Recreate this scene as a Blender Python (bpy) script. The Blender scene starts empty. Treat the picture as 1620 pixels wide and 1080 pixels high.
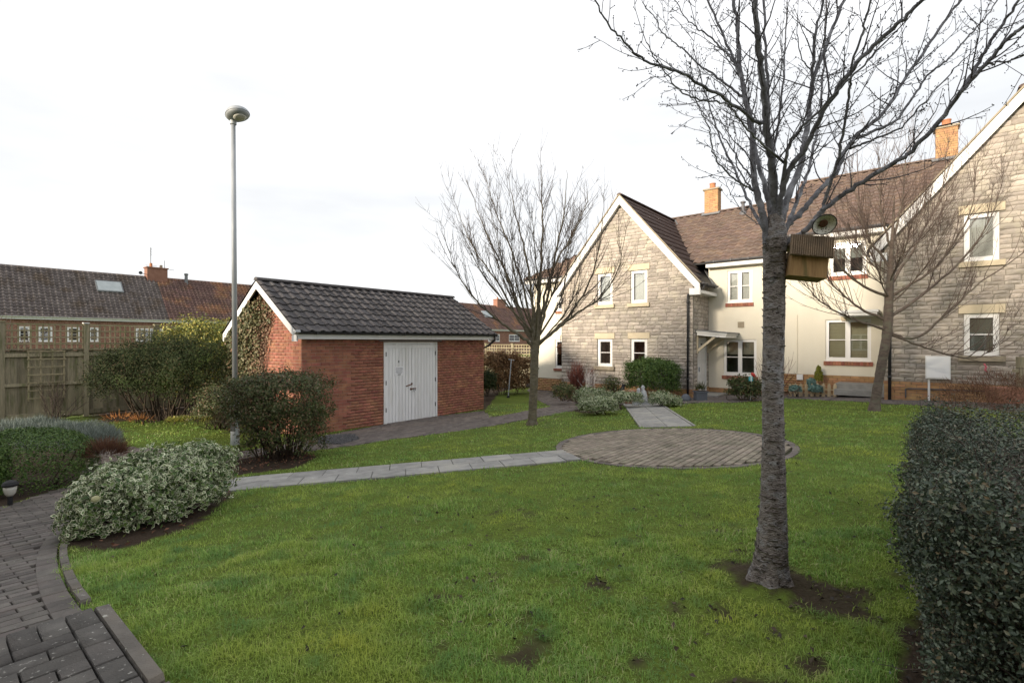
import bpy, math, random
import numpy as np
from mathutils import Matrix, Vector

# ------------------------------------------------------------------ camera, sky, sun
scene = bpy.context.scene
CAM = np.array([0.0, 0.0, 2.05])
FPX = 790.0
cam_data = bpy.data.cameras.new("camera")
cam_data.sensor_width = 36.0
cam_data.lens = FPX / 1620.0 * 36.0
cam_data.clip_start = 0.05
cam_data.clip_end = 2000.0
cam = bpy.data.objects.new("camera", cam_data)
cam.location = CAM
cam.rotation_euler = (math.radians(90), 0, 0)
scene.collection.objects.link(cam)
scene.camera = cam

SUN_TRAVEL = Vector((0.74, 0.67, -0.22)).normalized()
SUN_EL = math.asin(-SUN_TRAVEL.z)
SUN_ROT = math.atan2(-SUN_TRAVEL.x, -SUN_TRAVEL.y)
world = bpy.data.worlds.new("World")
scene.world = world
world.use_nodes = True
wn, wl = world.node_tree.nodes, world.node_tree.links
wn.clear()
w_out = wn.new("ShaderNodeOutputWorld")
w_sky = wn.new("ShaderNodeTexSky")
w_sky.sky_type = 'NISHITA'
w_sky.sun_disc = False
w_sky.sun_elevation = SUN_EL
w_sky.sun_rotation = SUN_ROT
w_bg1 = wn.new("ShaderNodeBackground"); w_bg1.inputs[1].default_value = 0.10
wl.new(w_sky.outputs[0], w_bg1.inputs[0])
# thin even cloud sheet over the sky, with faint streaks
w_tc = wn.new("ShaderNodeTexCoord")
w_map = wn.new("ShaderNodeMapping"); w_map.inputs['Scale'].default_value = (1.2, 1.2, 5.0)
w_no = wn.new("ShaderNodeTexNoise"); w_no.inputs['Scale'].default_value = 1.6; w_no.inputs['Detail'].default_value = 5.0
w_ra = wn.new("ShaderNodeValToRGB")
w_ra.color_ramp.elements[0].position = 0.30; w_ra.color_ramp.elements[0].color = (0.74, 0.75, 0.765, 1)
w_ra.color_ramp.elements[1].position = 0.68; w_ra.color_ramp.elements[1].color = (1.0, 1.0, 1.01, 1)
wl.new(w_tc.outputs['Generated'], w_map.inputs[0]); wl.new(w_map.outputs[0], w_no.inputs[0])
wl.new(w_no.outputs[0], w_ra.inputs[0])
w_bg2 = wn.new("ShaderNodeBackground"); w_bg2.inputs[1].default_value = 0.575
wl.new(w_ra.outputs[0], w_bg2.inputs[0])
w_mix = wn.new("ShaderNodeMixShader"); w_mix.inputs[0].default_value = 0.93
wl.new(w_bg1.outputs[0], w_mix.inputs[1]); wl.new(w_bg2.outputs[0], w_mix.inputs[2])
wl.new(w_mix.outputs[0], w_out.inputs[0])

sun_data = bpy.data.lights.new("sun", 'SUN')
sun_data.energy = 3.1
sun_data.angle = math.radians(10)
sun_data.color = (1.0, 0.86, 0.68)
sun = bpy.data.objects.new("sun", sun_data)
sun.rotation_euler = SUN_TRAVEL.to_track_quat('-Z', 'Y').to_euler()
sun.location = (-20, -20, 20)
scene.collection.objects.link(sun)

scene.view_settings.view_transform = 'Standard'
scene.view_settings.look = 'None'
scene.view_settings.exposure = 1.12
scene.view_settings.gamma = 1.0
scene.view_settings.use_curve_mapping = False
scene.render.engine = 'CYCLES'
scene.cycles.max_bounces = 6
scene.cycles.transparent_max_bounces = 8

# ------------------------------------------------------------------ helpers
RNG = np.random.default_rng(7)
random.seed(7)
COL = scene.collection
U = np.array([0.772, -0.6355]); U /= np.linalg.norm(U)     # along the house row, to the right and nearer
W = np.array([-U[1], U[0]])                                # across the row, away and to the right
Z3 = np.array([0, 0, 1.0]); U3 = np.array([U[0], U[1], 0]); W3 = np.array([W[0], W[1], 0])

def H(a, b, z=0.0):
    return np.array([a * U[0] + b * W[0], a * U[1] + b * W[1], z])

def G(x, y):
    """height of the ground: falls away from the camera to the left, rises to the right-hand house"""
    x = np.asarray(x, float); y = np.asarray(y, float)
    g = 0.55 + 0.046 * (x - 1.6) - 0.042 * (y - 3.1)
    lo, hi, k = -0.14, 0.60, 0.05
    g = lo + np.logaddexp(0, (g - lo) / k) * k
    g = hi - np.logaddexp(0, (hi - g) / k) * k
    return g + 0.20 * np.exp(-((x + 2.3) ** 2 + (y - 2.0) ** 2) / 5.0)

def ray(px, py, Y):
    return np.array([(px - 810.0) / FPX * Y, Y, CAM[2] - (py - 540.0) / FPX * Y])

def gp(px, py, up=0.0):
    Y = 8.0
    for _ in range(60):
        x = (px - 810.0) / FPX * Y
        hgt = CAM[2] - float(G(x, Y)) - up
        Y = 0.5 * Y + 0.5 * hgt * FPX / (py - 540.0)
    return np.array([(px - 810.0) / FPX * Y, Y, float(G((px - 810.0) / FPX * Y, Y)) + up])

def tag(o, label=None, cat=None, group=None, kind=None):
    if label: o["label"] = label
    if cat: o["category"] = cat
    if group: o["group"] = group
    if kind: o["kind"] = kind
    return o

ORG = {}
def org(o):
    return ORG.get(o.name, np.zeros(3)) if o is not None else np.zeros(3)

def thing(name, label, cat, loc, group=None):
    o = bpy.data.objects.new(name, None)
    o.empty_display_size = 0.2
    o.location = loc
    COL.objects.link(o)
    ORG[o.name] = np.array(loc, float)
    return tag(o, label, cat, group)

def link_mesh(name, me, mat, parent, origin=None):
    if mat is not None:
        for m in (mat if isinstance(mat, (list, tuple)) else [mat]):
            me.materials.append(m)
    o = bpy.data.objects.new(name, me)
    COL.objects.link(o)
    if parent is not None:
        o.parent = parent
        ORG[o.name] = org(parent)
    else:
        ORG[o.name] = np.zeros(3) if origin is None else np.array(origin, float)
        if origin is not None:
            o.location = origin
    return o

def np_mesh(name, v, faces, mat, parent=None, attrs=None, smooth=False, origin=None, uv=None):
    """v (N,3); faces: array (M,k) or list of such arrays"""
    v = np.asarray(v, float)
    base = org(parent) if parent is not None else (np.zeros(3) if origin is None else np.array(origin, float))
    v = v - base
    if not isinstance(faces, list):
        faces = [faces]
    faces = [np.asarray(f, np.int32) for f in faces if len(f)]
    me = bpy.data.meshes.new(name)
    me.vertices.add(len(v)); me.vertices.foreach_set("co", v.astype(np.float32).ravel())
    loops = np.concatenate([f.ravel() for f in faces])
    counts = np.concatenate([np.full(len(f), f.shape[1], np.int32) for f in faces])
    starts = np.concatenate([[0], np.cumsum(counts)[:-1]]).astype(np.int32)
    me.loops.add(len(loops)); me.loops.foreach_set("vertex_index", loops)
    me.polygons.add(len(counts)); me.polygons.foreach_set("loop_start", starts)
    me.polygons.foreach_set("loop_total", counts)
    if smooth:
        me.polygons.foreach_set("use_smooth", np.ones(len(counts), bool))
    me.update(calc_edges=True)
    for k, arr in (attrs or {}).items():
        at = me.attributes.new(k, 'FLOAT', 'POINT')
        at.data.foreach_set("value", np.asarray(arr, np.float32))
    return link_mesh(name, me, mat, parent, origin)

class MB:
    """collects shapes in world space; build() links them as one mesh object"""
    def __init__(s):
        s.v = []; s.f = []
    def add(s, pts, faces):
        b = len(s.v)
        s.v.extend([tuple(map(float, p)) for p in pts])
        s.f.extend([tuple(b + i for i in f) for f in faces])
        return s
    def box(s, c, size, ex=(1, 0, 0), ey=(0, 1, 0), ez=(0, 0, 1)):
        c = np.array(c, float)
        ex, ey, ez = [np.array(e, float) * d / 2 for e, d in zip((ex, ey, ez), size)]
        P = [c + sx * ex + sy * ey + sz * ez for sz in (-1, 1) for sy in (-1, 1) for sx in (-1, 1)]
        return s.add(P, [(0, 2, 3, 1), (4, 5, 7, 6), (0, 1, 5, 4), (2, 6, 7, 3), (0, 4, 6, 2), (1, 3, 7, 5)])
    def bar(s, p, q, w, d, side):
        """beam from p to q, w wide along `side`, d deep"""
        p, q = np.array(p, float), np.array(q, float)
        ex = q - p; L = np.linalg.norm(ex); ex /= L
        ey = np.array(side, float); ey = ey - ex * ey.dot(ex); ey /= np.linalg.norm(ey)
        return s.box((p + q) / 2, (L, w, d), ex, ey, np.cross(ex, ey))
    def quad(s, *p):
        return s.add(p, [tuple(range(len(p)))])
    def prism(s, poly, ext):
        ext = np.array(ext, float); n = len(poly)
        P = [np.array(p, float) for p in poly] + [np.array(p, float) + ext for p in poly]
        F = [tuple(range(n))[::-1], tuple(range(n, 2 * n))]
        F += [(i, (i + 1) % n, n + (i + 1) % n, n + i) for i in range(n)]
        return s.add(P, F)
    def tube(s, pts, radii, n=8, caps=True):
        v, f = tube_np(np.array(pts, float), np.broadcast_to(np.array(radii, float), (len(pts),)), n)
        s.add(v, [tuple(q) for q in f])
        b = len(s.v) - len(v)
        if caps:
            s.f.append(tuple(b + i for i in range(n))[::-1])
            s.f.append(tuple(b + len(v) - n + i for i in range(n)))
        return s
    def lathe(s, c, prof, n=16, axis=(0, 0, 1)):
        """prof: (radius, height) list about the axis through c"""
        ax = np.array(axis, float); ax /= np.linalg.norm(ax)
        e1 = np.cross(ax, (0.3, 1, 0.2)); e1 /= np.linalg.norm(e1); e2 = np.cross(ax, e1)
        P = []; c = np.array(c, float)
        for r, h in prof:
            for k in range(n):
                t = 2 * math.pi * k / n
                P.append(c + ax * h + r * (math.cos(t) * e1 + math.sin(t) * e2))
        F = [(i * n + k, i * n + (k + 1) % n, (i + 1) * n + (k + 1) % n, (i + 1) * n + k) for i in range(len(prof) - 1) for k in range(n)]
        F.append(tuple(range(n))[::-1]); F.append(tuple((len(prof) - 1) * n + k for k in range(n)))
        return s.add(P, F)
    def build(s, name, mat, parent=None, smooth=False, origin=None):
        base = org(parent) if parent is not None else (np.zeros(3) if origin is None else np.array(origin, float))
        me = bpy.data.meshes.new(name)
        me.from_pydata([tuple(np.array(p) - base) for p in s.v], [], s.f)
        if smooth:
            me.polygons.foreach_set("use_smooth", np.ones(len(me.polygons), bool))
        me.update()
        return link_mesh(name, me, mat, parent, origin)

def tube_np(P, R, n=6):
    """tube along polyline P (m,3) with radii R"""
    m = len(P)
    T = np.gradient(P, axis=0); T /= np.linalg.norm(T, axis=1)[:, None] + 1e-9
    ref = np.array([0.31, 0.17, 0.93]) if abs(T[0][2]) < 0.8 else np.array([0.93, 0.21, 0.1])
    A = np.cross(T, ref); A /= np.linalg.norm(A, axis=1)[:, None] + 1e-9
    B = np.cross(T, A)
    t = np.arange(n) * 2 * math.pi / n
    V = P[:, None, :] + R[:, None, None] * (np.cos(t)[None, :, None] * A[:, None, :] + np.sin(t)[None, :, None] * B[:, None, :])
    i = np.arange(m - 1)[:, None] * n; k = np.arange(n)[None, :]; k2 = (k + 1) % n
    F = np.stack([i + k, i + k2, i + n + k2, i + n + k], -1).reshape(-1, 4)
    return V.reshape(-1, 3), F

class TubeSet:
    def __init__(s): s.V = []; s.F = []; s.n = 0; s.r = []
    def add(s, P, R, n=5, rnd=None):
        v, f = tube_np(np.asarray(P, float), np.asarray(R, float), n)
        s.V.append(v); s.F.append(f + s.n); s.n += len(v)
        s.r.append(np.full(len(v), random.random() if rnd is None else rnd))
    def build(s, name, mat, parent):
        return np_mesh(name, np.concatenate(s.V), np.concatenate(s.F), mat, parent, smooth=True, attrs={"rnd": np.concatenate(s.r)})

def catmull(P, per=6):
    P = np.asarray(P, float)
    Q = np.vstack([2 * P[0] - P[1], P, 2 * P[-1] - P[-2]])
    out = []
    for i in range(1, len(Q) - 2):
        p0, p1, p2, p3 = Q[i - 1], Q[i], Q[i + 1], Q[i + 2]
        for t in np.linspace(0, 1, per, endpoint=False):
            out.append(0.5 * (2 * p1 + (p2 - p0) * t + (2 * p0 - 5 * p1 + 4 * p2 - p3) * t * t + (3 * p1 - p0 - 3 * p2 + p3) * t ** 3))
    out.append(Q[-2])
    return np.array(out)

def inpoly(x, y, poly):
    x = np.asarray(x); y = np.asarray(y)
    c = np.zeros(x.shape, bool)
    n = len(poly)
    for i in range(n):
        x1, y1 = poly[i][0], poly[i][1]; x2, y2 = poly[(i + 1) % n][0], poly[(i + 1) % n][1]
        cond = (y1 > y) != (y2 > y)
        with np.errstate(divide='ignore', invalid='ignore'):
            xi = (x2 - x1) * (y - y1) / (y2 - y1 + 1e-12) + x1
        c ^= cond & (x < xi)
    return c

def pieces(tmpls, mats, mat, parent, name, limit=300, stuffname=None, rest=True):
    """tmpls: list of (verts, faces) unit shapes; mats: list of (origin, ex, ey, ez) with scaled axes.
    The `limit` nearest become objects that share mesh data, the others one joined part."""
    if not mats:
        return
    base = org(parent)
    d = [float(np.linalg.norm(np.array(m[0]) - CAM)) for m in mats]
    order = np.argsort(d)
    me_list = []
    for k, (v, f) in enumerate(tmpls):
        me = bpy.data.meshes.new(name)
        me.from_pydata([tuple(p) for p in v], [], [tuple(q) for q in f])
        me.materials.append(mat); me.update()
        me_list.append(me)
    for i in order[:limit]:
        o_, ex, ey, ez = mats[i]
        o = bpy.data.objects.new(name, me_list[random.randrange(len(me_list))])
        p = np.array(o_) - base
        o.matrix_local = Matrix(((ex[0], ey[0], ez[0], p[0]), (ex[1], ey[1], ez[1], p[1]), (ex[2], ey[2], ez[2], p[2]), (0, 0, 0, 1)))
        COL.objects.link(o)
        o.parent = parent
    if rest and len(order) > limit:
        VV = []; FF = {}; n = 0; rr = []
        for i in order[limit:]:
            o_, ex, ey, ez = mats[i]
            v, f = tmpls[random.randrange(len(tmpls))]
            v = np.asarray(v, float)
            VV.append(np.array(o_) + v @ np.array([ex, ey, ez]))
            for q in f:
                FF.setdefault(len(q), []).append([n + t for t in q])
            rr.append(np.full(len(v), random.random()))
            n += len(v)
        o = np_mesh(stuffname or name + "_rest", np.concatenate(VV), [np.array(x) for x in FF.values()], mat, parent, attrs={"rnd": np.concatenate(rr)})
        o["kind"] = "stuff"

# ------------------------------------------------------------------ materials
def nodes_of(name):
    m = bpy.data.materials.new(name); m.use_nodes = True
    n, l = m.node_tree.nodes, m.node_tree.links
    b = n["Principled BSDF"]
    return m, n, l, b

def pm(name, c1, c2=None, scale=6.0, rough=0.8, bump=0.0, bscale=40.0, c3=None, vary=0.0, spots=None, spec=0.3, metal=0.0,
       stretch=None, detail=6.0, hue=0.0, fine=0.25):
    """world-space noise between c1 and c2 (patches of c3), brightness varied per piece by `vary`"""
    m, n, l, b = nodes_of(name)
    geo = n.new("ShaderNodeNewGeometry")
    src = geo.outputs['Position']
    if stretch:
        mp = n.new("ShaderNodeMapping"); mp.inputs['Scale'].default_value = stretch
        l.new(src, mp.inputs[0]); src = mp.outputs[0]
    no = n.new("ShaderNodeTexNoise"); no.inputs['Scale'].default_value = scale; no.inputs['Detail'].default_value = detail
    l.new(src, no.inputs[0])
    mix = n.new("ShaderNodeMix"); mix.data_type = 'RGBA'
    mix.inputs[6].default_value = (*c1, 1); mix.inputs[7].default_value = (*(c2 or c1), 1)
    ra = n.new("ShaderNodeMapRange"); ra.inputs[1].default_value = 0.35; ra.inputs[2].default_value = 0.65
    l.new(no.outputs[0], ra.inputs[0]); l.new(ra.outputs[0], mix.inputs[0])
    col = mix.outputs[2]
    if c3:
        n3 = n.new("ShaderNodeTexNoise"); n3.inputs['Scale'].default_value = scale * 0.37; n3.inputs['Detail'].default_value = 8
        l.new(src, n3.inputs[0])
        r3 = n.new("ShaderNodeMapRange"); r3.inputs[1].default_value = 0.52; r3.inputs[2].default_value = 0.66
        l.new(n3.outputs[0], r3.inputs[0])
        m3 = n.new("ShaderNodeMix"); m3.data_type = 'RGBA'; m3.inputs[7].default_value = (*c3, 1)
        l.new(r3.outputs[0], m3.inputs[0]); l.new(col, m3.inputs[6]); col = m3.outputs[2]
    if spots:
        sc, sz, sp = spots
        ns = n.new("ShaderNodeTexNoise"); ns.inputs['Scale'].default_value = sz; ns.inputs['Detail'].default_value = 4
        l.new(src, ns.inputs[0])
        rs = n.new("ShaderNodeMapRange"); rs.inputs[1].default_value = sp; rs.inputs[2].default_value = sp + 0.06
        l.new(ns.outputs[0], rs.inputs[0])
        ms = n.new("ShaderNodeMix"); ms.data_type = 'RGBA'; ms.inputs[7].default_value = (*sc, 1)
        l.new(rs.outputs[0], ms.inputs[0]); l.new(col, ms.inputs[6]); col = ms.outputs[2]
    if vary or hue:
        oi = n.new("ShaderNodeObjectInfo"); at = n.new("ShaderNodeAttribute"); at.attribute_name = "rnd"
        ad = n.new("ShaderNodeMath"); ad.operation = 'ADD'; l.new(oi.outputs['Random'], ad.inputs[0]); l.new(at.outputs['Fac'], ad.inputs[1])
        fr = n.new("ShaderNodeMath"); fr.operation = 'FRACT'; l.new(ad.outputs[0], fr.inputs[0])
        hs = n.new("ShaderNodeHueSaturation")
        mv = n.new("ShaderNodeMapRange"); mv.inputs[3].default_value = 1 - vary; mv.inputs[4].default_value = 1 + vary
        l.new(fr.outputs[0], mv.inputs[0]); l.new(mv.outputs[0], hs.inputs['Value'])
        if hue:
            f2 = n.new("ShaderNodeMath"); f2.operation = 'MULTIPLY'; f2.inputs[1].default_value = 7.31; l.new(fr.outputs[0], f2.inputs[0])
            f3 = n.new("ShaderNodeMath"); f3.operation = 'FRACT'; l.new(f2.outputs[0], f3.inputs[0])
            mh = n.new("ShaderNodeMapRange"); mh.inputs[3].default_value = 0.5 - hue; mh.inputs[4].default_value = 0.5 + hue
            l.new(f3.outputs[0], mh.inputs[0]); l.new(mh.outputs[0], hs.inputs['Hue'])
        l.new(col, hs.inputs['Color']); col = hs.outputs[0]
    l.new(col, b.inputs['Base Color'])
    b.inputs['Roughness'].default_value = rough
    b.inputs['Metallic'].default_value = metal
    b.inputs['Specular IOR Level'].default_value = spec
    if bump:
        nb = n.new("ShaderNodeTexNoise"); nb.inputs['Scale'].default_value = bscale; nb.inputs['Detail'].default_value = 6
        l.new(src, nb.inputs[0])
        bp = n.new("ShaderNodeBump"); bp.inputs['Strength'].default_value = bump; bp.inputs['Distance'].default_value = 0.02
        l.new(nb.outputs[0], bp.inputs['Height']); l.new(bp.outputs[0], b.inputs['Normal'])
    return m

def leafmat(name, stops, rough=0.55, trans=0.15, spec=0.35, rim=None, noise=None):
    """leaf colour from the per-leaf attribute rnd; rim colour towards the leaf edge; world-space patches from noise=(scale, colour, low, high)"""
    m, n, l, b = nodes_of(name)
    at = n.new("ShaderNodeAttribute"); at.attribute_name = "rnd"
    cr = n.new("ShaderNodeValToRGB")
    while len(cr.color_ramp.elements) < len(stops):
        cr.color_ramp.elements.new(0.5)
    for e, (p, c) in zip(cr.color_ramp.elements, stops):
        e.position = p; e.color = (*c, 1)
    l.new(at.outputs['Fac'], cr.inputs[0])
    col = cr.outputs[0]
    if noise:
        geo = n.new("ShaderNodeNewGeometry")
        no = n.new("ShaderNodeTexNoise"); no.inputs['Scale'].default_value = noise[0]; no.inputs['Detail'].default_value = 4
        l.new(geo.outputs['Position'], no.inputs[0])
        mr = n.new("ShaderNodeMapRange"); mr.inputs[1].default_value = noise[2]; mr.inputs[2].default_value = noise[3]
        l.new(no.outputs[0], mr.inputs[0])
        mx = n.new("ShaderNodeMix"); mx.data_type = 'RGBA'; mx.inputs[7].default_value = (*noise[1], 1)
        l.new(mr.outputs[0], mx.inputs[0]); l.new(col, mx.inputs[6]); col = mx.outputs[2]
    if rim:
        ar = n.new("ShaderNodeAttribute"); ar.attribute_name = "rim"
        mr = n.new("ShaderNodeMapRange"); mr.inputs[1].default_value = 0.62; mr.inputs[2].default_value = 0.76
        l.new(ar.outputs['Fac'], mr.inputs[0])
        mx = n.new("ShaderNodeMix"); mx.data_type = 'RGBA'; mx.inputs[7].default_value = (*rim, 1)
        l.new(mr.outputs[0], mx.inputs[0]); l.new(col, mx.inputs[6]); col = mx.outputs[2]
    l.new(col, b.inputs['Base Color'])
    b.inputs['Roughness'].default_value = rough
    b.inputs['Specular IOR Level'].default_value = spec
    if trans:
        tr = n.new("ShaderNodeBsdfTranslucent"); l.new(col, tr.inputs[0])
        mx = n.new("ShaderNodeMixShader"); mx.inputs[0].default_value = trans
        l.new(b.outputs[0], mx.inputs[1]); l.new(tr.outputs[0], mx.inputs[2])
        l.new(mx.outputs[0], n["Material Output"].inputs[0])
    return m

M = {}
M['brick'] = pm('red_brick', (0.345, 0.145, 0.095), (0.265, 0.108, 0.075), 9, 0.85, 0.25, 90, vary=0.2, hue=0.012, c3=(0.40, 0.18, 0.11))
M['mortar'] = pm('brick_mortar', (0.42, 0.30, 0.23), (0.34, 0.22, 0.17), 5, 0.95, 0.3, 120)
M['buff_brick'] = pm('buff_brick', (0.48, 0.285, 0.145), (0.40, 0.23, 0.115), 8, 0.85, 0.2, 90, vary=0.15, hue=0.012)
M['buff_mortar'] = pm('buff_mortar', (0.28, 0.20, 0.13), (0.2, 0.14, 0.09), 8, 0.95)
M['far_brick'] = pm('far_brick', (0.31, 0.165, 0.12), (0.25, 0.125, 0.09), 3, 0.9, vary=0.15)
M['stone'] = pm('grey_stone', (0.46, 0.408, 0.358), (0.37, 0.332, 0.298), 7, 0.9, 0.8, 38, vary=0.22, hue=0.008, c3=(0.44, 0.40, 0.335))
M['stone_mortar'] = pm('stone_mortar', (0.27, 0.245, 0.21), (0.21, 0.19, 0.16), 9, 0.95, 0.3, 80)
M['lintel'] = pm('sandstone_lintel', (0.60, 0.52, 0.385), (0.54, 0.465, 0.335), 5, 0.9, 0.15, 60)
M['sill'] = pm('stone_sill', (0.36, 0.31, 0.23), (0.28, 0.24, 0.18), 8, 0.9, 0.2, 60)
M['render'] = pm('cream_render', (0.765, 0.725, 0.62), (0.735, 0.69, 0.58), 1.2, 0.9, 0.12, 140, c3=(0.70, 0.66, 0.555), stretch=(1.5, 1.5, 0.5))
M['tile_dark'] = pm('dark_roof_tile', (0.088, 0.082, 0.084), (0.060, 0.056, 0.059), 11, 0.85, 0.4, 70, vary=0.22, c3=(0.098, 0.092, 0.090), spots=((0.17, 0.17, 0.15), 34, 0.68))
M['tile_brown'] = pm('brown_roof_tile', (0.175, 0.125, 0.101), (0.135, 0.098, 0.082), 9, 0.85, 0.35, 70, vary=0.14, c3=(0.20, 0.14, 0.105), hue=0.01)
M['tile_plum'] = pm('plum_roof_tile', (0.125, 0.088, 0.078), (0.10, 0.07, 0.062), 7, 0.8, 0.2, 70, vary=0.1)
M['tile_far'] = pm('far_grey_brown_tile', (0.195, 0.168, 0.160), (0.150, 0.128, 0.124), 2.2, 0.9, vary=0.2, c3=(0.14, 0.11, 0.09))
M['tile_rust'] = pm('far_rust_tile', (0.205, 0.130, 0.112), (0.165, 0.108, 0.097), 1.5, 0.9, vary=0.2, c3=(0.30, 0.165, 0.10), hue=0.01)
M['white'] = pm('white_paint', (0.80, 0.80, 0.80), (0.74, 0.745, 0.75), 4, 0.5, spec=0.4)
M['upvc'] = pm('white_window_frame', (0.82, 0.82, 0.82), (0.80, 0.80, 0.80), 2, 0.35, spec=0.5)
M['white_board'] = pm('white_door_paint', (0.84, 0.85, 0.87), (0.80, 0.812, 0.83), 5, 0.55, 0.05, 60, vary=0.04, c3=(0.72, 0.72, 0.71), stretch=(3, 3, 0.5))
M['black_pipe'] = pm('black_plastic', (0.018, 0.019, 0.022), (0.025, 0.026, 0.03), 9, 0.45, spec=0.5)
M['grey_pipe'] = pm('grey_plastic', (0.12, 0.12, 0.13), (0.09, 0.09, 0.10), 9, 0.5)
M['lead'] = pm('lead_flashing', (0.16, 0.17, 0.18), (0.22, 0.23, 0.24), 6, 0.6)
M['galv'] = pm('galvanised_steel', (0.42, 0.445, 0.465), (0.32, 0.345, 0.37), 7, 0.55, 0.08, 60, metal=0.25, stretch=(1, 1, 0.25))
M['steel_dark'] = pm('dark_steel', (0.05, 0.055, 0.06), (0.08, 0.085, 0.09), 9, 0.5, metal=0.5)
M['wood_fence'] = pm('weathered_fence_wood', (0.31, 0.272, 0.19), (0.22, 0.198, 0.14), 6, 0.9, 0.35, 40, vary=0.3, stretch=(5, 5, 0.6), c3=(0.155, 0.155, 0.085))
M['wood_trellis'] = pm('green_grey_trellis_wood', (0.34, 0.29, 0.19), (0.25, 0.22, 0.14), 7, 0.85, 0.2, 50, vary=0.15, c3=(0.23, 0.225, 0.12))
M['wood_pale'] = pm('pale_garden_wood', (0.52, 0.42, 0.28), (0.42, 0.33, 0.21), 7, 0.85, 0.2, 50, vary=0.1, stretch=(5, 5, 0.6))
M['wood_box'] = pm('nest_box_ply', (0.38, 0.24, 0.105), (0.27, 0.165, 0.072), 9, 0.75, 0.25, 60, stretch=(9, 9, 0.7), c3=(0.14, 0.12, 0.045))
M['wood_box_roof'] = pm('grooved_roof_board', (0.27, 0.20, 0.13), (0.19, 0.14, 0.095), 14, 0.85, 0.3, 80)
M['bark'] = pm('grey_cherry_bark', (0.28, 0.25, 0.232), (0.145, 0.125, 0.113), 34, 0.75, 1.0, 70, c3=(0.29, 0.285, 0.29), stretch=(1.0, 1.0, 1.7), spots=((0.035, 0.026, 0.022), 42, 0.60))
M['bark_limb'] = pm('cherry_limb_bark', (0.175, 0.175, 0.19), (0.10, 0.098, 0.106), 24, 0.7, 0.6, 90, c3=(0.32, 0.325, 0.35))
M['twig'] = pm('cherry_twig', (0.095, 0.088, 0.094), (0.062, 0.056, 0.062), 20, 0.75, vary=0.2)
M['bark2'] = pm('olive_bark', (0.16, 0.138, 0.092), (0.098, 0.083, 0.058), 14, 0.85, 0.6, 60, c3=(0.17, 0.155, 0.12), stretch=(1, 1, 2))
M['twig2'] = pm('brown_twig', (0.085, 0.065, 0.053), (0.058, 0.046, 0.040), 10, 0.8, vary=0.25)
M['bark3'] = pm('brown_bark', (0.165, 0.128, 0.105), (0.108, 0.083, 0.068), 14, 0.85, 0.6, 60, c3=(0.16, 0.145, 0.11), stretch=(1, 1, 2))
M['twig3'] = pm('reddish_twig', (0.135, 0.097, 0.080), (0.092, 0.068, 0.058), 8, 0.8, vary=0.25)
M['stem'] = pm('shrub_stem', (0.07, 0.05, 0.035), (0.045, 0.033, 0.024), 16, 0.85, vary=0.25)
M['redstem'] = pm('red_stem', (0.17, 0.055, 0.04), (0.10, 0.038, 0.032), 12, 0.75, vary=0.3)
M['palestem'] = pm('pale_stem', (0.55, 0.53, 0.52), (0.42, 0.40, 0.40), 12, 0.75, vary=0.2)
M['soil'] = pm('garden_soil', (0.05, 0.036, 0.026), (0.028, 0.021, 0.016), 9, 0.95, 0.9, 45, c3=(0.06, 0.036, 0.022))
M['paver'] = pm('block_paver', (0.145, 0.130, 0.118), (0.105, 0.095, 0.088), 12, 0.9, 0.35, 110, vary=0.24, hue=0.02, c3=(0.125, 0.108, 0.098), spots=((0.36, 0.35, 0.31), 48, 0.69))
M['paver_step'] = pm('lichened_step_paver', (0.122, 0.114, 0.105), (0.084, 0.079, 0.074), 13, 0.9, 0.5, 120, vary=0.24, hue=0.012, c3=(0.115, 0.105, 0.096), spots=((0.36, 0.35, 0.32), 40, 0.635))
M['paver_path'] = pm('mauve_paver', (0.165, 0.142, 0.130), (0.12, 0.105, 0.098), 10, 0.9, 0.35, 110, vary=0.25, hue=0.015, c3=(0.17, 0.145, 0.13), spots=((0.36, 0.34, 0.31), 20, 0.68))
M['paver_circle'] = pm('circle_paver', (0.30, 0.258, 0.205), (0.22, 0.19, 0.152), 8, 0.9, 0.35, 110, vary=0.2, hue=0.012, c3=(0.20, 0.18, 0.135), spots=((0.42, 0.40, 0.36), 18, 0.69))
M['slab'] = pm('concrete_slab', (0.32, 0.315, 0.30), (0.225, 0.222, 0.215), 7, 0.9, 0.3, 100, vary=0.12, c3=(0.33, 0.32, 0.29), spots=((0.50, 0.49, 0.45), 22, 0.67))
M['kerb'] = pm('concrete_kerb', (0.165, 0.15, 0.133), (0.115, 0.105, 0.093), 9, 0.92, 0.4, 90, vary=0.1, c3=(0.16, 0.14, 0.115), spots=((0.38, 0.37, 0.33), 30, 0.66))
M['joint'] = pm('sandy_joint', (0.055, 0.048, 0.038), (0.035, 0.031, 0.024), 14, 0.95, 0.3, 120, c3=(0.05, 0.058, 0.022))
M['gravel'] = pm('grey_gravel', (0.16, 0.16, 0.165), (0.06, 0.06, 0.065), 60, 0.9, 0.8, 90)
M['concrete'] = pm('grey_concrete', (0.34, 0.33, 0.31), (0.26, 0.255, 0.24), 5, 0.9, 0.2, 90)
M['terracotta'] = pm('terracotta', (0.36, 0.17, 0.11), (0.28, 0.13, 0.09), 7, 0.85, 0.15, 60)
M['chimney_pot'] = pm('orange_clay_pot', (0.50, 0.22, 0.11), (0.40, 0.17, 0.09), 7, 0.8)
M['room'] = pm('dark_room', (0.11, 0.115, 0.115), (0.07, 0.072, 0.072), 3, 0.95)
M['blind'] = pm('olive_blind', (0.66, 0.63, 0.46), (0.60, 0.57, 0.41), 3, 0.8)
M['blind_grey'] = pm('grey_blind', (0.36, 0.375, 0.35), (0.32, 0.335, 0.31), 3, 0.8)
M['blind_white'] = pm('pale_blind', (0.84, 0.83, 0.80), (0.81, 0.80, 0.77), 3, 0.8)
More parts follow.
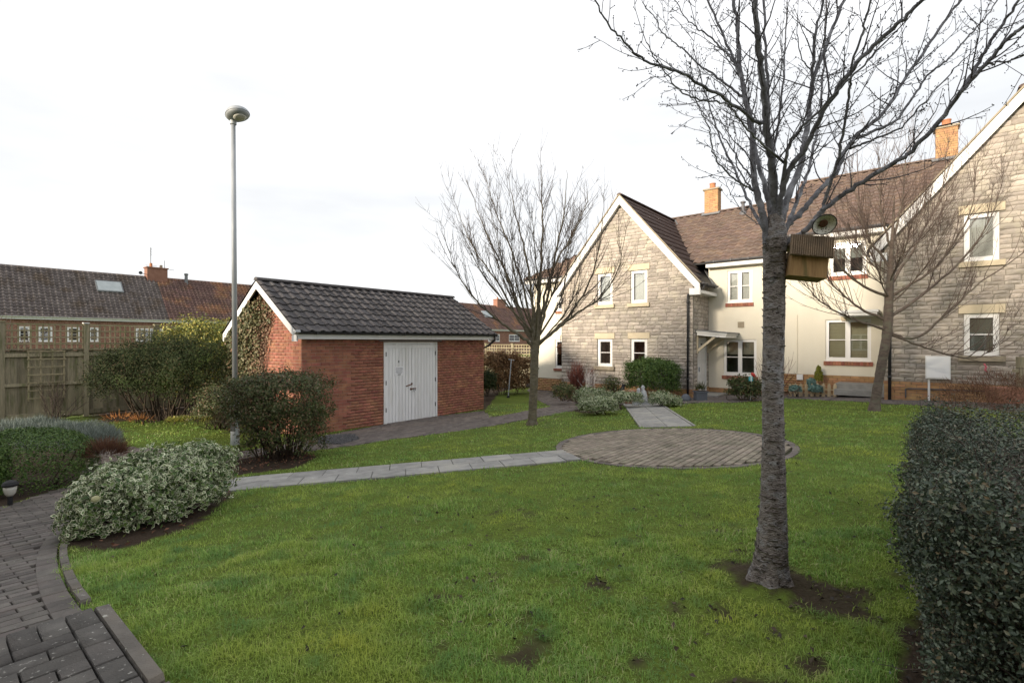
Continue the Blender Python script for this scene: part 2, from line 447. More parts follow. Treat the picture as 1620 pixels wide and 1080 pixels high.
M['teal'] = pm('teal_fabric', (0.10, 0.33, 0.31), (0.16, 0.42, 0.40), 12, 0.8)
M['roman_blind'] = pm('linen_blind', (0.50, 0.47, 0.40), (0.45, 0.42, 0.36), 6, 0.85)
M['black'] = pm('matt_black', (0.015, 0.015, 0.017), (0.02, 0.02, 0.023), 9, 0.6)
M['bag_black'] = pm('black_bag', (0.02, 0.022, 0.028), (0.03, 0.032, 0.04), 9, 0.35, 0.4, 30, spec=0.5)
M['red'] = pm('red_plastic', (0.48, 0.04, 0.035), (0.42, 0.035, 0.03), 9, 0.5)
M['cyan'] = pm('turquoise_plastic', (0.12, 0.52, 0.60), (0.10, 0.46, 0.54), 9, 0.5)
M['grey_pot'] = pm('grey_planter', (0.13, 0.145, 0.165), (0.11, 0.12, 0.14), 6, 0.7)
M['statue'] = pm('pale_cast_stone', (0.62, 0.63, 0.64), (0.30, 0.32, 0.34), 26, 0.85, 0.3, 60)
M['rust'] = pm('rusty_metal', (0.16, 0.075, 0.035), (0.09, 0.045, 0.03), 20, 0.85, 0.3, 80)
M['enamel'] = pm('speckled_enamel', (0.80, 0.79, 0.77), (0.74, 0.73, 0.71), 12, 0.5, spots=((0.10, 0.07, 0.05), 130, 0.57))
M['lens'] = pm('lamp_lens', (0.62, 0.61, 0.56), (0.52, 0.52, 0.48), 12, 0.25, spec=0.6)
M['paper'] = pm('notice_paper', (0.82, 0.83, 0.86), (0.80, 0.81, 0.84), 4, 0.6)
M['ink'] = pm('grey_ink', (0.16, 0.18, 0.22), (0.12, 0.14, 0.18), 30, 0.8)
M['pink'] = pm('pink_ribbon', (0.62, 0.16, 0.20), (0.55, 0.12, 0.16), 20, 0.7)
M['pale_clump'] = pm('pale_yellow_clump', (0.42, 0.40, 0.24), (0.30, 0.30, 0.16), 20, 0.9, 0.3, 60)

gm, gn, gl, gb = nodes_of('window_glass')
g_tr = gn.new("ShaderNodeBsdfTransparent"); g_tr.inputs[0].default_value = (0.86, 0.88, 0.88, 1)
g_gl = gn.new("ShaderNodeBsdfGlossy"); g_gl.inputs['Roughness'].default_value = 0.02
g_fr = gn.new("ShaderNodeFresnel"); g_fr.inputs[0].default_value = 2.0
g_mx = gn.new("ShaderNodeMixShader")
gl.new(g_fr.outputs[0], g_mx.inputs[0]); gl.new(g_tr.outputs[0], g_mx.inputs[1]); gl.new(g_gl.outputs[0], g_mx.inputs[2])
gl.new(g_mx.outputs[0], gn["Material Output"].inputs[0])
M['glass'] = gm
M['skylight'] = pm('skylight_glass', (0.30, 0.34, 0.35), (0.36, 0.40, 0.41), 2, 0.08, spec=0.9)

L = {}
L['grass'] = leafmat('grass_blade', [(0.0, (0.080, 0.165, 0.042)), (0.4, (0.220, 0.385, 0.085)), (0.8, (0.365, 0.515, 0.125)), (1.0, (0.56, 0.53, 0.29))], 0.6, 0.35, 0.25,
                     noise=(1.1, (0.45, 0.50, 0.085), 0.46, 0.76))
gmt = L['grass'].node_tree
_b = gmt.nodes["Principled BSDF"]; _src = _b.inputs['Base Color'].links[0].from_socket
_geo = gmt.nodes.new("ShaderNodeNewGeometry"); _no = gmt.nodes.new("ShaderNodeTexNoise"); _no.inputs['Scale'].default_value = 3.7; _no.inputs['Detail'].default_value = 5
gmt.links.new(_geo.outputs['Position'], _no.inputs[0])
_mr = gmt.nodes.new("ShaderNodeMapRange"); _mr.inputs[1].default_value = 0.50; _mr.inputs[2].default_value = 0.72
gmt.links.new(_no.outputs[0], _mr.inputs[0])
_mx = gmt.nodes.new("ShaderNodeMix"); _mx.data_type = 'RGBA'; _mx.inputs[7].default_value = (0.135, 0.27, 0.085, 1)
gmt.links.new(_mr.outputs[0], _mx.inputs[0]); gmt.links.new(_src, _mx.inputs[6])
gmt.links.new(_mx.outputs[2], _b.inputs['Base Color'])
for _n in gmt.nodes:
    if _n.type == 'BSDF_TRANSLUCENT': gmt.links.new(_mx.outputs[2], _n.inputs[0])
L['varieg'] = leafmat('variegated_leaf', [(0.0, (0.034, 0.080, 0.018)), (0.6, (0.080, 0.150, 0.034)), (1.0, (0.15, 0.22, 0.06))], 0.45, 0.08, 0.4, rim=(0.68, 0.70, 0.50))
L['hedge'] = leafmat('dark_green_leaf', [(0.0, (0.036, 0.080, 0.016)), (0.6, (0.078, 0.145, 0.030)), (1.0, (0.140, 0.205, 0.050))], 0.5, 0.12)
L['lav'] = leafmat('grey_blue_leaf', [(0.0, (0.09, 0.115, 0.085)), (0.6, (0.20, 0.24, 0.215)), (1.0, (0.34, 0.38, 0.36))], 0.8, 0.1, 0.1)
L['dark'] = leafmat('evergreen_leaf', [(0.0, (0.018, 0.030, 0.014)), (0.6, (0.036, 0.054, 0.020)), (0.85, (0.062, 0.072, 0.028)), (1.0, (0.10, 0.072, 0.045))], 0.65, 0.08, 0.12,
                    noise=(0.8, (0.060, 0.092, 0.022), 0.5, 0.7))
L['yellow'] = leafmat('yellow_green_leaf', [(0.0, (0.07, 0.10, 0.022)), (0.45, (0.16, 0.19, 0.04)), (0.7, (0.38, 0.35, 0.07)), (1.0, (0.55, 0.48, 0.13))], 0.5, 0.15)
L['russet'] = leafmat('russet_green_leaf', [(0.0, (0.040, 0.058, 0.018)), (0.5, (0.075, 0.10, 0.030)), (0.72, (0.13, 0.145, 0.06)), (0.88, (0.14, 0.072, 0.042)), (1.0, (0.22, 0.17, 0.10))], 0.5, 0.12)
L['coton'] = leafmat('cotoneaster_leaf', [(0.0, (0.026, 0.042, 0.027)), (0.5, (0.064, 0.094, 0.060)), (0.85, (0.16, 0.195, 0.135)), (1.0, (0.19, 0.145, 0.085))], 0.45, 0.08, 0.45)
L['ivy'] = leafmat('ivy_leaf', [(0.0, (0.055, 0.065, 0.024)), (0.5, (0.12, 0.125, 0.055)), (0.8, (0.22, 0.20, 0.11)), (1.0, (0.22, 0.13, 0.08))], 0.55, 0.12)
L['ivydead'] = leafmat('dry_ivy_leaf', [(0.0, (0.11, 0.06, 0.038)), (0.5, (0.22, 0.13, 0.085)), (0.85, (0.34, 0.24, 0.17)), (1.0, (0.14, 0.12, 0.07))], 0.8, 0.1)
L['beech'] = leafmat('brown_beech_leaf', [(0.0, (0.10, 0.055, 0.025)), (0.6, (0.20, 0.11, 0.05)), (1.0, (0.30, 0.185, 0.09))], 0.7, 0.15)
L['bracken'] = leafmat('orange_bracken', [(0.0, (0.20, 0.075, 0.022)), (0.6, (0.40, 0.16, 0.045)), (1.0, (0.52, 0.27, 0.10))], 0.8, 0.15)
L['mulch'] = leafmat('dead_brown_stems', [(0.0, (0.075, 0.035, 0.022)), (0.6, (0.15, 0.07, 0.042)), (1.0, (0.21, 0.12, 0.07))], 0.85, 0.0)
L['rhodo'] = leafmat('olive_shrub_leaf', [(0.0, (0.03, 0.05, 0.014)), (0.6, (0.075, 0.10, 0.028)), (0.85, (0.15, 0.15, 0.06)), (1.0, (0.16, 0.08, 0.05))], 0.5, 0.12)
L['conifer'] = leafmat('golden_conifer', [(0.0, (0.10, 0.12, 0.015)), (0.6, (0.24, 0.25, 0.03)), (1.0, (0.38, 0.36, 0.06))], 0.7, 0.1)
L['tealleaf'] = leafmat('blue_green_leaf', [(0.0, (0.08, 0.16, 0.14)), (0.6, (0.17, 0.29, 0.26)), (1.0, (0.30, 0.42, 0.38))], 0.7, 0.1)
L['litter'] = leafmat('fallen_leaf', [(0.0, (0.018, 0.013, 0.010)), (0.6, (0.042, 0.030, 0.021)), (1.0, (0.085, 0.06, 0.04))], 0.7, 0.0)
# ------------------------------------------------------------------ ground plan (world x, y from measured points)
def gpl(pts, up=0.0):
    return [gp(x, y, up) for x, y in pts]

STEP_UP = 0.13
STEP_C = gp(172, 951, STEP_UP)                       # outer corner of the raised entrance step
sa, sb = STEP_C[:2] @ U, STEP_C[:2] @ W
STEP_POLY = [STEP_C[:2], STEP_C[:2] - 4 * W, STEP_C[:2] - 4 * W + 3.5 * U, STEP_C[:2] + 3.5 * U]
KERB_PTS = [(152, 990), (126, 957), (108, 930), (96, 900), (93, 873), (100, 851), (113, 836)]
PATH_PX = [(152, 990), (126, 957), (108, 930), (96, 900), (93, 873), (100, 851), (113, 836), (135, 800), (170, 770), (225, 752), (300, 740), (345, 735),
           (372, 729), (400, 722), (440, 718), (500, 712), (560, 704), (640, 692), (720, 683), (800, 669), (900, 651), (925, 645),
           (912, 639), (890, 628), (872, 618), (862, 611), (848, 607), (835, 617), (852, 631), (872, 643), (800, 656), (775, 660), (765, 650),
           (691, 658), (607, 671), (520, 688), (490, 694), (440, 705), (375, 715), (280, 711), (190, 706), (165, 704), (150, 712), (140, 735), (118, 768),
           (58, 784), (0, 806), (-80, 838), (-260, 920), (-330, 1040), (-200, 1050)]
PATH_POLY = [p[:2] for p in gpl(PATH_PX)]
CIRC = np.array([2.56, 8.12]); CIRC_R = 1.85
def strip(p, q, w):
    p, q = p[:2], q[:2]; d = (q - p) / np.linalg.norm(q - p); n = np.array([-d[1], d[0]])
    return [p - n * w / 2, q - n * w / 2, q + n * w / 2, p + n * w / 2]
SL1 = (gp(905, 719), gp(330, 769)); SL1_W = 0.86
SL2 = (gp(1056, 675), gp(1014, 638)); SL2_W = 0.98
SLAB1_POLY = strip(SL1[0], SL1[1], SL1_W + 0.06)
SLAB2_POLY = strip(SL2[0], SL2[1], SL2_W + 0.12)
STRIP_PX = [(985, 640), (1044, 639), (1100, 637), (1160, 636), (1203, 633), (1241, 630), (1310, 633), (1378, 636), (1410, 639), (1500, 643), (1620, 651), (1720, 660),
            (1720, 640), (1500, 632), (1410, 626), (1240, 620), (1120, 624), (1060, 626), (985, 634)]
STRIP_POLY = [p[:2] for p in gpl(STRIP_PX)]
BEDS = [[p[:2] for p in gpl(x)] for x in (
    [(96, 862), (130, 872), (190, 868), (300, 836), (368, 785), (372, 752), (300, 742), (225, 752), (170, 770), (120, 825)],
    [(340, 738), (400, 722), (480, 716), (505, 722), (470, 738), (372, 752)],
    [(-120, 850), (0, 806), (58, 784), (118, 768), (140, 738), (152, 712), (172, 704), (190, 697), (180, 672), (-150, 676)],
    [(150, 668), (240, 664), (300, 666), (345, 672), (372, 690), (362, 630), (330, 620), (120, 640)],
    [(895, 648), (925, 655), (985, 648), (985, 633), (1060, 630), (1060, 620), (880, 612), (885, 630)],
    [(1146, 637), (1206, 634), (1206, 622), (1140, 625)],
    [(762, 632), (765, 650), (790, 620), (840, 610), (840, 600), (770, 600)],
)]
BEDS.append([H(-0.05, 1.9)[:2], H(-0.10, 3.1)[:2], H(0.0, 3.9)[:2], H(0.05, 6.1)[:2], H(2.6, 6.2)[:2], H(2.6, 1.9)[:2]])
STEP_FRONT = [STEP_C[:2] - 0.02 * W, STEP_C[:2] - 4 * W, STEP_C[:2] - 4 * W - 0.75 * U, STEP_C[:2] - 0.30 * W - 0.75 * U, STEP_C[:2] - 0.12 * W - 0.3 * U]
HARD = [PATH_POLY, STEP_FRONT, SLAB1_POLY, SLAB2_POLY, STRIP_POLY, STEP_POLY]

def hard_mask(x, y):
    m = np.hypot(x - CIRC[0], y - CIRC[1]) < CIRC_R
    for p in HARD:
        m |= inpoly(x, y, p)
    return m
def bed_mask(x, y):
    m = np.zeros(np.shape(x), bool)
    for p in BEDS:
        m |= inpoly(x, y, p)
    return m

TREE_PATCH = [p[:2] for p in gpl([(1110, 908), (1150, 896), (1196, 902), (1262, 905), (1330, 925), (1390, 950), (1420, 975), (1360, 980), (1290, 966), (1240, 955), (1180, 930)])]
def vnoise(x, y, s, seed=0):
    """smooth value noise in numpy"""
    x = np.asarray(x) * s + 37.2 * seed; y = np.asarray(y) * s - 11.9 * seed
    xi, yi = np.floor(x), np.floor(y); xf, yf = x - xi, y - yi
    def h(i, j):
        v = np.sin(i * 127.1 + j * 311.7 + seed * 74.7) * 43758.5453
        return v - np.floor(v)
    u_, v_ = xf * xf * (3 - 2 * xf), yf * yf * (3 - 2 * yf)
    return (h(xi, yi) * (1 - u_) + h(xi + 1, yi) * u_) * (1 - v_) + (h(xi, yi + 1) * (1 - u_) + h(xi + 1, yi + 1) * u_) * v_

def bare_amount(x, y):
    """0..1: how bare (mud, worn patches) the lawn is; strongest in the trodden ground towards the camera and the tree"""
    n = 0.55 * vnoise(x, y, 4.6, 3) + 0.45 * vnoise(x, y, 12.0, 5)
    near = np.exp(-((x - 1.2) ** 2 / 3.0 + (y - 2.3) ** 2 / 1.6))
    patch = np.zeros(np.shape(x))
    for k in range(9):
        patch = patch + inpoly(x + 0.09 * math.cos(k * 2.1), y + 0.09 * math.sin(k * 2.1), TREE_PATCH) / 9.0
    return np.clip((n - 0.79 + 0.20 * near + 0.52 * patch) * 8, 0, 1)

# terrain sheet: fine grid near, coarse to the horizon
gx = np.concatenate([[-700, -400, -250, -150, -100, -70, -50, -38, -30, -25], np.arange(-22, -8, 0.4), np.arange(-8, 9, 0.085), np.arange(9, 22, 0.4), [24, 28, 34, 45, 60, 100, 180, 350, 700]])
gy = np.concatenate([[-300, -120, -60, -30, -15, -8, -4, -2, -1, -0.4, 0.1, 0.5], np.arange(0.8, 11, 0.085), np.arange(11, 30, 0.35), [31, 34, 40, 50, 65, 90, 130, 200, 350, 600, 900]])
GX, GY = np.meshgrid(gx, gy)
GZ = G(GX, GY)
hm = hard_mask(GX, GY); bm_ = bed_mask(GX, GY)
GZ = GZ + np.where(hm, -0.014, 0.02 * (vnoise(GX, GY, 1.4, 1) - 0.5) + 0.022 * (vnoise(GX, GY, 5.0, 2) - 0.5)) + np.where(bm_ & ~hm, 0.03 * (vnoise(GX, GY, 8, 4) - 0.3), 0)
ba = bare_amount(GX, GY)
_ct = gp(1219, 922)
GZ = GZ + 0.045 * np.exp(-((GX - _ct[0]) ** 2 + (GY - _ct[1]) ** 2) / 0.045) + np.where(ba > 0.3, 0.030 * (vnoise(GX, GY, 22, 8) - 0.5), 0)
soil = np.where(bm_, 1.0, ba * 0.95)
nxg, nyg = len(gx), len(gy)
ii = (np.arange(nyg - 1)[:, None] * nxg + np.arange(nxg - 1)[None, :]).ravel()
GF = np.stack([ii, ii + 1, ii + nxg + 1, ii + nxg], -1)
m_, n_, l_, b_ = nodes_of('lawn_ground')
geo = n_.new("ShaderNodeNewGeometry")
na = n_.new("ShaderNodeTexNoise"); na.inputs['Scale'].default_value = 1.1; na.inputs['Detail'].default_value = 8
nb = n_.new("ShaderNodeTexNoise"); nb.inputs['Scale'].default_value = 28; nb.inputs['Detail'].default_value = 6
l_.new(geo.outputs['Position'], na.inputs[0]); l_.new(geo.outputs['Position'], nb.inputs[0])
def mixc(fac, a, b):
    mx = n_.new("ShaderNodeMix"); mx.data_type = 'RGBA'
    if isinstance(fac, float): mx.inputs[0].default_value = fac
    else: l_.new(fac, mx.inputs[0])
    for s, c in ((6, a), (7, b)):
        if isinstance(c, tuple): mx.inputs[s].default_value = (*c, 1)
        else: l_.new(c, mx.inputs[s])
    return mx.outputs[2]
c_l = mixc(na.outputs[0], (0.075, 0.115, 0.018), (0.125, 0.170, 0.026))
rb = n_.new("ShaderNodeMapRange"); rb.inputs[1].default_value = 0.5; rb.inputs[2].default_value = 0.75
l_.new(nb.outputs[0], rb.inputs[0])
c_l = mixc(rb.outputs[0], c_l, (0.05, 0.05, 0.014))
c_s = mixc(nb.outputs[0], (0.028, 0.020, 0.014), (0.060, 0.042, 0.029))
a_s = n_.new("ShaderNodeAttribute"); a_s.attribute_name = "soil"
a_j = n_.new("ShaderNodeAttribute"); a_j.attribute_name = "joint"
c_ = mixc(a_s.outputs['Fac'], c_l, c_s)
c_ = mixc(a_j.outputs['Fac'], c_, (0.042, 0.044, 0.024))
l_.new(c_, b_.inputs['Base Color']); b_.inputs['Roughness'].default_value = 0.95; b_.inputs['Specular IOR Level'].default_value = 0.15
bp_ = n_.new("ShaderNodeBump"); bp_.inputs['Strength'].default_value = 0.9; bp_.inputs['Distance'].default_value = 0.03
l_.new(nb.outputs[0], bp_.inputs['Height']); l_.new(bp_.outputs[0], b_.inputs['Normal'])
ground = np_mesh('ground', np.stack([GX, GY, GZ], -1).reshape(-1, 3), GF, m_, smooth=True, attrs={"soil": soil.ravel(), "joint": hm.astype(float).ravel()})
tag(ground, 'gently sloping lawn and garden soil', None, kind='structure')

# ------------------------------------------------------------------ paving
def chamfer_box(ch=0.05, cz=0.25, wob=0.0, seed=0):
    r = np.random.default_rng(seed)
    v = []
    for z, k in ((-1, 0.5), (-cz, 0.5), (0, 0.5 - ch)):
        for sx, sy in ((-1, -1), (1, -1), (1, 1), (-1, 1)):
            v.append([sx * k + r.normal() * wob, sy * k + r.normal() * wob, z + (r.normal() * wob * 2 if z == 0 else 0)])
    f = [(8, 9, 10, 11)]
    for b in (0, 4):
        f += [(b + i, b + (i + 1) % 4, b + 4 + (i + 1) % 4, b + 4 + i) for i in range(4)]
    return v, f
PAVER_T = [chamfer_box(0.022, 0.10, 0.007, k) for k in range(4)]

def ground_axes(x, y, ex2, ey2, zf=G):
    e = 0.05
    z0 = float(zf(x, y))
    ex = np.array([ex2[0], ex2[1], (float(zf(x + ex2[0] * e, y + ex2[1] * e)) - z0) / e])
    ey = np.array([ey2[0], ey2[1], (float(zf(x + ey2[0] * e, y + ey2[1] * e)) - z0) / e])
    ex /= np.linalg.norm(ex); ey /= np.linalg.norm(ey)
    ez = np.cross(ex, ey); ez /= np.linalg.norm(ez)
    if ez[2] < 0: ez = -ez
    ey = np.cross(ez, ex)
    return z0, ex, ey, ez

def lay(poly, ex2, ey2, bl, bw, gap, top, zf=G, shift=0.5, origin=(0, 0), test=None, margin=0.0, thick=0.05):
    P = np.array(poly); O = np.array(origin, float)
    s = (P - O) @ ex2; t = (P - O) @ ey2
    out = []
    for j in range(int(np.floor(t.min() / bw)) - 1, int(np.ceil(t.max() / bw)) + 1):
        off = (j % 2) * shift * bl
        for i in range(int(np.floor(s.min() / bl)) - 1, int(np.ceil(s.max() / bl)) + 1):
            c = O + ex2 * ((i + 0.5) * bl + off) + ey2 * ((j + 0.5) * bw)
            ok = inpoly(np.array([c[0]]), np.array([c[1]]), poly)[0]
            if ok and test is not None and not test(c): ok = False
            cand = [(c, bl)] if ok else [(c + ex2 * q * bl / 4, bl / 2) for q in (-1, 1)]
            for c, l_ in cand:
                if not ok and not (inpoly(np.array([c[0]]), np.array([c[1]]), poly)[0] and (test is None or test(c))): continue
                z0, ex, ey, ez = ground_axes(c[0], c[1], ex2, ey2, zf)
                g = gap * random.uniform(0.8, 1.2)
                ex_ = ex + ez * random.gauss(0, 0.008)
                out.append((np.array([c[0], c[1], z0 + top + random.gauss(0, 0.0015)]), ex_ * (l_ - g), ey * (bw - g), ez * thick))
    return out

# raised step of block paving by the entrance
zs = STEP_C[2]
step = MB()
sp = [np.array([p[0], p[1], zs - 0.4]) for p in STEP_POLY]
step.prism(sp[::-1], (0, 0, 0.362))
step = step.build('entrance_step', M['joint'], None, origin=(STEP_C[0], STEP_C[1], zs - 0.3))
tag(step, 'raised block-paved entrance step with white lichen', None, kind='structure')
flat = lambda x, y: zs
C2 = STEP_C[:2]
def sblock(s0, s1, t0, t1, gap=0.008):
    c = C2 - W * (s0 + s1) / 2 + U * (t0 + t1) / 2
    return (np.array([c[0], c[1], zs + random.gauss(0, 0.0012)]), U3 * (t1 - t0 - gap), W3 * (s1 - s0 - gap), Z3 * 0.05)
blocks = []
for i in range(14):
    blocks.append(sblock(0.066, 0.172, i * 0.2, i * 0.2 + 0.2, 0.006))
for i in range(30):
    blocks.append(sblock(0.174 + i * 0.1, 0.274 + i * 0.1, 0.0, 0.2, 0.006))
for j in range(24):
    off = (j % 2) * 0.1
    for i in range(16):
        blocks.append(sblock(0.174 + i * 0.2 - off if i or not j % 2 else 0.174, 0.374 + i * 0.2 - off, 0.2 + j * 0.1, 0.3 + j * 0.1, 0.006))
pieces(PAVER_T, blocks, M['paver_step'], step, 'paver', 300, 'paver_rest')
kerbs = []
t = 0.0
while t < 3.0:
    kerbs.append(sblock(0.0, 0.062, t, t + 0.9, 0.006)); t += 0.9
kerbs = [(k[0] + np.array([0, 0, 0.004]), k[1], k[2], Z3 * 0.2) for k in kerbs]
pieces([chamfer_box(0.03, 0.1, 0.006, k) for k in range(3)], kerbs, M['kerb'], step, 'kerb_stone', 300)

# brick path: near curve and the stretch past the shed
path = thing('brick_path', None, None, tuple(gp(60, 900)))
tag(path, 'brown block-paved path curving from the step past the shed', None, kind='structure')
kc = catmull([p for p in gpl(KERB_PTS)], 10)
kk = catmull([p for p in gpl(KERB_PTS[1:])], 10); kseg = np.concatenate([[0], np.cumsum(np.linalg.norm(np.diff(kk, axis=0), axis=1))])
seg = np.concatenate([[0], np.cumsum(np.linalg.norm(np.diff(kc, axis=0), axis=1))])
def along(curve, seg, s):
    return np.array([np.interp(s, seg, curve[:, k]) for k in range(3)])
def curve_blocks(curve, seg, length, off0, off1, top, gap, thick):
    out = []; s = 0.0
    while s + length <= seg[-1] + 0.02:
        p, q = along(curve, seg, s), along(curve, seg, min(s + length, seg[-1]))
        d = (q - p)[:2]; d /= np.linalg.norm(d); nrm = np.array([-d[1], d[0]])
        c = (p + q)[:2] / 2 + nrm * (off0 + off1) / 2
        z0, ex, ey, ez = ground_axes(c[0], c[1], d, nrm)
        out.append((np.array([c[0], c[1], z0 + top]), ex * (np.linalg.norm(q - p) - gap), ey * (abs(off1 - off0) - gap), ez * thick))
        s += length
    return out
pieces([chamfer_box(0.03, 0.1, 0.006, k) for k in range(3)], curve_blocks(kk, kseg, 0.30, -0.055, 0.0, 0.026, 0.006, 0.15), M['kerb'], path, 'kerb_stone')
edge_blocks = curve_blocks(kc, seg, 0.2, 0.006, 0.135, 0.012, 0.009, 0.05)
k2 = kc[:, :2]
def far_from_kerb(c):
    return np.min(np.linalg.norm(k2 - c, axis=1)) > 0.128 and not inpoly(np.array([c[0]]), np.array([c[1]]), STEP_POLY)[0]
path_blocks = lay(PATH_POLY, W, U, 0.2, 0.1, 0.007, 0.008, test=far_from_kerb)
path_blocks += lay(STEP_FRONT, W, U, 0.2, 0.1, 0.007, 0.008, test=lambda c: far_from_kerb(c) and not inpoly(np.array([c[0]]), np.array([c[1]]), PATH_POLY)[0])
near_b = [b for b in path_blocks if b[0][1] < 6.2] + edge_blocks
far_b = [b for b in path_blocks if b[0][1] >= 6.2]
pieces(PAVER_T, near_b, M['paver'], path, 'paver', 250, 'paver_rest')
pieces(PAVER_T, far_b, M['paver_path'], path, 'paver', 50, 'paver_rest')

# round paved circle
circle = thing('paved_circle', None, None, (CIRC[0], CIRC[1], float(G(*CIRC))))
tag(circle, 'round block-paved circle set in the lawn', None, kind='structure')
cb = lay([CIRC + 2.2 * np.array([math.cos(t), math.sin(t)]) for t in np.linspace(0, 2 * math.pi, 24, endpoint=False)], W, U, 0.2, 0.1, 0.017, 0.010,
         test=lambda c: np.hypot(*(c - CIRC)) < CIRC_R - 0.148)
pieces(PAVER_T, cb, M['paver_circle'], circle, 'paver', 240, 'paver_rest')
ring = []
for k in range(58):
    t = 2 * math.pi * k / 58
    er = np.array([math.cos(t), math.sin(t)]); et = np.array([-er[1], er[0]])
    c = CIRC + er * (CIRC_R - 0.06)
    z0, ex, ey, ez = ground_axes(c[0], c[1], et, er)
    ring.append((np.array([c[0], c[1], z0 + 0.004]), ex * 0.192, ey * 0.095, ez * 0.06))
pieces(PAVER_T, ring, M['paver_path'], circle, 'edge_paver', 60)

# slab paths
def slab_path(name, label, p, q, w, ln, rows, bond, edge):
    o = thing(name, None, None, tuple(p)); tag(o, label, None, kind='structure')
    p2, q2 = p[:2], q[:2]; d = (q2 - p2); Ltot = np.linalg.norm(d); d /= Ltot; nrm = np.array([-d[1], d[0]])
    out = []
    for r in range(rows):
        s = -(ln * 0.5 if bond and r % 2 else 0)
        while s < Ltot:
            s1 = min(s + ln, Ltot); s0 = max(s, 0)
            if s1 - s0 > 0.08:
                c = p2 + d * (s0 + s1) / 2 + nrm * (-w / 2 + (r + 0.5) * w / rows)
                if np.hypot(*(c - CIRC)) > CIRC_R - 0.02:
                    z0, ex, ey, ez = ground_axes(c[0], c[1], d, nrm)
                    out.append((np.array([c[0], c[1], z0 + 0.010 + random.gauss(0, 0.002)]), ex * (s1 - s0 - 0.008), ey * (w / rows - 0.008), ez * 0.04))
            s += ln
    pieces([chamfer_box(0.008, 0.1, 0.004, k) for k in range(4)], out, M['slab'], o, 'slab')
    if edge:
        ed = []
        for sgn in (-1, 1):
            s = 0.0
            while s < Ltot:
                c = p2 + d * (s + 0.45) + nrm * sgn * (w / 2 + 0.03)
                z0, ex, ey, ez = ground_axes(c[0], c[1], d, nrm)
                ed.append((np.array([c[0], c[1], z0 + 0.022]), ex * 0.89, ey * 0.05, ez * 0.1)); s += 0.9
        pieces([chamfer_box(0.02, 0.1, 0.002, 1)], ed, M['concrete'], o, 'edging')
slab_path('slab_path', 'pale slab path crossing the lawn to the paved circle', SL1[0], SL1[1], SL1_W, 0.45, 2, True, False)
slab_path('slab_path', 'grey slab path from the paved circle to the houses', SL2[0], SL2[1], SL2_W, 0.6, 2, False, True)
hp = thing('pavement', None, None, tuple(gp(1300, 632))); tag(hp, 'grey paved strip along the house fronts', None, kind='structure')
pieces(PAVER_T, lay(STRIP_POLY, U, W, 0.2, 0.1, 0.01, 0.012), M['paver_path'], hp, 'paver', 100, 'paver_rest')
gv = gpl([(500, 702), (512, 690), (560, 687), (568, 695), (540, 703)])
g_ = MB().prism([p + np.array([0, 0, 0.004]) for p in gv], (0, 0, 0.012)).build('gravel', M['gravel'], None, origin=gv[0])
tag(g_, 'patch of grey gravel at the shed corner', None, kind='stuff')
gr_ = np.random.default_rng(77); GP = np.array([p[:2] for p in gv]); st_ = []
while len(st_) < 500:
    q = gr_.uniform(GP.min(0), GP.max(0))
    if inpoly(np.array([q[0]]), np.array([q[1]]), GP.tolist())[0]:
        a = gr_.normal(size=(3, 3)); a, _ = np.linalg.qr(a); s_ = gr_.uniform(0.012, 0.03)
        st_.append((np.array([q[0], q[1], float(G(q[0], q[1])) + 0.02]), a[:, 0] * s_, a[:, 1] * s_, a[:, 2] * s_ * 0.7))
oc = ([[1, 0, 0], [-1, 0, 0], [0, 1, 0], [0, -1, 0], [0, 0, 1], [0, 0, -1]], [(0, 2, 4), (2, 1, 4), (1, 3, 4), (3, 0, 4), (2, 0, 5), (1, 2, 5), (3, 1, 5), (0, 3, 5)])
pieces([oc], st_, M['gravel'], g_, 'gravel_stone', 0, 'gravel_stones')
# ------------------------------------------------------------------ building kit
def wall_face(mb, O, ex, n, cols_top, u0, u1, z0, ops, depth=0.12):
    """wall face in the plane through O spanned by ex and up, from z0 to cols_top(u), with openings (ua, ub, za, zb) and their reveals"""
    O = np.array(O, float); brk = {u0, u1}
    for a, b, c, d in ops: brk |= {a, b}
    for u in cols_top['brk']:
        if u0 < u < u1: brk.add(u)
    brk = sorted(brk); P = lambda u, z: O + ex * u + Z3 * z
    for a, b in zip(brk[:-1], brk[1:]):
        spans = sorted((c, d) for (oa, ob, c, d) in ops if oa <= a + 1e-6 and ob >= b - 1e-6)
        z = z0
        for c, d in spans:
            if c > z: mb.quad(P(a, z), P(b, z), P(b, c), P(a, c))
            z = d
        mb.quad(P(a, z), P(b, z), P(b, cols_top['f'](b)), P(a, cols_top['f'](a)))
    for a, b, c, d in ops:
        i = -n * depth
        mb.quad(P(a, c), P(a, d), P(a, d) + i, P(a, c) + i); mb.quad(P(b, d), P(b, c), P(b, c) + i, P(b, d) + i)
        mb.quad(P(a, d), P(b, d), P(b, d) + i, P(a, d) + i); mb.quad(P(b, c), P(a, c), P(a, c) + i, P(b, c) + i)
    return mb
flat_top = lambda z: {'brk': [], 'f': lambda u: z}
def gable_top(uc, half, ze, zr):
    return {'brk': [uc], 'f': lambda u: zr - (zr - ze) * abs(u - uc) / half}

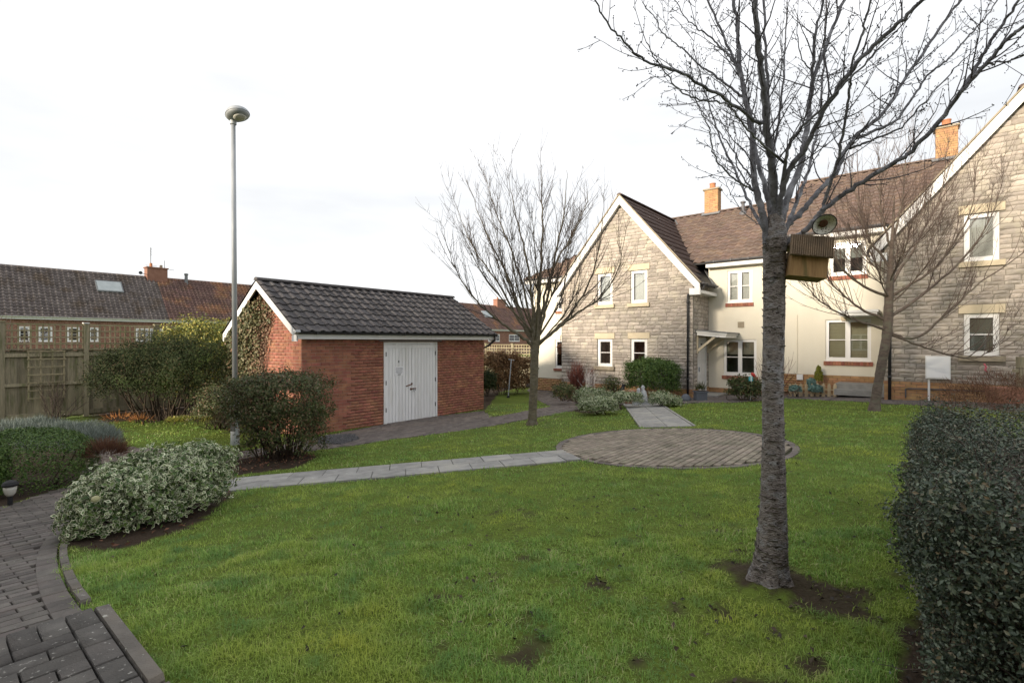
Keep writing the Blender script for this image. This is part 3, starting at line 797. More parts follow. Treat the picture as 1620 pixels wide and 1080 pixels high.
def window(parent, O, ex, n, u0, u1, z0, z1, lights=1, bar=True, fw=0.075, back=0.045, blind=None, slats=0, dark='room', label=None, blind_h=1.0):
    """white framed window: frame, a pane for each light, a blind behind, a dark room box"""
    O = np.array(O, float); P = lambda u, z, d=0.0: O + ex * u + Z3 * z - n * (back + d)
    mb = MB(); dep = 0.06
    def rect(a, b, c, d, dp=dep, off=0.0):
        mb.box(P((a + b) / 2, (c + d) / 2, dp / 2 + off), (b - a, dp, d - c), ex, -n, Z3)
    rect(u0, u1, z1 - fw, z1); rect(u0, u1, z0, z0 + fw); rect(u0, u0 + fw, z0 + fw, z1 - fw); rect(u1 - fw, u1, z0 + fw, z1 - fw)
    rect(u0 - 0.02, u1 + 0.02, z0 - 0.035, z0 - 0.002, 0.11, -0.05)
    lw = (u1 - u0 - 2 * fw); mul = 0.085
    cells = []
    if lights == 1: cells = [(u0 + fw, u1 - fw)]
    else:
        c = (u0 + u1) / 2
        rect(c - mul / 2, c + mul / 2, z0 + fw, z1 - fw)
        cells = [(u0 + fw, c - mul / 2), (c + mul / 2, u1 - fw)]
    for a, b in cells:
        sw = 0.022
        for q in ((a, b, z1 - fw - sw, z1 - fw), (a, b, z0 + fw, z0 + fw + sw), (a, a + sw, z0 + fw + sw, z1 - fw - sw), (b - sw, b, z0 + fw + sw, z1 - fw - sw)):
            rect(*q, 0.03, -0.012)
        if bar:
            zm = (z0 + z1) / 2; rect(a + sw, b - sw, zm - 0.012, zm + 0.012, 0.03, 0.005)
    w = mb.build('window', M['upvc'], parent)
    if label: w["label"] = label
    zm = (z0 + z1) / 2
    for a, b in cells:
        for c, d in ([(z0 + fw, zm), (zm, z1 - fw)] if bar else [(z0 + fw, z1 - fw)]):
            MB().box(P((a + b) / 2, (c + d) / 2, 0.036), (b - a - 0.004, 0.008, d - c - 0.004), ex, -n, Z3).build('pane', M['glass'], w)
    # room seen through the glass
    rm = MB(); k = 0.075
    A = [P(u0 + 0.01, z0 + 0.01, k), P(u1 - 0.01, z0 + 0.01, k), P(u1 - 0.01, z1 - 0.01, k), P(u0 + 0.01, z1 - 0.01, k)]
    B = [p - n * 0.55 for p in A]
    rm.add(A + B, [(4, 5, 6, 7), (0, 1, 5, 4), (1, 2, 6, 5), (2, 3, 7, 6), (3, 0, 4, 7)])
    rm.build('room_interior', M[dark], w)
    if blind:
        zb = z1 - 0.02 - (z1 - z0 - 0.04) * blind_h
        if slats:
            ns = int((z1 - zb) / 0.045); bl = MB()
            for s_ in range(ns):
                z = zb + (s_ + 0.5) * (z1 - zb) / ns
                bl.box(P((u0 + u1) / 2, z, 0.10), (u1 - u0 - 0.06, 0.004, (z1 - zb) / ns * 0.97), ex, (-n * 0.94 + Z3 * 0.34), (Z3 * 0.94 + n * 0.34))
            bl.build('blind', M[blind], w)
        else:
            nx = 14; pts = []; f = []
            for q in range(nx + 1):
                u = u0 + 0.02 + (u1 - u0 - 0.04) * q / nx; dd = 0.09 + 0.008 * math.sin(q * 1.9)
                pts += [P(u, zb, dd), P(u, z1 - 0.02, dd)]
            f = [(2 * q, 2 * q + 2, 2 * q + 3, 2 * q + 1) for q in range(nx)]
            MB().add(pts, f).build('blind', M[blind], w)
    return w

def stone_tmpl(seed, amp=0.16):
    """unit stone block, rough front (-y is the face)"""
    r = np.random.default_rng(seed); v = []; f = []
    nx, nz = 4, 3
    for j in range(nz + 1):
        for i in range(nx + 1):
            e = i in (0, nx) or j in (0, nz)
            v.append([i / nx - 0.5 + (0 if i in (0, nx) else r.normal() * 0.03), -0.5 + (0.22 + abs(r.normal()) * 0.05 if e else r.uniform(-amp, amp)), j / nz - 0.5])
    for j in range(nz):
        for i in range(nx):
            a = j * (nx + 1) + i; f.append((a, a + 1, a + nx + 2, a + nx + 1))
    b = len(v)
    v += [[-0.5, 0.5, -0.5], [0.5, 0.5, -0.5], [0.5, 0.5, 0.5], [-0.5, 0.5, 0.5]]
    c = (0, nx, (nx + 1) * (nz + 1) - 1, (nx + 1) * nz)
    f += [(b, b + 1, c[1], c[0]), (b + 1, b + 2, c[2], c[1]), (b + 2, b + 3, c[3], c[2]), (b + 3, b, c[0], c[3])]
    return v, f
STONE_T = [stone_tmpl(k) for k in range(5)]
BRICK_T = []
for k in range(3):
    r_ = np.random.default_rng(50 + k)
    v = np.array([[sx * 0.5, sy * 0.5, sz * 0.5] for sz in (-1, 1) for sy in (-1, 1) for sx in (-1, 1)]) + r_.normal(size=(8, 3)) * 0.012
    BRICK_T.append((v.tolist(), [(0, 2, 3, 1), (4, 5, 7, 6), (0, 1, 5, 4), (2, 6, 7, 3), (0, 4, 6, 2), (1, 3, 7, 5)]))

def courses(O, ex, n, z0, f_lo, f_hi, z1, ops, hgts, lens, joint, depth=0.06, proud=0.02, bond=None, ztop=None):
    """split a wall face into pieces course by course between f_lo(z) and f_hi(z), leaving the openings free"""
    O = np.array(O, float); out = []; z = z0; row = 0
    while z < z1 - 0.02:
        h = hgts() if callable(hgts) else hgts
        zm = z + h / 2
        lo, hi = f_lo(z + h), f_hi(z + h)
        free = [(lo, hi)]
        for a, b, c, d in ops:
            if c < z + h - 0.01 and d > z + 0.01:
                nf = []
                for p, q in free:
                    if b <= p or a >= q: nf.append((p, q)); continue
                    if a > p: nf.append((p, a))
                    if b < q: nf.append((b, q))
                free = nf
        for p, q in free:
            u = p
            first = True
            while u < q - 0.012:
                if bond: l = bond * (0.5 if first and row % 2 else 1.0)
                else: l = lens()
                first = False
                e = min(u + l, q)
                if q - e < 0.06: e = q
                pr = proud + random.uniform(-0.006, 0.006) * (0.3 if bond else 1)
                c = O + ex * (u + e) / 2 + Z3 * zm + n * (pr - depth / 2)
                out.append((c, ex * (e - u - joint), -n * depth, Z3 * (h - joint)))
                u = e
        z += h; row += 1
    return out

def tile_tmpl(kind='roman', seed=0):
    """unit tile: x 0..1 across, y 0..1 up the slope, z normal (scaled by 1 = metres)"""
    r = np.random.default_rng(seed)
    nx = 6; v = []; f = []
    for j, (y, lift) in enumerate(((0.0, 0.030), (1.06, 0.002))):
        for i in range(nx + 1):
            x = i / nx
            if kind == 'roman': z = 0.034 * max(0, math.sin(math.pi * (x * 1.9))) if x < 0.53 else -0.004
            elif kind == 'pan': z = 0.024 * math.sin(2 * math.pi * x)
            else: z = 0.0
            v.append([x, y + (0.004 * r.normal() if j == 0 else 0), z + lift])
    for i in range(nx): f.append((i, i + 1, nx + 2 + i, nx + 1 + i))
    b = len(v)
    for i in range(nx + 1): v.append([v[i][0], v[i][1] + 0.01, v[i][2] - 0.026])
    for i in range(nx): f.append((b + i, b + i + 1, i + 1, i))
    return v, f

def roof_slope(O, ex, es, n, width, run, tw, gauge, clip=None):
    """tiles over a slope: O lower left corner, ex along the eave, es up the slope; clip(u, s) keeps a tile"""
    out = []
    rows = int(round(run / gauge)); gauge = run / rows
    cols = int(round(width / tw)); tw = width / cols
    for j in range(rows):
        for i in range(cols):
            if clip and not clip((i + 0.5) * tw, (j + 0.5) * gauge): continue
            p = O + ex * i * tw + es * j * gauge + n * random.uniform(-0.002, 0.003)
            out.append((p, ex * tw, es * gauge + n * random.uniform(-0.004, 0.004), n))
    return out

def gutter(p, q, n, r=0.055, mat='black_pipe', parent=None, brackets=0):
    """half-round gutter from p to q, hanging on the side n"""
    p, q = np.array(p, float), np.array(q, float); mb = MB(); N_ = 8
    ring = lambda c, rr: [c + n * (math.cos(t) * rr) + Z3 * (-math.sin(t) * rr) for t in np.linspace(0, math.pi, N_)]
    A, B, A2, B2 = ring(p, r), ring(q, r), ring(p, r - 0.006), ring(q, r - 0.006)
    P = A + B + A2 + B2
    f = [(i, i + 1, N_ + i + 1, N_ + i) for i in range(N_ - 1)] + [(2 * N_ + i + 1, 2 * N_ + i, 3 * N_ + i, 3 * N_ + i + 1) for i in range(N_ - 1)]
    f += [(0, N_, 3 * N_, 2 * N_), (N_ - 1, 3 * N_ - 1, 4 * N_ - 1, 2 * N_ - 1)]
    f += [tuple(range(N_))[::-1], tuple(range(N_, 2 * N_))]
    mb.add(P, f)
    for k in range(brackets):
        c = p + (q - p) * (k + 0.5) / brackets
        mb.box(c - Z3 * (r * 0.4), (0.03, 2 * r + 0.012, r * 1.3), (q - p) / np.linalg.norm(q - p), n, Z3)
    return mb.build('gutter', M[mat], parent)

# ------------------------------------------------------------------ the shed
SA0, SA1, SB0, SB1 = -14.20, -10.69, 5.61, 11.58
SZ0, SZE = -0.16, 2.10
shed = thing('brick_shed', 'low red-brick shed with dark tiled roof and white double doors', 'shed', tuple(H((SA0 + SA1) / 2, (SB0 + SB1) / 2, SZ0)))
SRIDGE, SAC = 3.56, (SA0 + SA1) / 2
DO = (7.80 - SB0, 9.62 - SB0, -0.12, 2.03)        # doorway in front wall coordinates (u along W from the near corner)
fr_top = flat_top(SZE + 0.12)
core = MB()
wall_face(core, H(SA1, SB0), W3, U3, fr_top, 0.0, SB1 - SB0, SZ0, [(DO[0], DO[1], DO[2], DO[3])], 0.14)
pitch_s = (SRIDGE - 2.30) / ((SA1 - SA0) / 2 + 0.24)
gt = {'brk': [(SA1 - SA0) / 2], 'f': lambda u: SRIDGE - 0.10 - pitch_s * abs(u - (SA1 - SA0) / 2)}
wall_face(core, H(SA0, SB0), U3, -W3, gt, 0.0, SA1 - SA0, SZ0, [])
wall_face(core, H(SA1, SB1), -U3, W3, gt, 0.0, SA1 - SA0, SZ0, [])
wall_face(core, H(SA0, SB1), -W3, -U3, fr_top, 0.0, SB1 - SB0, SZ0, [])
s_wall = core.build('wall', M['mortar'], shed)
b_front = courses(H(SA1, SB0), W3, U3, SZ0, lambda z: 0.0, lambda z: SB1 - SB0, SZE + 0.08, [(DO[0] - 0.005, DO[1] + 0.005, DO[2], DO[3] + 0.03)], 0.075, None, 0.0095, 0.05, 0.009, bond=0.225)
gl_ = lambda z: max(0.0, (SA1 - SA0) / 2 - (SRIDGE - 0.10 - z) / pitch_s)
b_gable = courses(H(SA0, SB0), U3, -W3, SZ0, lambda z: gl_(z), lambda z: (SA1 - SA0) - gl_(z), SRIDGE - 0.25, [], 0.075, None, 0.0095, 0.05, 0.007, bond=0.225)
pieces(BRICK_T, b_front + b_gable, M['brick'], s_wall, 'brick', 300, 'brick_rest')
MB().box(H(SA1 + 0.02, (DO[0] + DO[1]) / 2 + SB0, DO[3] + 0.035), (DO[1] - DO[0] + 0.3, 0.05, 0.02), W3, U3, Z3).build('lintel', M['lead'], s_wall)
# roof
run_h = (SA1 - SA0) / 2 + 0.24
ze_s = SRIDGE - pitch_s * run_h
sl = math.hypot(run_h, pitch_s * run_h)
s_roof = MB()
RB0, RB1 = SB0 - 0.22, SB1 + 0.34
for sg in (1, -1):
    e0, e1 = H(SAC + sg * run_h, RB0, ze_s - 0.03), H(SAC + sg * run_h, RB1, ze_s - 0.03)
    r0, r1 = H(SAC, RB0, SRIDGE - 0.03), H(SAC, RB1, SRIDGE - 0.03)
    s_roof.prism([e0, e1, r1, r0] if sg > 0 else [e1, e0, r0, r1], (0, 0, -0.035))
s_roof = s_roof.build('roof', M['black'], shed)
TT = [tile_tmpl('roman', k) for k in range(3)]
es1 = (H(SAC, 0, SRIDGE) - H(SAC + run_h, 0, ze_s)) / sl
n1 = np.cross(W3, es1); n1 = n1 if n1[2] > 0 else -n1
pieces(TT, roof_slope(H(SAC + run_h + 0.03, RB0 - 0.02, ze_s - 0.045), W3, es1, n1, RB1 - RB0 + 0.04, sl + 0.03, 0.262, 0.31), M['tile_dark'], s_roof, 'tile', 300)
es2 = (H(SAC, 0, SRIDGE) - H(SAC - run_h, 0, ze_s)) / sl
n2 = np.cross(W3, es2); n2 = n2 if n2[2] > 0 else -n2
pieces(TT, roof_slope(H(SAC - run_h - 0.03, RB0 - 0.02, ze_s - 0.045), W3, es2, n2, RB1 - RB0 + 0.04, sl + 0.03, 0.262, 0.31), M['tile_dark'], s_roof, 'tile', 0, 'rear_tile_rest')
rid = []
nr = 16
for k in range(nr):
    b0 = RB0 - 0.02 + (RB1 - RB0 + 0.04) * k / nr; b1 = RB0 - 0.02 + (RB1 - RB0 + 0.04) * (k + 1) / nr
    rid.append((H(SAC, b0, SRIDGE - 0.045), W3 * (b1 - b0 - 0.004), U3, Z3))
rt_v = []; rt_f = []
for i in range(7):
    t = math.pi * i / 6
    for x in (0, 1): rt_v.append([x, math.cos(t) * 0.10, math.sin(t) * 0.075 + 0.02])
for i in range(6): rt_f.append((2 * i, 2 * i + 1, 2 * i + 3, 2 * i + 2))
rt_f += [tuple(range(0, 14, 2)), tuple(range(1, 14, 2))]
pieces([(rt_v, rt_f)], rid, M['tile_dark'], s_roof, 'ridge_tile')
# barge boards, fascia, gutter, downpipe
for b_, nn in ((RB0 + 0.02, -W3), (RB1 - 0.02, W3)):
    bb = MB()
    for sg in (1, -1):
        e = H(SAC + sg * (run_h - 0.02), b_, ze_s - 0.13); r = H(SAC, b_, SRIDGE - 0.13)
        dn = np.array([0, 0, -0.17])
        up0 = np.array([0, 0, 0.075])
        bb.prism([e + up0, r + up0, r + dn * 0.6, e + dn * 0.55] if sg > 0 else [r + up0, e + up0, e + dn * 0.55, r + dn * 0.6], nn * 0.03)
        foot = H(SAC + sg * (run_h - 0.13), b_, ze_s - 0.13)
        bb.box(foot + nn * 0.012 + np.array([0, 0, -0.055]), (0.22, 0.026, 0.125), U3, W3, Z3)
    bb.build('bargeboard', M['white'], shed)
MB().box(H(SA1 + 0.19, (RB0 + RB1) / 2, 2.165), (RB1 - RB0 - 0.06, 0.025, 0.125), W3, U3, Z3).box(H(SA1 + 0.09, (RB0 + RB1) / 2, 2.112), (RB1 - RB0 - 0.06, 0.17, 0.012), W3, U3, Z3).build('fascia', M['white'], shed)
gutter(H(SA1 + 0.265, RB0 + 0.02, 2.265), H(SA1 + 0.265, RB1 - 0.02, 2.265), U3, 0.055, 'black_pipe', shed, 8)
gk = H(SA1 + 0.26, RB0 - 0.03, 2.25)
MB().box(gk, (0.16, 0.10, 0.05), U3 * 0.94 + Z3 * 0.34, W3, -U3 * 0.34 + Z3 * 0.94).build('gutter_stop_end', M['galv'], shed)
dp = [H(SA1 + 0.265, RB1 - 0.10, 2.22), H(SA1 + 0.265, RB1 - 0.10, 2.10), H(SA1 + 0.10, RB1 - 0.20, 1.93), H(SA1 - 0.10, SB1 + 0.05, 1.82), H(SA1 - 0.10, SB1 + 0.05, 0.0)]
MB().tube(dp, 0.035, 8).build('downpipe', M['black_pipe'], shed, smooth=True)
# double doors: planks, frame, hinges, notice, bolt, padlock
fr = MB(); u0, u1, z0, z1 = DO; z0 = -0.09
Pd = lambda u, z, d=0.0: H(SA1, SB0, 0) + W3 * u + Z3 * z + U3 * d
fr.box(Pd((u0 + u1) / 2, z1 - 0.025, -0.03), (u1 - u0, 0.10, 0.05), W3, U3, Z3)
for u in (u0 + 0.025, u1 - 0.025): fr.box(Pd(u, (z0 + z1) / 2 - 0.027, -0.03), (0.05, 0.10, z1 - z0 - 0.052), W3, U3, Z3)
fr.build('door_frame', M['white_board'], shed)
MB().box(Pd((u0 + u1) / 2, (z0 + z1) / 2, -0.11), (u1 - u0, 0.02, z1 - z0), W3, U3, Z3).build('door_lining', M['black'], shed)
um = (u0 + u1) / 2
for (a, b, side) in ((u0 + 0.055, um - 0.004, -1), (um + 0.004, u1 - 0.055, 1)):
    dr = MB().box(Pd((a + b) / 2, z1 - 0.11, 0.012), (b - a, 0.012, 0.09), W3, U3, Z3).box(Pd((a + b) / 2, 0.99, -0.05), (b - a, 0.02, z1 - z0 - 0.07), W3, U3, Z3)
    dr = dr.build('door', M['white_board'], shed)
    npl = 8; pw = (b - a) / npl
    pieces(BRICK_T, [(Pd(a + (k + 0.5) * pw, (z0 + z1 - 0.055) / 2, -0.010), W3 * (pw - 0.011), U3 * 0.034, Z3 * (z1 - z0 - 0.075)) for k in range(npl)], M['white_board'], dr, 'plank')
    for zh in (0.28, 0.98, 1.72):
        uh = a + 0.012 if side < 0 else b - 0.012
        MB().box(Pd(uh, zh, 0.012), (0.022, 0.016, 0.11), W3, U3, Z3).build('hinge', M['steel_dark'], dr)
    if side < 0:
        MB().box(Pd(um - 0.10, 0.875, 0.014), (0.20, 0.014, 0.025), W3 + Z3 * 0.22, U3, Z3).box(Pd(um - 0.005, 0.91, 0.018), (0.03, 0.02, 0.05), W3, U3, Z3).build('bolt', M['rust'], dr)
        no_ = MB().box(Pd(a + 0.43, 1.27, 0.008), (0.30, 0.006, 0.235), W3, U3, Z3).build('notice', M['paper'], dr)
        for k, wd in enumerate((0.22, 0.24, 0.20, 0.23, 0.17)):
            MB().box(Pd(a + 0.43, 1.345 - 0.031 * k, 0.0125), (wd, 0.002, 0.009), W3, U3, Z3).build('text_line', M['ink'], no_)
        MB().box(Pd(a + 0.43, 1.178, 0.0125), (0.10, 0.002, 0.018), W3, U3, Z3).build('text_block', M['black'], no_)
        nb_ = MB()
        for zz in (1.535, 1.505): nb_.lathe(Pd(a + 0.42, zz, 0.006), [(0.013, 0), (0.018, 0), (0.018, 0.006), (0.013, 0.006)], 10, U3)
        nb_.build('door_number', M['steel_dark'], dr)
    else:
        MB().box(Pd(um + 0.05, 0.775, 0.014), (0.17, 0.014, 0.032), W3, U3, Z3).box(Pd(um - 0.04, 0.768, 0.016), (0.03, 0.02, 0.06), W3, U3, Z3).build('hasp', M['rust'], dr)
        pts = [Pd(um + 0.075 + 0.035 * math.cos(t), 0.735 + 0.042 * math.sin(t), 0.035) for t in np.linspace(-0.4, 5.2, 12)]
        MB().tube(pts, 0.007, 6).build('padlock_ring', M['galv'], dr, smooth=True)
MB().box(H(SA1 + 0.05, (SB0 + SB1) / 2, -0.145), (SB1 - SB0, 0.16, 0.07), W3, U3, Z3).build('footing', M['concrete'], shed)

# ------------------------------------------------------------------ terrace of stone-gabled houses
GB, CB = 16.55, 18.10            # gable plane and recessed wall plane
RIDGE_B = 21.7
def gabled_house(name, label, ac, zf, d, a_left, a_right, has_left_hip, win_rows, cream, chim_a, pipe_side):
    """ac: gable centre; zf: ground level (the row steps up by 0.58)"""
    h = thing(name, label, 'house', tuple(H(ac, (GB + RIDGE_B) / 2, zf)))
    half = 2.60; a0, a1 = ac - half, ac + half
    eave = 4.12 + d; apex = 7.12 + d
    slope = (apex - eave) / half
    wins = []
    for du, in ((-0.68,), (0.68,)) if win_rows == 2 else ((win_rows,),):
        wins.append((half + du - 0.315, half + du + 0.315, 1.13 + d, 2.15 + d)); wins.append((half + du - 0.315, half + du + 0.315, 3.42 + d, 4.58 + d))
    # stone gable: mortar backing with openings, stones, lintels, sills
    mb = MB(); O = H(a0, GB)
    wall_face(mb, O, U3, -W3, gable_top(half, half, eave, apex), 0, 2 * half, zf - 0.3, wins, 0.13)
    door = (0.42, 1.32, zf + 0.12, 2.16 + d) if cream['door'] else None
    wall_face(mb, H(a1, GB), W3, U3, flat_top(eave), 0, CB - GB, zf - 0.3, [door] if door else [], 0.10)
    wall_face(mb, H(a0, CB), -W3, -U3, flat_top(eave), 0, CB - GB, zf - 0.3, [])
    gw = mb.build('gable_wall', M['stone_mortar'], h)
    hole = []
    for (u0, u1, c, e) in wins:
        hole += [(u0, u1, c, e), (u0 - 0.10, u1 + 0.10, e, e + 0.215), (u0 - 0.10, u1 + 0.10, c - 0.14, c)]
    lo = lambda z: max(0.0, half - (apex - z) / slope - 0.02)
    ph = 0.43 + d
    st = courses(O, U3, -W3, ph + 0.004, lo, lambda z: 2 * half - lo(z), apex - 0.2, hole, lambda: random.choice((0.085, 0.11, 0.135, 0.135)), lambda: random.uniform(0.16, 0.44), 0.014, 0.07, 0.022)
    st2 = courses(H(a1, GB), W3, U3, ph + 0.004, lambda z: 0.06, lambda z: CB - GB - 0.005, eave - 0.02, [(door[0] - 0.0, door[1] + 0.0, 0, door[3])] if door else [], 0.135, lambda: random.uniform(0.2, 0.42), 0.011, 0.07, 0.018)
    pieces(STONE_T, st + st2, M['stone'], gw, 'stone', 300, 'stone_rest')
    pb = courses(O, U3, -W3, zf - 0.26, lambda z: 0.0, lambda z: 2 * half, ph - 0.01, [], 0.075, None, 0.009, 0.06, 0.028, bond=0.225)
    pb += courses(H(a1, GB), W3, U3, zf - 0.26, lambda z: 0.0, lambda z: CB - GB, ph - 0.01, [(door[0], door[1], 0, door[3])] if door else [], 0.075, None, 0.009, 0.06, 0.024, bond=0.225)
    pl_m = gw
    pieces(BRICK_T, pb, M['buff_brick'], gw, 'plinth_brick', 120, 'plinth_brick_rest')
    for k, (u0, u1, c, e) in enumerate(wins):
        Pc = lambda u, z, q: O + U3 * u + Z3 * z - W3 * q
        MB().box(Pc((u0 + u1) / 2, e + 0.1075, -0.02), (u1 - u0 + 0.195, 0.11, 0.208), U3, W3, Z3).build('lintel', M['lintel'], gw)
        MB().box(Pc((u0 + u1) / 2, c - 0.072, 0.0), (u1 - u0 + 0.195, 0.19, 0.13), U3, W3, Z3).build('sill', M['sill'] if c < 2.5 + d else M['lintel'], gw)
        up = c > 2.5 + d
        window(h, O, U3, -W3, u0, u1, c, e, 1, bar=not up, fw=0.085, blind='blind_white' if up else ('blind_grey' if win_rows != 2 else None), slats=0 if up else 1)
        if up and win_rows != 2:
            MB().box(Pc((u0 + u1) / 2, c + 0.27, -0.16), (u1 - u0 - 0.15, 0.01, 0.36), U3, W3, Z3).build('curtain', M['teal'], h)
        if not up and win_rows == 2 and k == 2:
            MB().lathe(Pc((u0 + u1) / 2, c + 0.14, -0.2), [(0.02, -0.10), (0.11, -0.08), (0.15, 0), (0.12, 0.08), (0.03, 0.11)], 12, Z3).build('lampshade', M['lintel'], h)
    # cream rendered walls in the recess
    for (ca0, ca1, ops) in cream['walls']:
        Oc = H(ca0, CB); cw = MB()
        wall_face(cw, Oc, U3, -W3, flat_top(4.72 + d), 0, ca1 - ca0, ph + 0.002, [(o[0] - ca0, o[1] - ca0, o[2] + d, o[3] + d) for o in ops], 0.12)
        wl_ = cw.build('rendered_wall', M['render'], h)
        pbk = MB(); pbk.box(Oc + U3 * (ca1 - ca0) / 2 + Z3 * (ph - 0.35) + W3 * 0.05, (ca1 - ca0 - 0.01, 0.08, 0.69), U3, W3, Z3)
        pbk.build('plinth', M['buff_mortar'], h)
        pieces(BRICK_T, courses(Oc, U3, -W3, ph - 0.60, lambda z: 0.0, lambda z, q=ca1 - ca0: q, ph - 0.01, [], 0.075, None, 0.009, 0.06, 0.014, bond=0.225), M['buff_brick'], wl_, 'plinth_brick', 80, 'plinth_brick_rest')
        for o in ops:
            s0, s1, c, e = o[0] - ca0, o[1] - ca0, o[2] + d, o[3] + d
            window(h, Oc, U3, -W3, s0, s1, c, e, o[4], bar=o[5].get('bar', True), fw=0.065, **{k: v for k, v in o[5].items() if k != 'bar'})
            nb = max(4, int((s1 - s0 + 0.1) / 0.075)); bw = (s1 - s0 + 0.1) / nb
            pieces(BRICK_T, [(Oc + U3 * (s0 - 0.05 + (k + 0.5) * bw) + Z3 * (c - 0.098) - W3 * 0.014, U3 * (bw - 0.006), W3 * 0.08, Z3 * 0.12) for k in range(nb)], M['brick'], wl_, 'sill_brick')
        MB().box(Oc + U3 * (ca1 - ca0) / 2 + Z3 * (4.72 + d) - W3 * 0.30, (ca1 - ca0, 0.025, 0.19), U3, W3, Z3).box(Oc + U3 * (ca1 - ca0) / 2 + Z3 * (4.635 + d) - W3 * 0.15, (ca1 - ca0, 0.30, 0.014), U3, W3, Z3).build('fascia', M['white'], h)
        gutter(Oc + Z3 * (4.83 + d) - W3 * 0.37 + U3 * 0.02, Oc + U3 * (ca1 - ca0 - 0.02) + Z3 * (4.83 + d) - W3 * 0.37, -W3, 0.055, 'grey_pipe', h, 4)
    # main roof, parallel to the row
    ze = 4.80 + d; zr = 7.47 + d; b_e = CB - 0.36
    run = math.hypot(RIDGE_B - b_e, zr - ze); es = (H(0, RIDGE_B, zr) - H(0, b_e, ze)) / run
    nn = np.cross(U3, es); nn = nn if nn[2] > 0 else -nn
    rf = MB()
    hipd = 3.96
    if has_left_hip:
        rf.prism([H(a_left, b_e, ze), H(a_right, b_e, ze), H(a_right, RIDGE_B, zr), H(a_left + hipd, RIDGE_B, zr)], (0, 0, -0.05))
        rf.prism([H(a_left, 2 * RIDGE_B - b_e, ze), H(a_left, b_e, ze), H(a_left + hipd, RIDGE_B, zr)], (0, 0, -0.05))
        rf.prism([H(a_right, 2 * RIDGE_B - b_e, ze), H(a_left, 2 * RIDGE_B - b_e, ze), H(a_left + hipd, RIDGE_B, zr), H(a_right, RIDGE_B, zr)], (0, 0, -0.05))
        clip = lambda u, s: u > s / run * hipd - 0.05
    else:
        rf.prism([H(a_left, b_e, ze), H(a_right, b_e, ze), H(a_right, RIDGE_B, zr), H(a_left, RIDGE_B, zr)], (0, 0, -0.05))
        rf.prism([H(a_right, 2 * RIDGE_B - b_e, ze), H(a_left, 2 * RIDGE_B - b_e, ze), H(a_left, RIDGE_B, zr), H(a_right, RIDGE_B, zr)], (0, 0, -0.05))
        clip = lambda u, s: True
    # party / end walls and rear
    rw = MB()
    bb2 = 2 * RIDGE_B - CB
    for aa in (a_left + (0.25 if has_left_hip else 0.02), a_right - 0.02):
        top = [H(aa, CB, ze - 0.1), H(aa, RIDGE_B, zr - 0.12), H(aa, bb2, ze - 0.1)] if not (has_left_hip and aa < ac) else [H(aa, CB, ze - 0.1), H(aa, bb2, ze - 0.1)]
        poly = [H(aa, bb2, zf - 0.3), H(aa, CB, zf - 0.3)] + top
        rw.prism(poly, U3 * 0.01)
    rw.quad(H(a_left, bb2, zf - 0.3), H(a_right, bb2, zf - 0.3), H(a_right, bb2, ze), H(a_left, bb2, ze))
    rw.build('end_wall', M['render'], h)
    roof = rf.build('roof', M['black'], h)
    # gable roof of the projecting wing
    gz0, gz1 = eave - 0.17, apex + 0.22; gr = half + 0.30
    gsl = (gz1 - gz0) / gr
    b_meet = b_e + (RIDGE_B - b_e) * (gz1 - ze) / (zr - ze)
    slen = math.hypot(gr, gz1 - gz0)
    def on_main(aa, bb, zz):
        """outside the main roof surface (front of it)"""
        zmain = ze + (zr - ze) * (bb - b_e) / (RIDGE_B - b_e)
        return zz > zmain - 0.03
    wing = MB()
    for sg in (1, -1):
        p = [H(ac + sg * gr, GB - 0.17, gz0 - 0.02), H(ac, GB - 0.17, gz1 - 0.02), H(ac, b_meet, gz1 - 0.02), H(ac + sg * gr, b_e + 0.15, gz0 - 0.02)]
        wing.prism(p if sg < 0 else p[::-1], (0, 0, -0.05))
    wroof = wing.build('wing_roof', M['black'], h)
    wt = []
    for sg in (1, -1):
        e_s = (H(ac, 0, gz1) - H(ac + sg * gr, 0, gz0)) / slen
        n_ = np.cross(W3, e_s); n_ = n_ if n_[2] > 0 else -n_
        def cl(u, s, sg=sg):
            aa = ac + sg * gr * (1 - s / slen); bb = GB - 0.17 + u; zz = gz0 + (gz1 - gz0) * s / slen
            return on_main(aa, bb, zz)
        wt += roof_slope(H(ac + sg * (gr + 0.03), GB - 0.19, gz0 - 0.04), W3, e_s, n_, b_meet - GB + 0.3, slen + 0.02, 0.30, 0.33, cl)
    pieces([tile_tmpl('flat', 3)], wt, M['tile_plum'], wroof, 'tile', 0 if win_rows == 2 else 60, 'tile_rest')
    def mclip(u, s):
        if not clip(u, s): return False
        aa = a_left + u; zz = ze + (zr - ze) * s / run; bb = b_e + (RIDGE_B - b_e) * s / run
        zg = gz1 - gsl * abs(aa - ac)
        return not (zg > zz + 0.03 and bb < b_meet)
    mt = roof_slope(H(a_left, b_e - 0.03, ze + 0.005), U3, es, nn, a_right - a_left, run + 0.02, 0.30, 0.30, mclip)
    pieces([tile_tmpl('pan', k) for k in range(2)], mt, M['tile_brown'], roof, 'tile', 300, 'tile_rest')
    if has_left_hip:
        es_h = (H(a_left + hipd, RIDGE_B, zr) - H(a_left, RIDGE_B, ze)); rh = np.linalg.norm(es_h); es_h = es_h / rh
        nh = np.cross(-W3, es_h); nh = nh if nh[2] > 0 else -nh
        wd = 2 * (RIDGE_B - b_e)
        pieces([tile_tmpl('pan', 4)], roof_slope(H(a_left, 2 * RIDGE_B - b_e, ze), -W3, es_h, nh, wd, rh, 0.3, 0.3, lambda u, s: s / rh * wd / 2 < u < wd - s / rh * wd / 2), M['tile_brown'], roof, 'tile', 0, 'hip_tile_rest')
    rl = []
    a_s = a_left + (hipd if has_left_hip else 0)
    k = 0
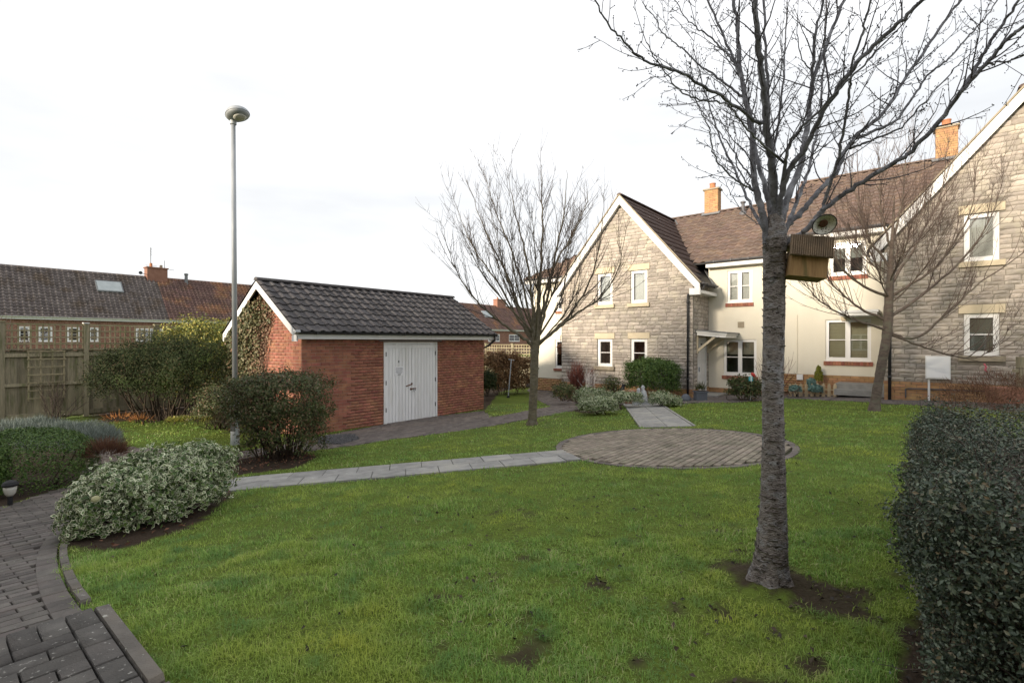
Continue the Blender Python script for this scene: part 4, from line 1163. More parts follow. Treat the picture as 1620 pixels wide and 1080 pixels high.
    while a_s + k * 0.45 < a_right - 0.2:
        rl.append((H(a_s + k * 0.45, RIDGE_B, zr - 0.01), U3 * 0.446, -W3 * 1.1, Z3)); k += 1
    pieces([(rt_v, rt_f)], rl, M['tile_brown'], roof, 'ridge_tile')
    wl2 = []; k = 0
    while GB - 0.18 + k * 0.45 < b_meet - 0.1:
        wl2.append((H(ac, GB - 0.18 + k * 0.45, gz1 - 0.02), W3 * 0.446, U3, Z3)); k += 1
    pieces([(rt_v, rt_f)], wl2, M['tile_plum'], wroof, 'ridge_tile')
    # valley strips
    vl = MB()
    for sg in (1, -1):
        vl.bar(H(ac + sg * (gr - 0.05), b_e + 0.1, gz0 + 0.09), H(ac + sg * 0.1, b_meet - 0.1, gz1 + 0.01), 0.09, 0.03, Z3 * 0.3 + W3)
    vl.build('valley', M['lead'], wroof)
    # barge boards with boxed feet
    bg = MB()
    for sg in (1, -1):
        e = H(ac + sg * (gr - 0.02), GB - 0.15, gz0); r = H(ac, GB - 0.15, gz1)
        t_, b_ = np.array([0, 0, -0.02]), np.array([0, 0, -0.33])
        poly = [e + t_, r + t_, r + b_, e + b_]
        bg.prism(poly[::-1] if sg > 0 else poly, -W3 * 0.03)
        bg.box(H(ac + sg * (gr - 0.19), GB - 0.135, gz0 - 0.26), (0.36, 0.05, 0.22), U3, W3, Z3)
        bg.box(H(ac + sg * (half + 0.15), GB + 0.72, gz0 - 0.27), (0.28, 1.66, 0.10), U3, W3, Z3)
        s_ = (H(ac, GB - 0.05, gz1 - 0.1) - H(ac + sg * (half + 0.28), GB - 0.05, gz0 - 0.1))
        bg.bar(H(ac + sg * (half + 0.28), GB - 0.06, gz0 - 0.28), H(ac, GB - 0.06, gz1 - 0.28), 0.16, 0.02, W3)
    bg.build('bargeboard', M['white'], h)
    vg = MB()
    for sg in (1, -1):
        vg.bar(H(ac + sg * (gr + 0.02), GB - 0.19, gz0 + 0.012), H(ac, GB - 0.19, gz1 + 0.012), 0.06, 0.035, W3)
    vg.build('verge', M['sill'], h)
    gutter(H(ac + gr + 0.05, GB - 0.15, gz0 + 0.02), H(ac + gr + 0.05, b_e + 0.2, gz0 + 0.02), U3, 0.055, 'grey_pipe', h, 2)
    # downpipe with swan neck
    pa = ac + half - 0.14 if pipe_side > 0 else ac - half + 0.12
    ga = ac + pipe_side * (gr + 0.05)
    dpp = [H(ga, GB - 0.02, gz0 - 0.03), H(ga, GB - 0.02, gz0 - 0.16), H((ga + pa) / 2 + 0.06 * pipe_side, GB - 0.06, gz0 - 0.27), H(pa, GB - 0.10, gz0 - 0.36), H(pa, GB - 0.10, gz0 - 0.55), H(pa, GB - 0.10, zf)]
    o = MB().tube(dpp, 0.036, 8)
    for zz in (gz0 - 0.6, zf + 1.9, zf + 0.6): o.lathe(H(pa, GB - 0.10, zz), [(0.042, -0.03), (0.046, -0.03), (0.046, 0.03), (0.042, 0.03)], 10)
    o.build('downpipe', M['black_pipe'], h, smooth=True)
    # chimney
    cz = 8.46 + d
    ch = MB().box(H(chim_a, RIDGE_B, (zr + cz) / 2 - 0.3), (0.55, 0.42, cz - zr + 0.6), U3, W3, Z3).build('chimney', M['buff_mortar'], h)
    cbk = []
    for ex_, n_, wd, off in ((U3, -W3, 0.55, 0.21), (W3, U3, 0.42, 0.275)):
        cbk += courses(H(chim_a, RIDGE_B) - ex_ * wd / 2 + n_ * off, ex_, n_, zr - 0.15, lambda z: 0.0, lambda z, q=wd: q, cz - 0.07, [], 0.075, None, 0.009, 0.03, 0.008, bond=0.225)
    pieces(BRICK_T, cbk, M['buff_brick'], ch, 'brick', 100)
    MB().box(H(chim_a, RIDGE_B, cz - 0.02), (0.66, 0.53, 0.06), U3, W3, Z3).build('cap', M['sill'], ch)
    MB().lathe(H(chim_a, RIDGE_B, cz + 0.01), [(0.14, 0), (0.125, 0.04), (0.115, 0.2), (0.13, 0.22), (0.13, 0.25), (0.10, 0.25), (0.09, 0.1)], 14).build('pot', M['chimney_pot'], ch, smooth=False)
    MB().box(H(chim_a, RIDGE_B - 0.26, zr - 0.06), (0.75, 0.2, 0.03), U3, W3 * 0.8 + Z3 * 0.55, Z3 * 0.8 - W3 * 0.55).build('flashing', M['lead'], ch)
    va = chim_a + 1.35; vb = RIDGE_B - 0.55; vz = zr - (zr - ze) * 0.55 / (RIDGE_B - b_e)
    MB().lathe(H(va, vb, vz), [(0.16, -0.05), (0.15, 0.05), (0.07, 0.12), (0.06, 0.42), (0.10, 0.44), (0.10, 0.50), (0.05, 0.52)], 12).build('vent_pipe', M['grey_pipe'], h, smooth=False)
    return h, gw

AC_M, AC_R = -8.47, 1.80
STEP_A = -3.60
house_m, gw_m = gabled_house('stone_house', 'stone-gabled house with four small windows in its gable and a porch door', AC_M, 0.20, 0.0, AC_M - 2.62, STEP_A, False, 2,
    {'door': True, 'walls': [(AC_M + 2.60, STEP_A, [(-5.36, -4.30, 0.91, 2.12, 2, {'blind': 'roman_blind', 'blind_h': 0.42}), (-5.24, -4.44, 3.40, 4.49, 2, {'blind': 'blind_white'})])]}, -6.87, 1)
house_r, gw_r = gabled_house('stone_house', 'taller stone-gabled house with a white meter cabinet on its wall', AC_R, 0.52, 0.58, STEP_A + 0.004, AC_R + 2.9, False, -0.71,
    {'door': False, 'walls': [(STEP_A + 0.004, AC_R - 2.60, [(-2.33, -1.185, 0.90, 2.14, 2, {'blind': 'blind', 'slats': 1}), (-2.22, -1.30, 3.50, 4.50, 2, {'blind': 'blind_grey', 'bar': False, 'blind_h': 0.5})])]}, 0.59, -1)
# porch and front door in the return wall of the stone gable
AR = AC_M + 2.60
Pr = lambda t, z, d=0.0: H(AR + d, GB + t, z)
fd = MB().box(Pr(0.87, 1.14, -0.05), (0.78, 0.045, 1.96), W3, U3, Z3).build('front_door', M['white'], house_m)
for zz in (0.55, 1.10, 1.62):
    for tt in (0.68, 1.06): MB().box(Pr(tt, zz, -0.024), (0.25, 0.012, 0.38), W3, U3, Z3).build('panel', M['upvc'], fd)
MB().box(Pr(0.60, 1.10, -0.01), (0.025, 0.05, 0.16), W3, U3, Z3).build('handle', M['galv'], fd)
MB().box(Pr(0.87, 1.95, -0.022), (0.10, 0.01, 0.06), W3, U3, Z3).build('door_number', M['steel_dark'], fd)
dfm = MB()
for tt in (0.445, 1.295): dfm.box(Pr(tt, 1.14, -0.04), (0.05, 0.09, 2.02), W3, U3, Z3)
dfm.box(Pr(0.87, 2.145, -0.04), (0.80, 0.09, 0.05), W3, U3, Z3).build('door_frame', M['upvc'], house_m)
cp = MB()
c0 = Pr(0.85, 2.33, 0.50)
cp.box(c0, (1.30, 1.0, 0.06), W3, U3 * 0.995 - Z3 * 0.10, Z3 * 0.995 + U3 * 0.10).box(c0 - Z3 * 0.075, (1.22, 0.93, 0.08), W3, U3 * 0.995 - Z3 * 0.10, Z3 * 0.995 + U3 * 0.10)
cp = cp.build('porch_canopy', M['white'], house_m)
MB().box(c0 + Z3 * 0.048, (1.38, 1.08, 0.03), W3, U3 * 0.995 - Z3 * 0.10, Z3 * 0.995 + U3 * 0.10).build('lead_roof', M['lead'], cp)
for tt in (0.30, 1.40):
    MB().bar(Pr(tt, 1.72, 0.03), Pr(tt, 2.20, 0.60), 0.07, 0.07, W3).bar(Pr(tt, 1.65, 0.035), Pr(tt, 2.24, 0.035), 0.06, 0.06, W3).build('bracket', M['lintel'], cp)
MB().box(H(-4.79, CB - 0.012, 2.62), (0.2, 0.03, 0.2), U3, W3, Z3).build('wall_vent', M['sill'], house_m)
MB().box(Pr(0.87, 0.235, 0.35), (1.1, 0.7, 0.10), W3, U3, Z3).build('door_step', M['concrete'], house_m)
# right house: meter cabinet with conduit, side porch canopy, waste pipe
mc = ray(1483.5, 580, 12.55)
ma = mc[:2] @ U
cab = MB().box(H(ma, GB - 0.10, 1.40), (0.48, 0.16, 0.57), U3, W3, Z3).build('meter_cabinet', M['white'], house_r)
MB().box(H(ma, GB - 0.19, 1.395), (0.43, 0.02, 0.50), U3, W3, Z3).build('cabinet_door', M['paper'], cab)
MB().tube([H(ma - 0.17, GB - 0.06, 1.12), H(ma - 0.17, GB - 0.06, 0.48)], 0.024, 8).build('conduit', M['upvc'], cab)
MB().tube([H(-0.35, GB - 0.05, 0.60), H(-0.35, GB - 0.05, 0.82), H(-0.30, GB - 0.05, 0.83), H(1.5, GB - 0.05, 0.86)], 0.016, 6).build('waste_pipe', M['grey_pipe'], house_r)
MB().box(H(-1.42, CB - 0.55, 2.90), (0.95, 1.15, 0.07), U3, W3, Z3).box(H(-1.42, CB - 0.55, 2.82), (0.88, 1.08, 0.08), U3, W3, Z3).build('porch_canopy', M['white'], house_r)
MB().box(H(-1.85, CB - 0.012, 2.78), (0.14, 0.03, 0.2), U3, W3, Z3).build('wall_vent', M['lintel'], house_r)
MB().tube([H(-3.10, CB - 0.02, 2.9), H(-3.10, CB - 0.02, 1.02)], 0.010, 6).build('cable', M['render'], house_r)
MB().box(H(-3.02, CB - 0.05, 0.92), (0.17, 0.07, 0.17), U3, W3, Z3).build('cable_box', M['upvc'], house_r)
for k, (dz, dw) in enumerate(((0.0, 1.25), (0.15, 0.95))):
    MB().box(H(-1.35, CB - 0.5 + k * 0.13, 0.56 + dz + 0.04), (1.25, dw - k * 0.1, 0.16), U3, W3, Z3).build('step', M['concrete'], house_r)

# cream house with hipped end beyond the stone gable
lh = thing('cream_house', 'cream rendered house end with hipped roof behind the stone gable', 'house', tuple(H(-12.4, 20, 0.1)))
LA0, LA1 = -13.62, AC_M - 2.622
mb = MB()
ops = [(-12.46 - LA0, -11.36 - LA0, 0.91, 2.12), (-12.36 - LA0, -11.42 - LA0, 3.40, 4.49)]
wall_face(mb, H(LA0, CB), U3, -W3, flat_top(4.72), 0, LA1 - LA0, 0.43, ops)
wall_face(mb, H(LA0, 2 * RIDGE_B - CB), -W3, -U3, flat_top(4.72), 0, 2 * (RIDGE_B - CB), -0.3, [])
lw_ = mb.build('rendered_wall', M['render'], lh)
MB().box(H((LA0 + LA1) / 2, CB + 0.05, 0.08), (LA1 - LA0 - 0.01, 0.08, 0.69), U3, W3, Z3).build('plinth', M['buff_mortar'], lh)
pieces(BRICK_T, courses(H(LA0, CB), U3, -W3, -0.2, lambda z: 0.0, lambda z: LA1 - LA0, 0.42, [], 0.075, None, 0.009, 0.06, 0.014, bond=0.225), M['buff_brick'], lw_, 'plinth_brick', 0, 'plinth_brick_rest')
for o, kw in zip(ops, ({'blind': 'wood_pale', 'blind_h': 0.9}, {'blind': 'blind_white'})):
    window(lh, H(LA0, CB), U3, -W3, o[0], o[1], o[2], o[3], 2, fw=0.065, **kw)
    MB().box(H(LA0 + (o[0] + o[1]) / 2, CB - 0.012, o[2] - 0.088), (o[1] - o[0] + 0.1, 0.08, 0.10), U3, W3, Z3).build('sill', M['brick'], lh)
ze, zr, b_e, hipd = 4.80, 7.47, CB - 0.36, 3.96
al = LA0 - 0.3; ar = LA1 - 0.003
ak = hipd * (ar - al) / hipd
rf = MB()
sfr = (ar - al) / hipd
rf.add([H(al, b_e, ze), H(ar, b_e, ze), H(ar, b_e + (RIDGE_B - b_e) * sfr, ze + (zr - ze) * sfr), H(al, 2 * RIDGE_B - b_e, ze), H(ar, 2 * RIDGE_B - b_e - (RIDGE_B - b_e) * sfr, ze + (zr - ze) * sfr), H(ar, 2 * RIDGE_B - b_e, ze)],
       [(0, 1, 2), (0, 2, 4, 3), (3, 4, 5), (0, 3, 5, 1)])
lroof = rf.build('roof', M['black'], lh)
run = math.hypot(RIDGE_B - b_e, zr - ze); es = (H(0, RIDGE_B, zr) - H(0, b_e, ze)) / run
nn = np.cross(U3, es); nn = nn if nn[2] > 0 else -nn
es_h = H(al + hipd, RIDGE_B, zr) - H(al, RIDGE_B, ze); rh = np.linalg.norm(es_h); es_h = es_h / rh
nh = np.cross(-W3, es_h); nh = nh if nh[2] > 0 else -nh
wd = 2 * (RIDGE_B - b_e)
lt = roof_slope(H(al, b_e - 0.03, ze + 0.005), U3, es, nn, ar - al, run, 0.3, 0.3, lambda u, s: u > s / run * hipd - 0.05)
lt += roof_slope(H(al, 2 * RIDGE_B - b_e, ze), -W3, es_h, nh, wd, rh, 0.3, 0.3, lambda u, s: s / rh * wd / 2 < u < wd - s / rh * wd / 2 and s / rh * hipd < ar - al)
pieces([tile_tmpl('pan', 5)], lt, M['tile_brown'], lroof, 'tile', 0, 'tile_rest')
MB().box(H((al + ar) / 2, CB - 0.30, 4.72), (ar - al, 0.025, 0.19), U3, W3, Z3).build('fascia', M['white'], lh)
gutter(H(al, CB - 0.37, 4.83), H(ar, CB - 0.37, 4.83), -W3, 0.055, 'grey_pipe', lh, 3)

# ------------------------------------------------------------------ brick terrace far behind the fence
FA, FRA = -56.4, -60.6           # eave line and ridge line (coordinate along U)
FZE, FZR = 4.05, 8.50
def far_house(name, label, b0, b1, mat, wins, chims, skylights, tw=0.36):
    h = thing(name, label, 'house', tuple(H(FA, (b0 + b1) / 2, -0.8)))
    O = H(FA - 0.25, b0); wm = MB()
    ops = [(w[0] - b0, w[1] - b0, w[2], w[3]) for w in wins]
    wall_face(wm, O, W3, U3, flat_top(FZE + 0.1), 0, b1 - b0, -1.0, ops, 0.1)
    for bb in (b0 + 0.005, b1 - 0.015):
        wm.prism([H(FA - 0.25, bb, -1), H(2 * FRA - FA, bb, -1), H(2 * FRA - FA, bb, FZE), H(FRA, bb, FZR - 0.1), H(FA - 0.25, bb, FZE)], W3 * 0.01)
    wl_ = wm.build('wall', M['mortar'], h)
    pieces(BRICK_T, courses(O, W3, U3, 1.0, lambda z: 0.0, lambda z: b1 - b0, FZE, ops, 0.15, None, 0.02, 0.06, 0.012, bond=0.45), M['far_brick'], wl_, 'brick', 0, 'brick_rest')
    for w in wins:
        window(h, O, W3, U3, w[0] - b0, w[1] - b0, w[2], w[3], w[4], bar=True, fw=0.10, back=0.02, blind=w[5] if len(w) > 5 else None, blind_h=0.4)
    rf = MB()
    for sg in (1, -1):
        e0, e1 = (H(FRA + sg * (FA - FRA), b, FZE) for b in (b0, b1)); r0, r1 = H(FRA, b0, FZR), H(FRA, b1, FZR)
        rf.prism([e0, e1, r1, r0] if sg > 0 else [e1, e0, r0, r1], (0, 0, -0.1))
    roof = rf.build('roof', M['black'], h)
    run = math.hypot(FA - FRA, FZR - FZE); es = (H(FRA, 0, FZR) - H(FA, 0, FZE)) / run
    n = np.cross(W3, es); n = n if n[2] > 0 else -n
    tm = tile_tmpl('pan', 9); tm = ([[p[0], p[1], p[2] * 3.2] for p in tm[0]], tm[1])
    pieces([tm], roof_slope(H(FA + 0.08, b0, FZE + 0.02), W3, es, n, b1 - b0, run + 0.08, tw, 0.36), mat, roof, 'tile', 0, 'tile_rest')
    MB().tube([H(FRA, b0, FZR + 0.03), H(FRA, b1, FZR + 0.03)], 0.13, 8).build('ridge', mat, roof)
    MB().box(H(FA - 0.02, (b0 + b1) / 2, FZE - 0.05), (b1 - b0, 0.06, 0.26), W3, U3, Z3).build('fascia', M['white'], h)
    gutter(H(FA + 0.10, b0, FZE + 0.06), H(FA + 0.10, b1, FZE + 0.06), U3, 0.09, 'white', h)
    for (cb, w_, ht) in chims:
        c = MB().box(H(FRA, cb, FZR + ht / 2 - 0.4), (w_, 1.0, ht + 0.8), W3, U3, Z3).box(H(FRA, cb, FZR + ht - 0.03), (w_ + 0.16, 1.16, 0.12), W3, U3, Z3).build('chimney', M['far_brick'], h)
        MB().lathe(H(FRA, cb - w_ * 0.25, FZR + ht), [(0.18, 0), (0.14, 0.1), (0.13, 0.45), (0.1, 0.45)], 10).build('pot', M['chimney_pot'], c)
        MB().lathe(H(FRA, cb + w_ * 0.25, FZR + ht), [(0.18, 0), (0.14, 0.1), (0.13, 0.35), (0.1, 0.35)], 10).build('pot', M['sill'], c)
    for (sb_, s_, w_, l_) in skylights:
        c = H(FA, sb_, FZE) + es * s_ + n * 0.20
        f_ = MB().box(c, (w_, l_, 0.14), W3, es, n).build('skylight', M['lead'], h)
        MB().box(c + n * 0.078, (w_ - 0.2, l_ - 0.2, 0.01), W3, es, n).build('pane', M['skylight'], f_)
    return h, es, n
def fb(px):
    """coordinate along W where the eave wall of the far terrace crosses image column px"""
    r = (px - 810) / FPX; a = FA - 0.25
    return (a * (U[0] - r * U[1])) / (r * W[1] - W[0])
wz0, wz1 = 2.05, 3.28
fh1, es_f, n_f = far_house('brick_house', 'brick terrace house with grey-brown roof and a skylight behind the fence', fb(-140), fb(266), M['tile_far'],
    [(fb(29), fb(47), wz0, wz1, 1), (fb(61), fb(83), wz0, wz1, 1), (fb(106), fb(126), wz0, wz1, 1), (fb(141), fb(156), wz0, wz1, 1), (fb(215), fb(258), wz0, wz1, 2, 'blind_white')],
    [(16.3, 1.75, 1.05)], [(12.2, 4.15, 2.0, 1.45)])
fh2, _, _ = far_house('brick_house', 'brick terrace house with rust-streaked roof beyond the shed', fb(266) + 0.01, fb(430), M['tile_rust'],
    [(fb(290), fb(315), wz0, wz1, 2)], [], [])
fh3, _, _ = far_house('brick_house', 'distant brick terrace house seen between the shed and cream house', fb(430) + 0.01, fb(880), M['tile_rust'],
    [(62.5, 65.5, wz0, wz1, 2), (68, 71, wz0, wz1, 2), (74, 77.5, wz0, wz1, 2), (80, 83, wz0, wz1, 2)], [(70.0, 2.4, 1.3)], [(64.5, 3.6, 2.2, 1.6)], 0.5)
# roof bits: vent, aerials, small dish
cbk = 16.3
vp = MB().lathe(H(FRA + 0.35, 18.9, FZR - 0.45), [(0.22, 0), (0.16, 0.2), (0.15, 1.0), (0.2, 1.02), (0.2, 1.15), (0.1, 1.2)], 10).build('vent_pipe', M['lead'], fh2)
aer = MB()
aer.tube([H(FRA, cbk - 0.45, FZR + 1.0), H(FRA, cbk - 0.45, FZR + 3.1)], 0.03, 6)
for k in range(5): aer.bar(H(FRA - 0.4, cbk - 0.45 + 0.0, FZR + 2.3 + 0.16 * k), H(FRA + 0.4, cbk - 0.45, FZR + 2.3 + 0.16 * k), 0.02, 0.02, Z3)
aer.bar(H(FRA, cbk - 0.9, FZR + 1.25), H(FRA, cbk + 0.1, FZR + 1.25), 0.03, 0.03, Z3)
aer.build('aerial', M['steel_dark'], fh1)
a2 = MB().tube([H(FRA, cbk + 0.75, FZR + 0.6), H(FRA, cbk + 0.75, FZR + 1.9)], 0.025, 6).bar(H(FRA, cbk + 0.75, FZR + 1.05), H(FRA, cbk + 1.6, FZR + 1.0), 0.03, 0.03, Z3)
a2.build('aerial', M['steel_dark'], fh1)
MB().bar(H(FRA + 0.5, cbk - 1.4, FZR + 0.35), H(FRA + 0.5, cbk - 0.8, FZR + 0.25), 0.05, 0.05, Z3).lathe(H(FRA + 0.5, cbk - 1.45, FZR + 0.37), [(0.05, 0), (0.16, 0.06), (0.17, 0.09)], 10, U3).build('satellite_dish', M['steel_dark'], fh1)

# ------------------------------------------------------------------ unseen building added behind the camera, placed and sized to shade lawn and gables
bk = thing('shade_block', 'unseen brick building added behind the camera to shade the lawn', 'building', tuple(H(2, -13, 0.6)))
bz = 0.5
mb = MB()
BA0, BA1, BBF, BBR = -13.0, 16.0, -9.0, -17.0
wall_face(mb, H(BA1, BBF), -U3, W3, flat_top(6.8), 0, BA1 - BA0, bz - 0.6, [(k * 3.0 + 1.0, k * 3.0 + 2.2, zz, zz + 1.2) for k in range(8) for zz in (1.4, 4.2)])
wall_face(mb, H(BA0, BBF), -W3, -U3, flat_top(6.8), 0, BBF - BBR, bz - 0.6, [])
wall_face(mb, H(BA1, BBR), W3, U3, flat_top(6.8), 0, BBF - BBR, bz - 0.6, [])
wall_face(mb, H(BA0, BBR), U3, -W3, flat_top(6.8), 0, BA1 - BA0, bz - 0.6, [])
mb.build('wall', M['buff_brick'], bk)
for k in range(8):
    for zz in (1.4, 4.2): window(bk, H(BA1, BBF), -U3, W3, k * 3.0 + 1.0, k * 3.0 + 2.2, zz, zz + 1.2, 2)
rb_ = (BBF + BBR) / 2; rz = 9.8
MB().add([H(BA0 - 0.3, BBF + 0.4, 6.75), H(BA1 + 0.3, BBF + 0.4, 6.75), H(BA1 + 0.3, BBR - 0.4, 6.75), H(BA0 - 0.3, BBR - 0.4, 6.75), H(BA0 + 3, rb_, rz), H(BA1 - 3, rb_, rz)],
         [(0, 1, 5, 4), (1, 2, 5), (2, 3, 4, 5), (3, 0, 4), (3, 2, 1, 0)]).build('roof', M['tile_brown'], bk)

# ------------------------------------------------------------------ fences
FNA = -18.9
def panel_fence(name, label, p0, d, npost, bay, zb, ztop, ztrel, front, trel_pitch=(0.125, 0.18), board=0.115, posts_white=None):
    """closeboard fence from p0 along d: posts, boards, rails, trellis slats"""
    f = thing(name, label, 'fence', (p0[0], p0[1], zb))
    d3 = np.array([d[0], d[1], 0.0]); fr = np.array([front[0], front[1], 0.0]); p0 = np.array([p0[0], p0[1], 0.0])
    boards, rails, slats = [], [], []
    for k in range(npost):
        c = p0 + d3 * bay * k
        po = MB().box(c + Z3 * ((zb + ztrel) / 2) + fr * 0.0, (0.11, 0.11, ztrel - zb + 0.02), d3, fr, Z3).build('post', M['wood_fence'], f)
        MB().box(c + Z3 * (ztrel + 0.025), (0.15, 0.15, 0.03), d3, fr, Z3).build('cap', M['white' if k == posts_white else 'wood_fence'], po)
        if k == npost - 1: break
        nb = int(round((bay - 0.11) / board)); bw = (bay - 0.11) / nb
        for i in range(nb):
            boards.append((c + d3 * (0.055 + (i + 0.5) * bw) + Z3 * ((zb + ztop) / 2) + fr * (-0.03 + 0.006 * (i % 2)), d3 * (bw + 0.004), -fr * 0.014, Z3 * (ztop - zb - 0.04 + random.uniform(-0.01, 0.01))))
        for zz, hh in ((ztop - 0.14, 0.10), ((zb + ztop) / 2 + 0.02, 0.085), (zb + 0.13, 0.13)):
            rails.append((c + d3 * bay / 2 + Z3 * zz + fr * 0.012, d3 * (bay - 0.115), -fr * 0.045, Z3 * hh))
        rails.append((c + d3 * bay / 2 + Z3 * (ztop + 0.01), d3 * (bay - 0.115), -fr * 0.10, Z3 * 0.035))
        nv = int((bay - 0.11) / trel_pitch[0]); pv = (bay - 0.11) / nv
        for i in range(nv + 1):
            slats.append((c + d3 * (0.07 + i * (bay - 0.14) / nv) + Z3 * ((ztop + ztrel) / 2) + fr * 0.0, d3 * 0.038, -fr * 0.014, Z3 * (ztrel - ztop - 0.06)))
        nh = int(round((ztrel - ztop) / trel_pitch[1]))
        for i in range(nh):
            slats.append((c + d3 * bay / 2 + Z3 * (ztrel - 0.03 - i * trel_pitch[1]) + fr * 0.016, d3 * (bay - 0.115), -fr * 0.014, Z3 * 0.038))
    pieces(BRICK_T, boards, M['wood_fence'], f, 'board')
    pieces(BRICK_T, rails, M['wood_fence'], f, 'rail')
    pieces(BRICK_T, slats, M['wood_trellis'], f, 'slat')
    return f
pf0 = H(FNA, 3.36 - 1.735 * 2)
panel_fence('board_fence', 'weathered board fence topped with trellis behind the dark shrub', pf0[:2], W, 7, 1.735, -0.12, 1.82, 2.56, U, posts_white=2)
tl_a = FNA + 0.10
tr = thing('trellis_panel', 'small square trellis fixed on the board fence', 'trellis', tuple(H(tl_a, 2.6, 0.2)))
tb0, tb1, tz0, tz1 = 2.13, 2.86, 0.42, 1.80
ts = []
for i in range(4): ts.append((H(tl_a, tb0 + (tb1 - tb0) * i / 3, (tz0 + tz1) / 2), W3 * 0.035, -U3 * 0.015, Z3 * (tz1 - tz0)))
for i in range(7): ts.append((H(tl_a + 0.017, (tb0 + tb1) / 2, tz1 - 0.02 - i * 0.215), W3 * (tb1 - tb0 + 0.06), -U3 * 0.015, Z3 * 0.032))
pieces(BRICK_T, ts, M['wood_trellis'], tr, 'slat')
panel_fence('board_fence', 'short board fence with square trellis beside the cream house', H(-13.85, 19.0)[:2], -U, 3, 1.75, -0.25, 1.30, 1.92, -W, (0.15, 0.15), 0.125)
# low picket fence
pk = thing('picket_fence', 'low pale picket fence round a tiny bed by the right house', 'fence', tuple(gp(1280, 627)))
ptl = []
q0, q1 = gp(1250, 627), gp(1321, 628)
dq = (q1 - q0); Lq = np.linalg.norm(dq[:2]); dq = dq / Lq
pick_t = ([[-.5, -.5, 0], [.5, -.5, 0], [.5, .5, 0], [-.5, .5, 0], [-.5, -.5, .85], [.5, -.5, .85], [.5, .5, .85], [-.5, .5, .85], [0, -.5, 1], [0, .5, 1]],
          [(0, 1, 5, 4), (4, 5, 8), (2, 3, 7, 6), (6, 7, 9), (1, 2, 6, 5), (3, 0, 4, 7), (5, 6, 9, 8), (7, 4, 8, 9)])
dx3 = np.array([dq[0], dq[1], 0]); dn3 = np.array([-dq[1], dq[0], 0])
for i in range(9):
    c = q0 + dq * Lq * i / 8
    ptl.append((c, dx3 * 0.085, dn3 * 0.018, Z3 * random.uniform(0.40, 0.43)))
for i in range(3):
    c = q1 + dn3 * (0.10 + 0.16 * i)
    ptl.append((c, dn3 * 0.085, -dx3 * 0.018, Z3 * 0.41))
pieces([pick_t], ptl, M['wood_pale'], pk, 'picket')
for zz in (0.10, 0.24): MB().box((q0 + q1) / 2 + Z3 * zz + dn3 * 0.02, (Lq, 0.02, 0.03), dx3, dn3, Z3).build('rail', M['wood_pale'], pk)

# ------------------------------------------------------------------ lamp post
LP = gp(372, 704)
lamp = thing('street_lamp', 'tall galvanised street lamp beside the russet bush', 'street lamp', tuple(LP))
top = ray(368.5, 190, LP[1])[2]
tx = ray(369, 190, LP[1])[0]
MB().tube([LP + Z3 * -0.1, LP + Z3 * 1.15, LP + np.array([0, 0, 1.2])], [0.085, 0.085, 0.06], 16).build('base_column', M['galv'], lamp, smooth=False)
MB().tube([LP + Z3 * 1.1, np.array([LP[0] + (tx - LP[0]), LP[1], top])], [0.052, 0.042], 16).build('column', M['galv'], lamp, smooth=True)
MB().box(LP + np.array([0.0, -0.086, 0.55]), (0.09, 0.01, 0.5)).build('access_door', M['steel_dark'], lamp)
tip = np.array([tx, LP[1], top])
# lantern: tilted egg-shaped head
hd = np.array([0.86, -0.46, 0.20]); hd /= np.linalg.norm(hd)         # points from the column out along the head
side = np.cross(Z3, hd); side /= np.linalg.norm(side); upv = np.cross(hd, side)
def head(rows, cols, zsc, lo, hi, off, rl, rw, ctr):
    V, F = [], []
    for j in range(rows + 1):
        ph = lo + (hi - lo) * j / rows
        for i in range(cols):
            th = 2 * math.pi * i / cols; r = math.cos(ph)
            x = rl * math.cos(th) * r; x = x * (1.0 if x > 0 else 0.92)
            y = rw * math.sin(th) * r * (1 + 0.12 * math.cos(th))
            V.append(tip + hd * (x + ctr) + side * y + upv * (zsc * math.sin(ph) + off))
    for j in range(rows):
        for i in range(cols): F.append((j * cols + i, j * cols + (i + 1) % cols, (j + 1) * cols + (i + 1) % cols, (j + 1) * cols + i))
    F.append(tuple(rows * cols + i for i in range(cols)))
    return V, F
MB().add(*head(6, 28, 0.15, 0.0, 1.45, 0.05, 0.265, 0.215, 0.13)).build('head_cover', M['galv'], lamp, smooth=True)
MB().add(*head(5, 28, -0.085, 0.0, 1.15, 0.046, 0.258, 0.208, 0.13)).build('head_body', M['galv'], lamp, smooth=True)
MB().lathe(tip, [(0.05, -0.10), (0.062, -0.09), (0.062, 0.02)], 14).build('spigot', M['galv'], lamp)
V, F = head(4, 24, -0.035, 0.0, 1.3, -0.030, 0.135, 0.115, 0.20)
MB().add(V, F).build('lens', M['lens'], lamp, smooth=True)
# ------------------------------------------------------------------ bare trees
def tangent_frame(d):
    d = d / (np.linalg.norm(d) + 1e-9)
    a = np.cross(d, (0.2, 0.9, 0.4)); a /= np.linalg.norm(a)
    return d, a, np.cross(d, a)

def shoot(start, d0, length, r0, r1, segs, up, wob, rng):
    """polyline from start heading d0, bending upward by `up`, wandering by `wob`"""
    P = [np.array(start, float)]; d = np.array(d0, float); d /= np.linalg.norm(d)
    st = length / segs
    for k in range(segs):
        d = d + Z3 * up / segs + rng.normal(size=3) * wob
        d /= np.linalg.norm(d)
        P.append(P[-1] + d * st)
    P = np.array(P)
    return P, np.linspace(r0, r1, segs + 1)

def side_dir(t, ang, rng, flat=None):
    t, a, b = tangent_frame(t)
    ph = rng.uniform(0, 2 * math.pi)
    return t * math.cos(ang) + (a * math.cos(ph) + b * math.sin(ph)) * math.sin(ang)

